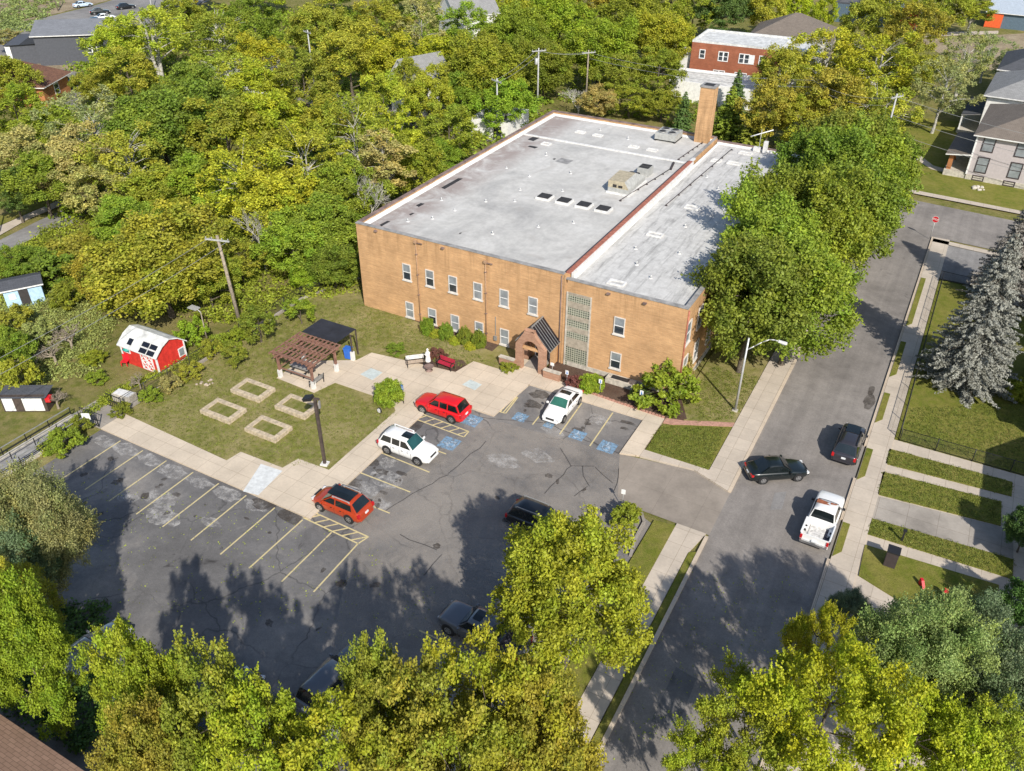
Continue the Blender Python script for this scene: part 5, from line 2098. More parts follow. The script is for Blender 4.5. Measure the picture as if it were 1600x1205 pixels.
# flood light pole on lawn
fp = empty('light_pole', (12.5, -21.5, LZ), R_(15), 'dark square timber pole with a black floodlight box at the corner of the lawn', 'light pole')
g = MB()
g.box(-.1, -.1, 0, .1, .1, 6.1, 'wood_dark')
g.build('pole', fp)
g = MB()
g.box(-.28, -.28, -.1, .28, .28, .12, 'roof_white')
g.build('base', fp)
g = MB()
mx = Matrix.Translation((-.35, -.1, 6.15)) @ Matrix.Rotation(R_(-15), 4, 'Y')
g.box(-.45, -.3, -.12, .2, .3, .12, 'black_metal', mx)
g.box(-.1, -.06, 6.0, .35, .06, 6.15, 'wood_dark')
g.box(.25, -.1, 5.3, .34, .1, 5.9, 'steel_grey')
g.build('floodlight', fp)


def utility(loc, hgt, rz, lab, lean=(0, 0), mat='pole_wood', trans=False, r=.16, arms=1):
    h = empty('utility_pole', loc, rz, lab, 'utility pole')
    top = Vector((lean[0], lean[1], hgt))
    g = MB()
    g.tube((0, 0, -.1), top, r, r * .65, mat, 10)
    g.build('pole', h)
    for k in range(arms):
        g = MB()
        z = top - Vector((0, 0, .4 + k * .9))
        g.bar(z + Vector((-1.2, -.12, 0)), z + Vector((1.2, -.12, 0)), .12, .12, 'pole_grey')
        ca = g.build('crossarm', h)
        for s in (-1.1, -.5, .5, 1.1):
            g = MB()
            q = z + Vector((s, -.12, .06))
            g.lathe([(.05, q.z), (.07, q.z + .08), (.03, q.z + .2)], 'steel_grey', 8, (q.x, q.y))
            g.build('insulator', ca)
    if trans:
        g = MB()
        q = top * .82
        g.lathe([(.26, q.z - .5), (.28, q.z - .45), (.28, q.z + .35), (.2, q.z + .42)], 'metal_pale', 14, (q.x - .4, q.y - .1))
        g.build('transformer', h)
    return h


utility((-7.5, -9.4, 0), 9.5, R_(15), 'leaning wooden utility pole by the fence at the left of the lawn', (-.7, .2), r=.2)
utility((-14.2, 52.0, 0), 9.0, R_(-25), 'grey utility pole directly in front of the white garage', mat='pole_grey')
utility((-14.6, 66.0, 0), 10.5, R_(50), 'grey utility pole carrying a transformer behind the left roof edge', mat='pole_grey', trans=True)
utility((-10.0, 75.0, 0), 9.0, R_(50), 'pale utility pole partly hidden behind the far left roof corner', mat='pole_wood')
utility((38.6, 66.5, 0), 10.5, R_(60), 'pale utility pole at the lawn corner beyond the cross street', mat='pole_grey')
utility((-58.0, 62.0, 0), 9.5, R_(-20), 'pole top with a white crossarm standing among the trees at the centre top left', mat='pole_grey')
utility((-157.5, 84.5, 0), 11, R_(20), 'bare pole beside the far road near the top left corner', (-.5, 0), arms=0)
utility((-138, 96.5, 0), 11, R_(20), 'white pole at the top edge above the far road', arms=0, mat='white_paint')
utility((-48.2, -6.4, 0), 7, R_(20), 'thin pale pole beside the small road at the left edge', (-1.0, 0), arms=0, mat='pole_grey', r=.1)
utility((-119, 42, 0), 9, R_(20), 'pale pole beside the slate house at upper left', (-.5, 0), arms=0, mat='pole_wood')
# cobra lamp near shed
sc2 = empty('yard_light', (-8.2, -13.0, 0), R_(180), 'short pale yard light arching behind the red barn shed', 'lamp')
g = MB()
g.tube((0, 0, 0), (0, 0, 3.4), .06, .05, 'pole_wood', 8)
g.tube((0, 0, 3.4), (.5, .0, 3.7), .04, .04, 'pole_grey', 8)
g.build('pole', sc2)
g = MB()
g.box(.3, -.3, 3.62, 1.3, .3, 3.72, 'metal_pale')
g.build('lamp_head', sc2)


def wires(pts, lab, sag=.6, r=.026, off=((0, 0),)):
    g = MB()
    for ox, oz in off:
        for a, b_ in zip(pts, pts[1:]):
            a, b2 = Vector(a), Vector(b_)
            prev = None
            n = 12
            for k in range(n + 1):
                t = k / n
                p = a.lerp(b2, t)
                p.z -= sag * 4 * t * (1 - t)
                p.x += ox
                p.z += oz
                if prev is not None:
                    g.tube(prev, p, r, r, 'steel_grey', 4, cap=False)
                prev = p
    o = g.build('overhead_wire')
    tag(o, lab, 'wire')


wires([(38.6, 66.5, 10.1), (75, 62, 8)], 'overhead wires from the far corner pole towards the lilac grey house', 1.0, off=((0, 0), (0, -2.4), (0, -4.5)))
wires([(38.6, 66.5, 10.1), (27, 70, 10), (-10, 75, 8.6)], 'overhead wires crossing the trees behind the brick chimney', 1.0, off=((0, 0), (.4, -.9)))
wires([(-14.2, 52, 8.6), (-14.6, 66, 10.1), (-10, 75, 8.6)], 'overhead wires linking the grey poles behind the left roof edge', .4, off=((-.5, 0), (.5, 0)))
wires([(-8.2, -9.2, 9.1), (-8.6, -60, 9.1)], 'long overhead wires crossing the garden from the leaning wooden pole', 1.4, .02, off=((-1.0, 0), (1.0, 0)))

# fences ------------------------------------------------------------------


def chain_fence(pts, lab, hgt=1.2, step=2.6, kerb=None, mat='black_metal', mesh=True, group=None, z0=0.0, nm='chain_link_fence'):
    h = empty(nm, (pts[0][0], pts[0][1], z0), 0, lab, 'fence', group)
    o0 = Vector((pts[0][0], pts[0][1], 0))
    ra_, me_, kb = MB(), MB(), MB()
    for a, b_ in zip(pts, pts[1:]):
        a, b2 = Vector((*a, 0)) - o0, Vector((*b_, 0)) - o0
        n = max(1, round((b2 - a).length / step))
        for k in range(n + 1):
            p = a.lerp(b2, k / n)
            g = MB()
            g.tube((p.x, p.y, -.1), (p.x, p.y, hgt + .05), .035, .035, mat, 6)
            g.build('post', h)
        ra_.tube(a + Vector((0, 0, hgt)), b2 + Vector((0, 0, hgt)), .026, .026, mat, 6)
        ra_.tube(a + Vector((0, 0, .12)), b2 + Vector((0, 0, .12)), .018, .018, mat, 6)
        me_.poly([a + Vector((0, 0, .05)), b2 + Vector((0, 0, .05)), b2 + Vector((0, 0, hgt)), a + Vector((0, 0, hgt))], 'chain_link')
        if kerb:
            kb.bar(a + Vector((kerb, 0, .05)), b2 + Vector((kerb, 0, .05)), .22, .34, 'old_concrete')
    ra_.build('rail', h)
    if mesh:
        me_.build('wire_mesh', h)
    if kerb:
        kb.build('kerb_wall', h)
    return h


chain_fence([(-6.65, -24.0), (-6.65, -1.8), (-4.3, 4.5)], 'black chain link fence on a low kerb along the left side of the lawn', 1.25, kerb=.28)
chain_fence([(50.15, 34.0), (50.15, 3.1)], 'rusty chain link fence beside the street pavement in front of the spruces', 1.2, mat='black_metal')
chain_fence([(50.25, 2.98), (66, 2.98)], 'low chain link fence between the fenced lawn and the side path', 1.15, mat='black_metal')
chain_fence([(55.9, 34.2), (49.9, 34.6)], 'chain link fence along the near side of the cracked parking pad', 1.1)

# entry gate and ramp on the left
gt = empty('metal_gate', (-6.3, -26.6, 0), 0, 'black metal gate frame opening at the head of the ramp', 'gate')
for y in (0, 2.4):
    g = MB()
    g.tube((0, y, 0), (0, y, 1.5), .05, .05, 'black_metal', 8)
    g.build('post', gt)
for y, dx_ in ((0, -1.9), (2.4, -1.7)):
    g = MB()
    for z in (.15, .7, 1.35):
        g.bar((0, y, z), (dx_, y, z), .045, .045, 'black_metal')
    for k in range(8):
        x = dx_ * k / 7
        g.bar((x, y, .15), (x, y, 1.35), .025, .025, 'black_metal')
    g.build('gate_leaf', gt)
lp = MB()
lp.box(-9.6, -26.7, -.05, -6.75, -24.2, .09, 'old_concrete')
lp.poly([(-6.76, -24.35, .10), (-5.9, -24.35, .10), (-5.9, -26.75, .10), (-6.76, -26.75, .10)][::-1], 'old_concrete')
struct('landing', lp)
rm_ = empty('access_ramp', (-9.4, -26.7, 0), 0, 'long ramp with dark handrails running down along the left edge of the lot', 'ramp')
g = MB()
g.prism([(0, 0), (2.0, 0), (2.0, -22), (0, -22)], -.05, .07, 'coping_grey')
g.box(-.08, -22, -.05, 0, 0, .28, 'limestone')
g.box(2.0, -22, -.05, 2.08, 0, .28, 'limestone')
g.build('deck', rm_)
for x in (-.05, 1.0, 2.05):
    g = MB()
    for z in ((.5, .95) if x != 1.0 else (.9,)):
        g.bar((x, 0, z), (x, -22, z), .06, .06, 'steel_grey' if z > .8 else 'black_metal')
    for k in range(12):
        g.bar((x, -k * 2.0, 0), (x, -k * 2.0, .95), .06, .06, 'black_metal')
    g.build('handrail', rm_)
ps = empty('notice_board', (-6.9, -27.0, 0), R_(30), 'pale mint notice board at the ramp gate', 'sign')
g = MB()
g.tube((0, 0, 0), (0, 0, 1.4), .035, .035, 'black_metal', 6)
g.build('post', ps)
g = MB()
g.box(-.32, -.06, .9, .32, -.03, 1.5, 'sign_white')
g.build('plate', ps)
wb_ = empty('planter', (-7.6, -22.9, 0), R_(8), 'pale concrete bin beside the gate, overgrown by a bush', 'planter')
g = MB()
g.box(-.9, -.45, 0, .9, .45, .7, 'limestone')
g.box(-.8, -.35, .7, .8, .35, .74, 'roof_white')
g.build('box', wb_)

# front yard bits on the right
mb_ = empty('waste_bin', (51.6, -11.5, LZ), 0, 'dark bin at the corner of the lowest side lawn, throwing a square shadow', 'bin')
g = MB()
g.box(-.36, -.36, 0, .36, .36, 1.25, 'trim_dark')
g.box(-.4, -.4, 1.25, .4, .4, 1.32, 'black_metal')
g.build('casing', mb_)
ol = empty('garden_post', (52.0, -8.85, .06), 0, 'thin black post standing in the narrow side path', 'post')
g = MB()
g.box(-.06, -.06, 0, .06, .06, .95, 'black_metal')
g.box(-.12, -.12, .95, .12, .12, 1.05, 'black_metal')
g.build('post', ol)
for i, (px, py, lab, s) in enumerate(((1474, 935, 'upright red toy slide on the lower side lawn', .6), (1437, 915, 'low red toy seen through the grey green leaves', .45))):
    p = G(px, py)
    h = empty('garden_toy', (p.x, p.y, LZ), R_(30 * i), lab, 'toy')
    g = MB()
    g.box(-.2 * s, -.25 * s, 0, .2 * s, .25 * s, 1.1 * s, 'sign_red')
    g.bar((0, -.2 * s, 1.0 * s), (0, -1.1 * s, .1), .4 * s, .06, 'sign_red')
    g.build('slide', h)
p = G(1393, 302)
rk = MB()
for k in range(14):
    r0 = random.Random(k)
    a = r0.uniform(0, 2 * PI)
    d = r0.uniform(0, .8)
    s = r0.uniform(.12, .3)
    rk.lathe([(s, 0), (s * 1.1, s * .5), (s * .6, s), (s * .1, s * 1.1)], 'limestone', 6, (d * math.cos(a), d * math.sin(a)), smooth=False)
p = G(1527, 296)
o = rk.build('rock_pile', loc=(p.x, p.y, .1))
tag(o, 'small heap of pale stones on the lawn before the lilac grey house', 'rocks')
o2 = MB()
for k in range(10):
    r0 = random.Random(k + 50)
    a = r0.uniform(0, 2 * PI)
    d = r0.uniform(.2, .7)
    s = r0.uniform(.08, .16)
    o2.lathe([(s, 0), (s * 1.1, s * .5), (s * .5, s)], 'rock', 6, (d * math.cos(a), d * math.sin(a)), smooth=False)
p = G(320, 601)
o = o2.build('rock_ring', loc=(p.x, p.y, LZ))
tag(o, 'ring of small stones in the lawn behind the raised beds', 'rocks')
p = G(207, 566)
tr_ = empty('patio_umbrella', (p.x, p.y, 0), 0, 'small teal garden parasol with a red chair in front of the red barn shed', 'parasol')
g = MB()
g.tube((0, 0, 0), (0, 0, 1.7), .03, .03, 'metal_pale', 6)
g.build('pole', tr_)
g = MB()
g.lathe([(.55, 1.45), (.3, 1.6), (.03, 1.72)], 'teal', 10)
g.build('canopy', tr_)
p = G(197, 570)
h = empty('garden_chair', (p.x, p.y, 0), .4, 'red garden chair by the teal parasol', 'chair')
g = MB()
g.box(-.3, -.3, .38, .3, .3, .44, 'sign_red')
g.build('seat', h)
g = MB()
g.box(-.3, .26, .44, .3, .32, .95, 'sign_red')
g.build('backrest', h)
for x in (-.26, .26):
    for y in (-.26, .28):
        g = MB()
        g.box(x - .03, y - .03, 0, x + .03, y + .03, .38, 'sign_red')
        g.build('leg', h)

# ================================================================== VEGETATION
def leaf_mesh(name, c, nrm, size, lv, mat, aspect=.62, hv=None):
    n = len(c)
    rs = np.random.RandomState(n % 1000 + 7)
    nrm = nrm / np.maximum(1e-6, np.linalg.norm(nrm, axis=1, keepdims=True))
    t = rs.normal(size=(n, 3))
    a = np.cross(nrm, t)
    a /= np.maximum(1e-6, np.linalg.norm(a, axis=1, keepdims=True))
    b = np.cross(nrm, a)
    s = size[:, None]
    V = np.stack([c - a * s, c - b * s * aspect + nrm * s * .18, c + a * s, c + b * s * aspect + nrm * s * .18], 1).reshape(-1, 3)
    me = bpy.data.meshes.new(name)
    me.vertices.add(4 * n)
    me.vertices.foreach_set('co', V.astype(np.float32).ravel())
    me.loops.add(4 * n)
    me.loops.foreach_set('vertex_index', np.arange(4 * n, dtype=np.int32))
    me.polygons.add(n)
    me.polygons.foreach_set('loop_start', np.arange(0, 4 * n, 4, dtype=np.int32))
    me.polygons.foreach_set('loop_total', np.full(n, 4, dtype=np.int32))
    at = me.attributes.new('lv', 'FLOAT', 'FACE')
    at.data.foreach_set('value', np.clip(lv, 0, 1).astype(np.float32))
    if hv is not None:
        at = me.attributes.new('hv', 'FLOAT', 'FACE')
        at.data.foreach_set('value', np.clip(hv, 0, 1).astype(np.float32))
    me.materials.append(M[mat])
    me.update(calc_edges=True)
    return me


def sphere_dirs(rs, n):
    d = rs.normal(size=(n, 3))
    return d / np.linalg.norm(d, axis=1, keepdims=True)


def crown(seed, R=5.0, hc=4.5, zc=8.0, majors=16, subs=9, per=150, leaf=.17, mr=(.30, .44), sr=(.30, .52), flat=1.0, mat='leaves', shape='round', up=.2, env=1.0, tips=1, rf0=(.5, .8), span=1.62):
    """three scales: big limbs' masses, the sprays on each of them, and the leaves of every spray"""
    rs = np.random.RandomState(seed)
    C, Nn, S, LV, HV = [], [], [], [], []
    cents = []
    ph = rs.uniform(0, 6.28, 8)
    for j in range(majors):
        zz = 1 - span * (j + .5) / majors
        th = j * 2.39996 + rs.uniform(-.35, .35)
        q = math.sqrt(max(0, 1 - zz * zz))
        d = np.array([math.cos(th) * q, math.sin(th) * q, zz + rs.uniform(-.1, .1)])
        e = 1 + env * (.15 * math.sin(2 * th + ph[0]) + .12 * math.sin(3 * th + ph[1] + 2 * zz))
        rf = rs.uniform(*rf0)
        if shape == 'egg':
            k_ = 1 - .30 * zz
        elif shape == 'vase':
            k_ = 1 + .22 * zz
        else:
            k_ = 1
        Mj = np.array([d[0] * R * rf * e * k_, d[1] * R * rf * e * k_, d[2] * hc * rf * e])
        rm = R * rs.uniform(*mr)
        mo = rs.uniform(-.08, .08)
        out = Mj / np.array([R, R, hc])
        out = out / max(1e-3, np.linalg.norm(out))
        for k in range(subs):
            dd = sphere_dirs(rs, 1)[0] + out * .55 + np.array([0, 0, .15])
            dd /= np.linalg.norm(dd)
            c0 = Mj + dd * rm * rs.uniform(.45, 1.12) * np.array([1, 1, flat])
            rl = rm * rs.uniform(*sr)
            cents.append(tuple(c0 + np.array([0, 0, zc])))
            m = max(12, int(per * (rl / (R * .15)) ** 2))
            v = sphere_dirs(rs, m)
            v[:, 2] += .2
            v += dd * .35
            v /= np.linalg.norm(v, axis=1, keepdims=True)
            rad = rl * (.25 + .85 * rs.rand(m) ** .6)
            p = v * rad[:, None] + rs.normal(size=(m, 3)) * .14 * rl
            p[:, 2] *= flat
            so = mo + rs.uniform(-.17, .17)
            C.append(c0 + np.array([0, 0, zc]) + p)
            Nn.append(v * .55 + np.array([0, 0, up]) + rs.normal(size=(m, 3)) * .5)
            S.append(leaf * rs.uniform(.6, 1.4, m))
            LV.append(.5 + so + rs.uniform(-.3, .3, m))
            ho = rs.uniform(.15, .85)
            HV.append(ho + rs.uniform(-.15, .15, m))
            for q_ in range(tips):
                dt = sphere_dirs(rs, 1)[0] + dd * 1.3 + np.array([0, 0, .35])
                dt /= np.linalg.norm(dt)
                mm = max(10, m // 9)
                tt = rs.rand(mm) ** .8
                ln = rl * rs.uniform(1.1, 1.9)
                C.append(c0 + np.array([0, 0, zc]) + dt * (tt * ln)[:, None] + rs.normal(size=(mm, 3)) * (.16 * rl * (1.15 - tt))[:, None])
                Nn.append(np.tile(dt * .2 + np.array([0, 0, .6]), (mm, 1)) + rs.normal(size=(mm, 3)) * .5)
                S.append(leaf * rs.uniform(.6, 1.2, mm))
                LV.append(.6 + so + rs.uniform(-.3, .3, mm))
                HV.append(ho + .12 + rs.uniform(-.12, .12, mm))
    C, Nn, S, LV, HV = map(np.concatenate, (C, Nn, S, LV, HV))
    return leaf_mesh('crown', C, Nn, S, LV, mat, hv=HV), cents


def trunk_mesh(seed, zc, R, hc, cents, r0=.22, mat='bark', n_limbs=12, base=None, multi=1):
    rd = random.Random(seed)
    g = MB()
    fork = base or zc - hc * .55
    tops = []
    for m in range(multi):
        ox, oy = (rd.uniform(-.5, .5) * (multi > 1), rd.uniform(-.5, .5) * (multi > 1))
        prev = Vector((ox * .3, oy * .3, -.15))
        pr = r0
        n = 5
        for k in range(1, n + 1):
            t = k / n
            p = Vector((ox * (1 + 2 * t) + rd.uniform(-.12, .12), oy * (1 + 2 * t) + rd.uniform(-.12, .12), (fork + hc * .8) * t))
            r = r0 * (1 - .72 * t)
            g.tube(prev, p, pr * (1.35 if k == 1 else 1), r, mat, 8, cap=False)
            tops.append((p, r))
            prev, pr = p, r
    cs = rd.sample(cents, min(n_limbs, len(cents)))
    for c in cs:
        c = Vector(c)
        cand = [q for q in tops if q[0].z < c.z - .2] or tops[:1]
        s = max(cand, key=lambda q: q[0].z - .4 * (q[0] - c).length)
        a, r = s
        mid = a.lerp(c, .5) + Vector((rd.uniform(-.3, .3), rd.uniform(-.3, .3), .35))
        g.tube(a, mid, r * .62, r * .38, mat, 6, cap=False)
        g.tube(mid, c, r * .38, r * .14, mat, 5, cap=False)
    return g


TPL = {}


def template(key, seed, R=5.0, hc=4.5, zc=8.0, bark='bark', n_limbs=12, multi=1, r0=.22, **kw):
    me, cents = crown(seed, R, hc, zc, **kw)
    tm = trunk_mesh(seed, zc, R, hc, cents, r0, bark, n_limbs, multi=multi)
    o = tm.build('trunk')
    tme = o.data
    bpy.data.objects.remove(o)
    TPL[key] = dict(crown=me, trunk=tme, R=R, zc=zc, top=zc + hc * 1.1)


# near, fine leaved
template('near_maple', 11, hc=5.9, zc=8.0, majors=32, subs=11, sr=(.24, .42), mr=(.28, .42), per=300, span=1.8, env=.6, leaf=.095, shape='egg', tips=2)
template('near_maple_b', 12, hc=4.6, zc=8.8, majors=19, subs=10, sr=(.22, .40), mr=(.26, .42), per=270, leaf=.10, tips=2, mat='leaves_autumn')
template('near_locust', 13, hc=4.6, zc=8.4, majors=22, subs=10, per=190, leaf=.09, shape='vase', flat=.6, mr=(.22, .36), tips=4, rf0=(.45, .85))
template('near_willow', 14, hc=4.4, zc=7.2, majors=20, subs=14, per=330, leaf=.075, tips=2)
# middle distance
template('maple', 21, span=1.75, env=.4, hc=5.7, zc=7.9, majors=22, subs=12, per=135, leaf=.135, shape='egg', tips=2)
template('maple_b', 22, span=1.75, env=.4, hc=5.5, zc=7.8, majors=20, subs=12, per=135, leaf=.135, tips=2)
template('round_tree', 23, hc=5.6, zc=6.6, majors=26, subs=11, per=150, leaf=.13, span=1.8, mr=(.24, .38), tips=1)
# far woodland
template('wood', 31, hc=6.4, zc=8.2, majors=22, subs=10, per=120, leaf=.15, span=1.75, mr=(.24, .40), shape='egg', tips=1)
template('wood_b', 32, hc=5.8, zc=8.0, majors=21, subs=10, per=115, leaf=.15, span=1.75, mr=(.24, .40), tips=1, mat='leaves_autumn')
template('wood_c', 36, hc=6.6, zc=8.6, majors=22, subs=9, per=105, leaf=.15, span=1.75, mr=(.22, .36), tips=2, shape='vase', rf0=(.4, .85))
template('wood_open', 33, hc=6.4, zc=9.0, majors=19, subs=8, per=75, leaf=.14, span=1.75, mr=(.2, .34), tips=3, bark='bark_pale', n_limbs=34, multi=2, r0=.24, shape='vase')
template('sycamore', 34, hc=6.2, zc=9.0, majors=18, subs=8, per=90, leaf=.15, span=1.7, mr=(.22, .36), tips=2, bark='bark_pale', n_limbs=48, multi=3, r0=.32, shape='vase', mat='leaves_autumn')
template('slender', 35, R=2.6, hc=6.6, zc=8.5, majors=18, subs=7, per=70, leaf=.12, tips=2, bark='bark_pale', n_limbs=24, r0=.17)
# shrubs
template('bush', 41, R=1.2, hc=.85, zc=.78, majors=22, subs=10, per=70, leaf=.048, r0=.06, tips=0, n_limbs=6, env=0, rf0=(.58, .62), mr=(.34, .38), sr=(.35, .5))
template('loose_bush', 42, R=1.2, hc=1.0, zc=1.15, majors=13, subs=7, per=45, leaf=.075, r0=.05, tips=3, n_limbs=10)
template('small_tree', 43, R=1.8, hc=1.6, zc=2.6, majors=14, subs=8, per=50, leaf=.09, r0=.09, tips=2)


def spruce(key, seed, Ht=13.0, Rb=3.9, mat='needles', leaf=.095, whorls=52, per=15):
    rs = np.random.RandomState(seed)
    C, Nn, S, LV = [], [], [], []
    g = MB()
    g.tube((0, 0, -.1), (0, 0, Ht * .97), .28, .03, 'bark', 8)
    for k in range(whorls):
        t = (k + rs.rand() * .7) / whorls
        z = .5 + (Ht - .7) * t
        L0 = Rb * (1 - t) ** .82 + .15
        nb = int(per + 6 * (1 - t))
        for j in range(nb):
            a = rs.uniform(0, 2 * PI)
            L = L0 * rs.uniform(.6, 1.12)
            dv = np.array([math.cos(a), math.sin(a), 0])
            side = np.array([-math.sin(a), math.cos(a), 0])
            n = max(8, int(L * 44))
            u = rs.rand(n) ** .75
            wdt = .34 * L ** .6 * (1.05 - u) * rs.uniform(-1, 1, n) + rs.normal(0, .04, n)
            droop = -.32 * L * u ** 1.2 + .22 * L * np.maximum(0, u - .7) * 1.4
            c = dv * (u * L)[:, None] + side * wdt[:, None]
            c[:, 2] += z + droop - .12 * np.abs(wdt) - rs.rand(n) * .12
            C.append(c)
            Nn.append(np.tile(np.array([0, 0, .8]), (n, 1)) + dv * .3 + rs.normal(size=(n, 3)) * .55)
            S.append(leaf * rs.uniform(.6, 1.4, n) * (.8 + .3 * u))
            LV.append(.42 + .2 * u + rs.uniform(-.12, .12) + rs.uniform(-.25, .25, n))
            if j < 3:
                g.tube((0, 0, z), tuple(dv * L * .8 + np.array([0, 0, z - .2 * L])), .045, .015, 'bark', 4, cap=False)
    C, Nn, S, LV = map(np.concatenate, (C, Nn, S, LV))
    me = leaf_mesh('crown', C, Nn, S, LV, mat, .42)
    o = g.build('trunk')
    tme = o.data
    bpy.data.objects.remove(o)
    TPL[key] = dict(crown=me, trunk=tme, R=Rb, zc=Ht * .42, top=Ht)


spruce('spruce', 51)
spruce('cedar', 52, 8.0, 2.6, leaf=.16, whorls=26, per=8)


def bare(key, seed, Ht=9.0, mat='bark_pale', spread=.55, levels=5, R=3.0):
    rd = random.Random(seed)
    g = MB()

    def grow(p, d, L, r, lv):
        q = p + d * L
        g.tube(p, q, r, r * .66, mat, 6 if lv < 2 else 4, cap=False)
        if lv >= levels:
            return
        for k in range(3 if lv else 4):
            a = Vector((rd.gauss(0, 1), rd.gauss(0, 1), rd.gauss(.25, .6))).normalized()
            nd = (d * (1 - spread * .5) + a * spread).normalized()
            grow(p.lerp(q, rd.uniform(.55, 1)), nd, L * rd.uniform(.62, .82), max(.012, r * .58), lv + 1)
    grow(Vector((0, 0, -.1)), Vector((.03, 0, 1)), Ht * .33, .16, 0)
    o = g.build('trunk')
    TPL[key] = dict(crown=None, trunk=o.data, R=R, zc=Ht * .6, top=Ht)
    bpy.data.objects.remove(o)


bare('bare_tree', 61)
bare('bare_shrub', 62, 3.4, 'pole_wood', .75, 5, 1.8)

_K = 2.3
PAL = dict(olive=(.168, .166, .02), yg=(.192, .194, .015), lime=(.14, .172, .015), green=(.106, .134, .015), deep=(.05, .08, .018), yellow=(.20, .215, .012),
           tan=(.19, .18, .065), sage=(.155, .162, .062), blue=(.135, .148, .125), turf=(.105, .102, .022), rust=(.21, .16, .06), mid=(.138, .155, .016), gold=(.20, .20, .02), wine=(.10, .04, .035), grey=(.105, .122, .068))
PAL = {k: tuple(min(.85, x * _K) for x in v) for k, v in PAL.items()}
_tc = [0]
TONE = {'near_maple': .80, 'near_maple_b': .80, 'near_locust': .84, 'near_willow': .85, 'spruce': .82, 'maple': .92, 'maple_b': .92, 'loose_bush': .85, 'small_tree': .85}


def tree(px, py, R, top, tpl, colr, label, name='tree', cat='tree', group=None, xy=None, z0=0.0):
    T = TPL[tpl]
    _tc[0] += 1
    rd = random.Random(_tc[0] * 17 + 3)
    sz = top / T['top']
    sx = R / T['R']
    if xy is None:
        p = G(px, py, T['zc'] * sz + z0)
    else:
        p = Vector(xy + (0,))
    r = empty(name, (p.x, p.y, z0), rd.uniform(0, 2 * PI), label, cat, group)
    r.scale = (sx, sx, sz)
    o = bpy.data.objects.new('trunk', T['trunk'])
    col.objects.link(o)
    o.parent = r
    if T['crown']:
        o = bpy.data.objects.new('crown' if top > 2.5 else 'foliage', T['crown'])
        col.objects.link(o)
        o.parent = r
        c = tuple(x * TONE.get(tpl, 1.0) for x in PAL[colr])
        j = [rd.uniform(.9, 1.1) for _ in range(3)]
        o.color = (c[0] * j[0], c[1] * j[1], c[2] * j[2], 1)
    return r


# foreground -------------------------------------------------------------
tree(888, 922, 4.1, 13.2, 'near_maple', 'yg', 'big yellow green maple standing alone at the edge of the parking lot', 'maple_tree')
for (px, py, R, top, tp, c, lab) in (
        (238, 1119, 2.05, 14.5, 'near_maple', 'yg', 'yellow green maple spire at the bottom, leftmost of the row below the lot'),
        (335, 1164, 2.70, 14.0, 'near_maple_b', 'olive', 'olive maple at the bottom edge right of the leftmost spire'),
        (238, 1240, 2.2, 13.0, 'near_maple', 'olive', 'feathery maple beside the brown shingled roof'),
        (425, 1200, 2.5, 14.0, 'near_maple_b', 'yg', 'low maple top at the bottom, left of the dark vehicle'),
        (598, 1132, 1.9, 14.5, 'near_maple', 'olive', 'pale tipped maple spire rising over the dark vehicle at the bottom of the lot'),
        (665, 1169, 2.81, 14.5, 'near_maple_b', 'olive', 'dense olive yellow maple at the bottom centre'),
        (765, 1154, 3.02, 14.5, 'near_maple_b', 'yg', 'dense yellow maple below the dark crew cab pickup'),
        (838, 1199, 2.81, 14.0, 'near_maple', 'olive', 'olive maple at the bottom edge touching the shaded pavement'),
        (540, 1244, 3.02, 13.5, 'near_maple_b', 'yg', 'maple cropped by the bottom edge below the dark vehicle'),
        (720, 1259, 3.02, 13.5, 'near_maple_b', 'olive', 'maple cropped by the bottom edge at the centre of the row')):
    tree(px, py, R, top, tp, c, lab, 'maple_tree', group='maples in a row below the parking lot')
tree(38, 1018, 2.25, 13.0, 'near_maple', 'lime', 'bright green leaning tree over the silver car at lower left', 'tree')
tree(15, 955, 2.13, 9.5, 'near_maple_b', 'gold', 'golden yellow tree at the left edge above the brown roof', 'tree')
tree(48, 838, 2.9, 10, 'near_willow', 'sage', 'pale grey green tree at the left edge of the parking lot', 'tree')
tree(20, 890, 2.28, 8, 'near_willow', 'grey', 'darker green tree under the pale tree at the left edge', 'tree')
tree(1290, 1125, 3.3, 14, 'near_locust', 'yellow', 'golden yellow locust at the bottom right, tallest of its clump', 'locust_tree')
tree(1270, 1015, 1.44, 11, 'near_locust', 'yellow', 'small yellow treetop leaning over the street at lower right', 'locust_tree')
tree(1165, 1150, 2.51, 11, 'near_locust', 'yg', 'green and yellow locust overhanging the street at the bottom', 'locust_tree')
tree(1090, 1215, 1.75, 9, 'near_locust', 'yg', 'small yellow green tree at the bottom beside the shaded street', 'locust_tree')
tree(1420, 1180, 2.96, 11.5, 'near_locust', 'yellow', 'yellow locust right of the tallest one at the bottom right', 'locust_tree')
tree(1530, 1200, 2.51, 10.5, 'near_locust', 'gold', 'rounded yellow locust at the lower right corner', 'locust_tree')
tree(1440, 1045, 3.0, 10.5, 'near_willow', 'sage', 'pale grey green tree above the yellow locusts at lower right', 'tree')
tree(1535, 1065, 2.5, 9.5, 'near_willow', 'grey', 'darker grey green tree at the right edge below the side lawns', 'tree')
tree(1590, 1120, 2.43, 9, 'near_willow', 'grey', 'grey green tree cropped by the lower right edge', 'tree')
tree(1325, 955, 1.1, 3.5, 'near_willow', 'grey', 'small grey tree beside the pavement above the yellow treetop', 'tree')
tree(1608, 824, 1.3, 4.5, 'round_tree', 'deep', 'dark tree at the right margin beside the shaded driveway', 'tree')
tree(1612, 945, 1.6, 5, 'round_tree', 'deep', 'dark tree at the right margin below the side lawns', 'tree')
tree(1592, 612, 1.14, 1.9, 'bush', 'mid', 'clipped green hedge in front of the white baluster porch', 'hedge', 'bush')

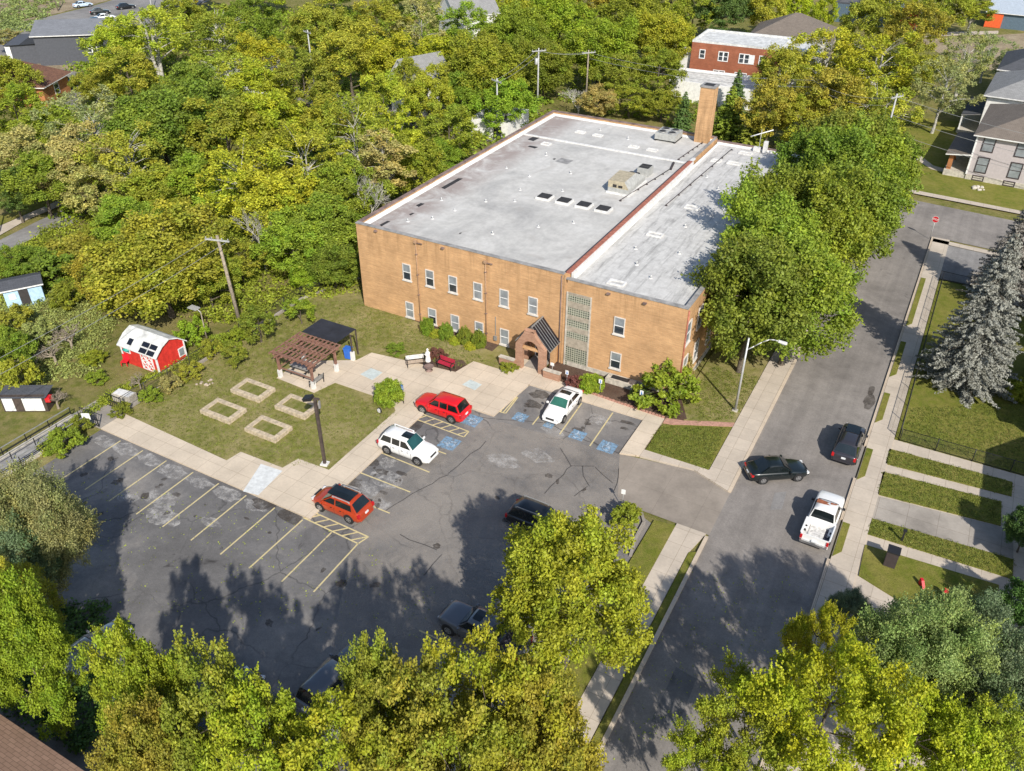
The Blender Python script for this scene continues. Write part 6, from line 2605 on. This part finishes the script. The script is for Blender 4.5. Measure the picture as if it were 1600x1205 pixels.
# trees between the building and the street ---------------------------------
for (xy_, R, top, tp, c, lab) in (
        ((36.3, 6.4), 4.7, 13.5, 'maple', 'green', 'dense green street tree nearest the building corner and street lamp'),
        ((39.3, 9.4), 4.9, 13.0, 'maple_b', 'mid', 'dense green street tree overhanging the road nearest the parked cars'),
        ((35.6, 14.5), 4.9, 14.0, 'maple_b', 'mid', 'green street tree leaning over the right edge of the flat roof'),
        ((34.9, 23.5), 4.9, 14.0, 'maple_b', 'green', 'green tree leaning over the middle of the right roof edge'),
        ((37.8, 22.5), 5.0, 14.5, 'maple', 'mid', 'tall green tree in the middle of the clump beside the flat roof'),
        ((39.2, 29.5), 5.4, 13.5, 'maple_b', 'green', 'green street tree reaching farthest over the roadway'),
        ((35.6, 36.0), 4.8, 14.5, 'maple', 'green', 'green tree beside the far end of the flat roof'),
        ((39.3, 38.5), 5.4, 13.5, 'maple', 'mid', 'green street tree near the cross street junction'),
        ((34.8, 46.0), 4.8, 14.0, 'maple_b', 'green', 'dark green tree at the back of the street clump'),
        ((39.2, 47.5), 4.8, 12.5, 'maple', 'green', 'green tree beside the utility pole at the cross street')):
    tree(0, 0, R, top, tp, c, lab, 'street_tree', xy=xy_, group='street trees beside the brick building')

# blue spruces
tree(1538, 505, 4.25, 14.5, 'spruce', 'blue', 'large silvery blue spruce in the fenced lawn on the right', 'blue_spruce')
tree(1594, 400, 4.3, 12.5, 'spruce', 'blue', 'blue spruce behind the large one at the right edge', 'blue_spruce')
tree(0, 0, 3.4, 8.0, 'maple_b', 'green', 'green tree beyond the blue spruces at the right edge', 'tree', xy=(62.5, 24.5))

# shrubs round the building ---------------------------------------------------
tree(607, 615, 1.3, 2.1, 'bush', 'mid', 'big round clipped green bush at the corner of the patio', 'bush', 'bush')
tree(924, 600, 1.2, 1.25, 'bush', 'lime', 'bright green round bush beside the white sedan', 'bush', 'bush')
for px, py, lab in ((668, 512, 'dark green dome bush farthest left along the brick wall'), (697, 520, 'dark green dome bush second along the brick wall'), (726, 527, 'dark green dome bush third along the brick wall'), (748, 533, 'dark green dome bush nearest the porch along the brick wall')):
    tree(px, py, .68, 1.75, 'bush', 'green', lab, 'bush', 'bush', 'dome bushes along the brick wall')
for px, py, lab in ((680, 522, 'low yellow shrub between the first and second dome bushes'), (711, 533, 'low yellow shrub between the second and third dome bushes'), (735, 541, 'low yellow shrub between the third and fourth dome bushes')):
    tree(px, py, .6, .7, 'bush', 'gold', lab, 'shrub', 'bush', 'low yellow shrubs along the brick wall')
tree(1043, 603, 2.5, 3.3, 'loose_bush', 'lime', 'large bright lime green spreading shrub at the building corner', 'shrub', 'bush')
tree(1003, 618, 1.0, 1.1, 'loose_bush', 'deep', 'dark low shrub left of the lime green one', 'shrub', 'bush')
tree(897, 598, .8, 1.1, 'loose_bush', 'wine', 'small dark red shrub between the porch and the bright bush', 'shrub', 'bush')
tree(1062, 575, 1.1, 3.2, 'loose_bush', 'rust', 'reddish shrub tips behind the large lime green shrub', 'shrub', 'bush')
tree(618, 545, .9, .8, 'loose_bush', 'green', 'small green plant in the bed behind the patio', 'plant', 'plant')
tree(683, 553, .8, .8, 'loose_bush', 'wine', 'brownish bush behind the white statue', 'shrub', 'bush')
tree(795, 574, .8, .7, 'loose_bush', 'mid', 'grassy green clump in front of the left porch wall', 'plant', 'plant')
tree(403, 505, 1.8, 3.6, 'small_tree', 'green', 'small green tree on the lawn by the leaning utility pole', 'sapling')
tree(366, 553, 1.2, 2.3, 'small_tree', 'mid', 'small round green sapling on the lawn, nearest the red shed', 'sapling')
tree(468, 485, 1.4, 2.6, 'small_tree', 'mid', 'small green sapling on the lawn near the end of the fence', 'sapling')
tree(985, 800, .75, .9, 'loose_bush', 'mid', 'little shrub in the kerbed island at the lot mouth', 'shrub', 'bush')
tree(978, 808, 1.0, 1.8, 'loose_bush', 'lime', 'bright shrub behind the island, against the big maple', 'shrub', 'bush')

# left garden -------------------------------------------------------------------
for (px, py, R, top, tp, c, lab, nm) in (
        (248, 408, 6.3, 11.5, 'round_tree', 'olive', 'large round leafy tree behind the red barn shed', 'tree'),
        (170, 430, 3.4, 7.0, 'round_tree', 'olive', 'smaller leafy tree left of the large round one behind the red shed', 'tree'),
        (320, 430, 3.2, 7.0, 'round_tree', 'mid', 'leafy tree between the large round one and the leaning pole', 'tree'),
        (300, 520, 1.4, 2.6, 'loose_bush', 'lime', 'leafy shrub at the right side of the red barn shed', 'shrub'),
        (330, 545, 1.1, 1.6, 'loose_bush', 'olive', 'olive shrub on the fence right of the red shed', 'shrub'),
        (298, 580, 1.1, 1.4, 'loose_bush', 'olive', 'weedy shrub on the fence in front of the red shed', 'shrub'),
        (345, 535, 1.0, 1.5, 'loose_bush', 'mid', 'green shrub on the fence below the leaning pole', 'shrub'),
        (370, 525, 1.0, 1.5, 'loose_bush', 'lime', 'lime shrub at the foot of the leaning pole', 'shrub'),
        (265, 600, 1.0, 1.3, 'loose_bush', 'tan', 'dry brown shrub on the fence below the red shed', 'shrub'),
        (235, 618, .9, 1.2, 'loose_bush', 'mid', 'green shrub on the fence above the gate', 'shrub'),
        (190, 640, .8, 1.0, 'loose_bush', 'green', 'dark green shrub at the gate head', 'shrub'),
        (100, 690, 1.4, 1.8, 'loose_bush', 'mid', 'green bush beside the ramp at the lot corner', 'shrub'),
        (125, 665, .9, 1.2, 'loose_bush', 'green', 'small bush between the ramp and the mint notice board', 'shrub'),
        (30, 590, 1.6, 3.2, 'loose_bush', 'olive', 'yellowish young tree at the left edge above the white doored shed', 'shrub'),
        (10, 545, 2.4, 5.0, 'round_tree', 'green', 'green tree at the left edge below the blue shed', 'tree'),
        (80, 545, 1.8, 2.6, 'bare_shrub', 'tan', 'leafless brown bush in the middle of the left garden', 'shrub'),
        (105, 520, 1.9, 3.0, 'bare_shrub', 'tan', 'leafless spreading bush right of the blue shed', 'shrub'),
        (60, 520, 1.5, 2.2, 'loose_bush', 'tan', 'dry tan bush in front of the blue shed', 'shrub'),
        (35, 570, 1.4, 2.4, 'bare_shrub', 'tan', 'leafless bush at the far left of the garden', 'shrub'),
        (85, 620, 1.3, 1.9, 'bare_shrub', 'tan', 'leafless bush beside the white doored shed', 'shrub'),
        (145, 560, 1.1, 1.1, 'loose_bush', 'lime', 'low lime green plant left of the red barn shed', 'shrub'),
        (150, 590, .9, .9, 'loose_bush', 'mid', 'low green plant on the garden grass below the red shed', 'shrub'),
        (215, 590, .9, 1.9, 'bare_shrub', 'tan', 'thin bare sapling in front of the red shed doors', 'shrub'),
        (20, 500, 1.8, 2.2, 'loose_bush', 'olive', 'olive bush left of the blue shed door', 'shrub'),
        (110, 460, 2.0, 2.2, 'loose_bush', 'mid', 'green bush on rough ground right of the blue shed', 'shrub'),
        (75, 420, 2.6, 3.2, 'loose_bush', 'green', 'green thicket bush above the blue shed', 'shrub'),
        (30, 410, 2.8, 4.0, 'round_tree', 'green', 'dark green small tree above the blue shed at the left edge', 'tree'),
        (120, 395, 2.8, 3.4, 'loose_bush', 'olive', 'olive thicket between the small road and the blue shed', 'shrub'),
        (155, 375, 3.0, 4.0, 'round_tree', 'mid', 'green small tree right of the small road end', 'tree')):
    tree(px, py, R, top, tp, c, lab, nm, 'tree' if nm == 'tree' else 'bush')

# woodland ---------------------------------------------------------------------
WOODS = [
    # px, py, R, top, template, colour, label
    (522, 412, 3.2, 5.5, 'round_tree', 'green', 'dark green tree against the left corner of the brick building'),
    (485, 425, 2.2, 3.2, 'round_tree', 'lime', 'low bright green tree at the top end of the lawn fence'),
    (505, 350, 4.4, 9.0, 'wood', 'green', 'green tree behind the left front corner of the brick building'),
    (455, 380, 3.8, 7.5, 'wood_b', 'mid', 'green tree right of the bare brown treetop'),
    (405, 355, 3.0, 8.5, 'bare_tree', 'tan', 'leafless grey brown treetop above the leaning pole'),
    (375, 405, 2.8, 5.5, 'wood_c', 'olive', 'olive tree directly behind the leaning utility pole'),
    (432, 318, 4.6, 10.5, 'wood_b', 'yg', 'yellow green tree above the bare brown treetop'),
    (545, 300, 4.2, 11.0, 'wood', 'mid', 'green tree touching the left roof edge of the brick building'),
    (480, 262, 5.0, 12.5, 'wood_open', 'olive', 'open olive tree with pale branches at the centre of the wood'),
    (385, 290, 5.4, 12.0, 'wood_open', 'yg', 'yellow green tree with pale branches above the large round tree'),
    (355, 215, 5.8, 13.0, 'wood_c', 'mid', 'broad golden green tree in the middle of the wood'),
    (430, 200, 5.4, 13.0, 'wood', 'yg', 'yellow green tree right of the broad golden green one'),
    (600, 262, 3.4, 13.0, 'slender', 'tan', 'tall slender tree with pale trunk left of the roof edge'),
    (575, 300, 2.6, 11.0, 'bare_tree', 'tan', 'bare pale trunk standing at the left roof edge'),
    (625, 235, 3.2, 12.5, 'slender', 'yg', 'slender yellow green tree behind the bare pale trunk'),
    (650, 262, 3.4, 10.0, 'wood_b', 'mid', 'green tree by the middle of the left roof edge'),
    (702, 205, 4.4, 9.5, 'wood_c', 'mid', 'round green tree left of the grey pole and white garage'),
    (690, 245, 3.2, 6.0, 'wood', 'green', 'low dark green tree touching the left parapet'),
    (555, 215, 4.6, 13.0, 'wood_open', 'mid', 'yellow tree with open crown in front of the white house'),
    (510, 200, 4.4, 12.0, 'wood', 'mid', 'green tree left of the open yellow crown'),
    (600, 165, 4.2, 12.0, 'wood_c', 'gold', 'golden tree left of the half hidden white house'),
    (640, 128, 3.2, 10.5, 'wood', 'mid', 'green tree rising in front of the grey roof of the hidden white house'),
    (668, 150, 3.6, 11.0, 'wood_b', 'yg', 'yellow tree right of the half hidden white house'),
    (250, 205, 6.6, 13.5, 'maple_b', 'green', 'large rich green tree at the upper left of the wood'),
    (300, 150, 5.6, 13.0, 'wood', 'green', 'rich green tree behind the large rich green one'),
    (320, 290, 4.6, 9.5, 'wood_c', 'lime', 'green tree between the round tree and the golden one'),
    (250, 300, 4.6, 8.5, 'wood', 'mid', 'green tree directly above the large round tree'),
    (145, 205, 6.0, 12.5, 'wood_open', 'sage', 'pale grey olive tree right of the rusty roofed bungalow'),
    (200, 255, 4.4, 12.0, 'sycamore', 'olive', 'olive tree with a long white branch beside the rich green tree'),
    (115, 255, 5.0, 10.5, 'wood_b', 'tan', 'buff brown tree above the small road'),
    (150, 300, 3.8, 8.0, 'wood_c', 'tan', 'buff tree overhanging the end of the small road'),
    (200, 345, 4.0, 7.5, 'wood', 'mid', 'green tree between the small road and the large round tree'),
    (70, 205, 4.2, 9.5, 'wood', 'mid', 'green tree just below the rusty roofed bungalow'),
    (25, 175, 4.8, 10.5, 'wood_c', 'lime', 'bright green tree at the left edge below the bungalow'),
    (20, 245, 4.4, 9.5, 'wood_b', 'tan', 'brownish tree at the left edge of the wood'),
    (62, 280, 4.6, 9.0, 'wood', 'green', 'dark green tree at the left above the small road'),
    (20, 300, 3.2, 7.0, 'wood_c', 'deep', 'dark tree at the left edge just above the small road'),
    (18, 120, 4.4, 9.0, 'wood_b', 'olive', 'olive tree at the left edge above the bungalow'),
    (15, 60, 2.6, 5.5, 'slender', 'tan', 'thin brown tree beside the far road at the left edge'),
    (237, 55, 6.4, 14.0, 'sycamore', 'gold', 'golden sycamore with bright white branches at upper left'),
    (178, 70, 5.4, 11.0, 'wood_b', 'yg', 'yellow green tree just right of the slate house'),
    (200, 120, 5.2, 11.0, 'wood_c', 'olive', 'olive tree below the golden sycamore'),
    (150, 135, 3.6, 7.0, 'wood_b', 'mid', 'low tree by the drive below the slate house'),
    (345, 60, 6.2, 14.0, 'sycamore', 'mid', 'yellow green sycamore right of the golden one'),
    (345, 125, 5.2, 12.0, 'sycamore', 'olive', 'olive sycamore with white limbs near the rich green trees'),
    (290, 30, 5.6, 11.5, 'wood', 'mid', 'green tree at the top edge behind the two sycamores'),
    (395, 30, 5.8, 12.0, 'wood_c', 'green', 'darker tree at the top edge left of centre'),
    (410, 95, 4.6, 11.0, 'wood_b', 'yg', 'yellow green tree left of the small lawn gap'),
    (400, 140, 5.0, 12.0, 'wood', 'yg', 'lime yellow tree in front of the white crossarm pole'),
    (475, 130, 5.2, 12.5, 'wood_c', 'mid', 'broad yellow green tree below the white crossarm'),
    (495, 40, 6.2, 13.0, 'wood_b', 'olive', 'broad olive tree at the top edge, left half'),
    (545, 85, 5.6, 13.0, 'wood_b', 'olive', 'olive tree in front of the glimpsed white gable'),
    (590, 40, 6.0, 12.5, 'wood_c', 'olive', 'broad olive tree at the top edge right of the gable'),
    (610, 95, 5.0, 12.0, 'wood_b', 'yg', 'yellow olive tree behind the half hidden white house'),
    (655, 40, 5.6, 12.5, 'wood_open', 'tan', 'greyish open tree at the top edge near the centre'),
    (690, 95, 5.0, 11.5, 'wood_b', 'yg', 'yellow green tree behind and right of the white house'),
    (730, 45, 5.4, 12.0, 'wood_c', 'mid', 'green tree at the top edge left of the lime one'),
    (755, 110, 5.6, 13.0, 'maple', 'lime', 'large lime green tree behind the white garage'),
    (720, 145, 3.8, 9.0, 'wood', 'green', 'dark green tree between the white house and the lime tree'),
    (790, 160, 4.4, 9.5, 'wood', 'lime', 'lime green tree between the two grey poles'),
    (805, 60, 5.6, 13.0, 'maple', 'mid', 'tall green tree above the transformer pole'),
    (850, 100, 4.8, 11.0, 'maple_b', 'green', 'dark green tree behind the far left roof corner'),
    (875, 40, 6.2, 13.5, 'maple', 'lime', 'large bright green tree at the top centre'),
    (935, 75, 6.0, 13.0, 'maple_b', 'lime', 'broad bright green tree above the back of the roof'),
    (985, 35, 6.0, 13.0, 'maple', 'mid', 'yellow green tree at the top edge right of centre'),
    (1040, 60, 5.4, 12.5, 'maple_b', 'yg', 'yellow green tree left of the red brick apartments'),
    (1030, 110, 4.4, 9.5, 'wood_c', 'mid', 'green tree with hanging branches before the red apartments'),
    (970, 115, 4.2, 9.0, 'wood', 'mid', 'mid green tree behind the hedge row'),
    (905, 150, 3.4, 5.5, 'bare_tree', 'tan', 'leafless twiggy tree at the far left roof corner'),
    (935, 158, 3.4, 5.5, 'wood_b', 'rust', 'rust brown tree behind the back parapet'),
    (985, 155, 4.0, 5.5, 'wood_c', 'olive', 'low olive tree behind the middle of the back parapet'),
    (1035, 160, 3.8, 5.5, 'wood', 'mid', 'low green tree left of the dark conifer by the chimney'),
    (1130, 15, 5.6, 12.0, 'wood', 'deep', 'dark green tree directly above the red apartments'),
    (1085, 15, 5.0, 12.0, 'wood_c', 'olive', 'olive tree at the top edge left of the apartments'),
    (1195, 15, 5.0, 11.5, 'wood_b', 'gold', 'golden tree at the top edge above the brown roof'),
    (1245, 12, 4.4, 11.0, 'wood_b', 'yellow', 'yellow tree at the top edge beside the bright yellow one'),
    (1290, 20, 2.8, 10.0, 'wood_c', 'yellow', 'narrow brilliant yellow tree at the top edge'),
    (1205, 170, 4.6, 10.5, 'wood_b', 'olive', 'olive tree below the apartments, right of the conifers'),
    (1230, 115, 4.6, 11.0, 'wood_b', 'olive', 'olive tree at the right end of the red apartments'),
    (1290, 90, 6.2, 14.0, 'sycamore', 'gold', 'large golden olive sycamore above the street trees'),
    (1255, 190, 4.2, 9.0, 'wood_c', 'olive', 'olive tree directly above the green street clump'),
    (1310, 160, 5.6, 12.5, 'wood_b', 'olive', 'broad olive brown tree above the street clump'),
    (1370, 100, 6.4, 14.0, 'sycamore', 'yg', 'large olive sycamore above the cross street'),
    (1375, 175, 5.0, 11.0, 'sycamore', 'gold', 'golden tree beside the pale pole at the cross street'),
    (1360, 30, 5.8, 12.5, 'wood_b', 'olive', 'olive tree at the top edge above the cross street'),
    (1430, 45, 6.2, 13.0, 'wood_c', 'olive', 'broad olive tree at the top edge near the top right'),
    (1430, 115, 4.6, 11.0, 'wood_b', 'mid', 'yellow green tree left of the pale open trees'),
    (1475, 140, 4.6, 12.0, 'wood_open', 'sage', 'pale open tree with grey trunks left of the lilac house'),
    (1510, 95, 4.6, 12.5, 'wood_open', 'sage', 'pale open tree leaning over the roofs at upper right'),
    (1545, 85, 3.6, 9.0, 'wood_open', 'sage', 'thin pale tree at the upper right beside the house roofs'),
    (1520, 15, 4.2, 10.0, 'slender', 'mid', 'tall slender tree at the top edge left of the blue metal roof'),
    (1585, 95, 3.0, 6.0, 'wood_open', 'sage', 'small pale tree at the right edge above the far roofs'),
    (300, -25, 6.0, 12.0, 'wood_b', 'olive', 'treetop cut by the top edge above the two sycamores'),
    (410, -22, 6.4, 12.0, 'wood', 'yg', 'yellow green treetop cut by the top edge, left half'),
    (520, -20, 6.4, 12.5, 'wood_c', 'mid', 'green treetop cut by the top edge behind the broad olive tree'),
    (640, -22, 6.4, 12.5, 'wood_b', 'olive', 'olive treetop cut by the top edge above the greyish open tree'),
    (740, -15, 6.4, 12.5, 'wood', 'mid', 'green treetop cut by the top edge left of the top centre'),
    (800, 5, 6.0, 12.5, 'wood_b', 'yg', 'yellow green tree at the top edge left of the bright green one'),
    (870, -18, 6.4, 13.0, 'wood_c', 'mid', 'treetop cut by the top edge over the bright green tree'),
    (940, -5, 6.2, 13.0, 'wood', 'olive', 'olive treetop at the top edge over the roof back'),
    (1050, -10, 6.2, 13.0, 'wood_b', 'olive', 'olive treetop at the top edge left of the dark green one'),
    (1160, -15, 6.0, 12.0, 'wood', 'green', 'green treetop cut by the top edge above the golden tree'),
    (1395, -5, 6.0, 12.5, 'wood_c', 'yg', 'treetop cut by the top edge right of the orange canopy'),
    (1480, 5, 5.5, 12.0, 'wood_b', 'olive', 'olive treetop at the top edge left of the slender tree'),
]
for (px, py, R, top, tp, c, lab) in WOODS:
    tree(px, py, R, top, tp, c, lab, 'woodland_tree' if px < 860 else 'tree')
for (px, py, R, top, c, lab) in ((1140, 180, 3.0, 8.0, 'green', 'grey green conifer right of the tall chimney'), (1150, 150, 2.2, 7.5, 'deep', 'dark green pointed conifer before the pale garage'), (1175, 205, 2.8, 6.5, 'green', 'grey green conifer beside the rooftop antenna'),
                             (1068, 180, 1.9, 6.5, 'deep', 'narrow dark conifer left of the tall chimney'), (1395, 110, 2.2, 7.0, 'deep', 'dark conifer between the olive trees')):
    tree(px, py, R, top, 'cedar', c, lab, 'conifer')


# ground cover ------------------------------------------------------------------
def cover(poly, n, hmin, hmax, leaf, colr, label, seed, name='undergrowth', clump=22, rad=(.4, 1.1), mat='leaves_autumn', z=0.0):
    rs = np.random.RandomState(seed)
    pts = [G(*p) for p in poly]
    xs_ = [p.x for p in pts]
    ys_ = [p.y for p in pts]

    def inside(x, y):
        c = False
        j = len(pts) - 1
        for i in range(len(pts)):
            if (ys_[i] > y) != (ys_[j] > y) and x < (xs_[j] - xs_[i]) * (y - ys_[i]) / (ys_[j] - ys_[i]) + xs_[i]:
                c = not c
            j = i
        return c
    C, Nn, S, LV = [], [], [], []
    k = 0
    tries = 0
    while k < n and tries < n * 20:
        tries += 1
        x, y = rs.uniform(min(xs_), max(xs_)), rs.uniform(min(ys_), max(ys_))
        if not inside(x, y):
            continue
        k += 1
        m = clump
        r = rs.uniform(*rad)
        h_ = rs.uniform(hmin, hmax)
        dd = sphere_dirs(rs, m)
        dd[:, 2] = np.abs(dd[:, 2])
        p = dd * np.array([r, r, h_]) * (.4 + .6 * rs.rand(m))[:, None] + np.array([x, y, z])
        C.append(p)
        Nn.append(dd * .5 + np.array([0, 0, .6]) + rs.normal(size=(m, 3)) * .5)
        S.append(leaf * rs.uniform(.6, 1.4, m))
        LV.append(.5 + rs.uniform(-.4, .4) + rs.uniform(-.22, .22, m))
    C, Nn, S, LV = map(np.concatenate, (C, Nn, S, LV))
    o = bpy.data.objects.new(name, leaf_mesh(name, C, Nn, S, LV, mat))
    col.objects.link(o)
    o.color = (*PAL[colr], 1)
    tag(o, label, 'undergrowth', kind='stuff')
    return o


cover([(0, 400), (110, 345), (250, 330), (560, 300), (560, 460), (440, 480), (380, 510), (300, 500), (200, 480), (130, 470), (0, 480)], 2300, .4, 1.6, .13, 'olive', 'tangled olive weeds and brambles covering the rough garden ground', 1)
cover([(0, 460), (90, 440), (180, 500), (150, 580), (70, 600), (0, 610)], 900, .1, .6, .09, 'tan', 'dry tan weeds scattered over the left garden', 2)
cover([(0, 250), (120, 100), (300, 20), (860, 5), (860, 190), (560, 330), (250, 330), (110, 345)], 3200, .6, 2.2, .30, 'mid', 'green understorey filling the floor of the wood', 3, rad=(.8, 2.4), clump=26)
cover([(870, 165), (1230, 235), (1420, 215), (1440, 100), (1300, 60), (1200, 40), (900, 100)], 700, .4, 1.4, .22, 'mid', 'low shrubs on the ground behind the brick building', 4, rad=(.6, 1.6))
cover([(120, 665), (200, 610), (395, 522), (378, 520), (180, 612), (60, 700), (70, 715)], 420, .2, .9, .08, 'olive', 'weeds growing through the chain link fence line', 5, rad=(.2, .5))
cover([(0, 0), (100, 0), (60, 40), (0, 60)], 200, .3, 1.5, .25, 'sage', 'scrub on the bank beyond the far road', 6, rad=(.6, 1.8))
cover([(0, 20), (55, 48), (30, 60), (0, 66)], 60, .5, 2.0, .25, 'sage', 'grey green scrub bushes on the near side of the far road', 7, rad=(.8, 2.0))
cover([(0, 960), (170, 940), (190, 1080), (140, 1180), (0, 1100)], 500, .2, .9, .1, 'deep', 'dark ivy and weeds below the green leaning tree', 8, rad=(.3, .8), mat='leaves')
# grass tufts on lawns (short blades)
def tufts(poly, n, colr, label, seed, z, hgt=.09, leaf=.04):
    return cover(poly, n, hgt * .5, hgt, leaf, colr, label, seed, 'grass', 7, (.08, .3), 'leaves', z)


tufts([(200, 650), (480, 475), (565, 470), (795, 578), (745, 565), (712, 578), (590, 545), (545, 545), (500, 535), (438, 560), (434, 596), (492, 618), (505, 600), (625, 648), (508, 730), (425, 728), (375, 705), (355, 718)], 7000, 'turf', 'short mown grass of the lawn around the raised beds', 9, LZ)
tufts([(1012, 703), (1028, 668), (1135, 670), (1104, 736)], 1500, 'turf', 'short grass in the corner plot beside the driveway', 10, LZ)
tufts([(1085, 662), (1148, 655), (1190, 592), (1110, 575), (1088, 610)], 1100, 'turf', 'short grass around the street lamp beside the building', 14, LZ)
tufts([(1355, 836), (1581, 906), (1583, 876), (1362, 812)], 1000, 'turf', 'short grass of the strip above the lowest side path', 15, LZ + .03)
tufts([(1389, 703), (1581, 755), (1580, 777), (1383, 726)], 900, 'turf', 'short grass of the strip nearest the fence', 16, LZ + .03)
tufts([(1379, 739), (1564, 786), (1563, 823), (1371, 774)], 1100, 'turf', 'short grass of the strip above the side driveway', 17, LZ + .03)
tufts([(1420, 640), (1600, 630), (1600, 740), (1410, 690)], 2500, 'turf', 'short grass of the fenced lawn on the right', 11, LZ)
# fallen leaves
cover([(120, 740), (480, 815), (700, 900), (700, 1000), (200, 960), (150, 850)], 260, .003, .012, .05, 'gold', 'scattered fallen leaves on the shaded asphalt', 12, 'fallen_leaves', 3, (.2, 1.2), 'leaves', .012)
cover([(1000, 900), (1250, 900), (1180, 1100), (950, 1180)], 200, .003, .012, .05, 'gold', 'scattered fallen leaves on the shaded roadway', 13, 'fallen_leaves', 3, (.2, 1.2), 'leaves', .012)

if exec_sections:
    print('trees', _tc[0], 'objects', len(bpy.data.objects))
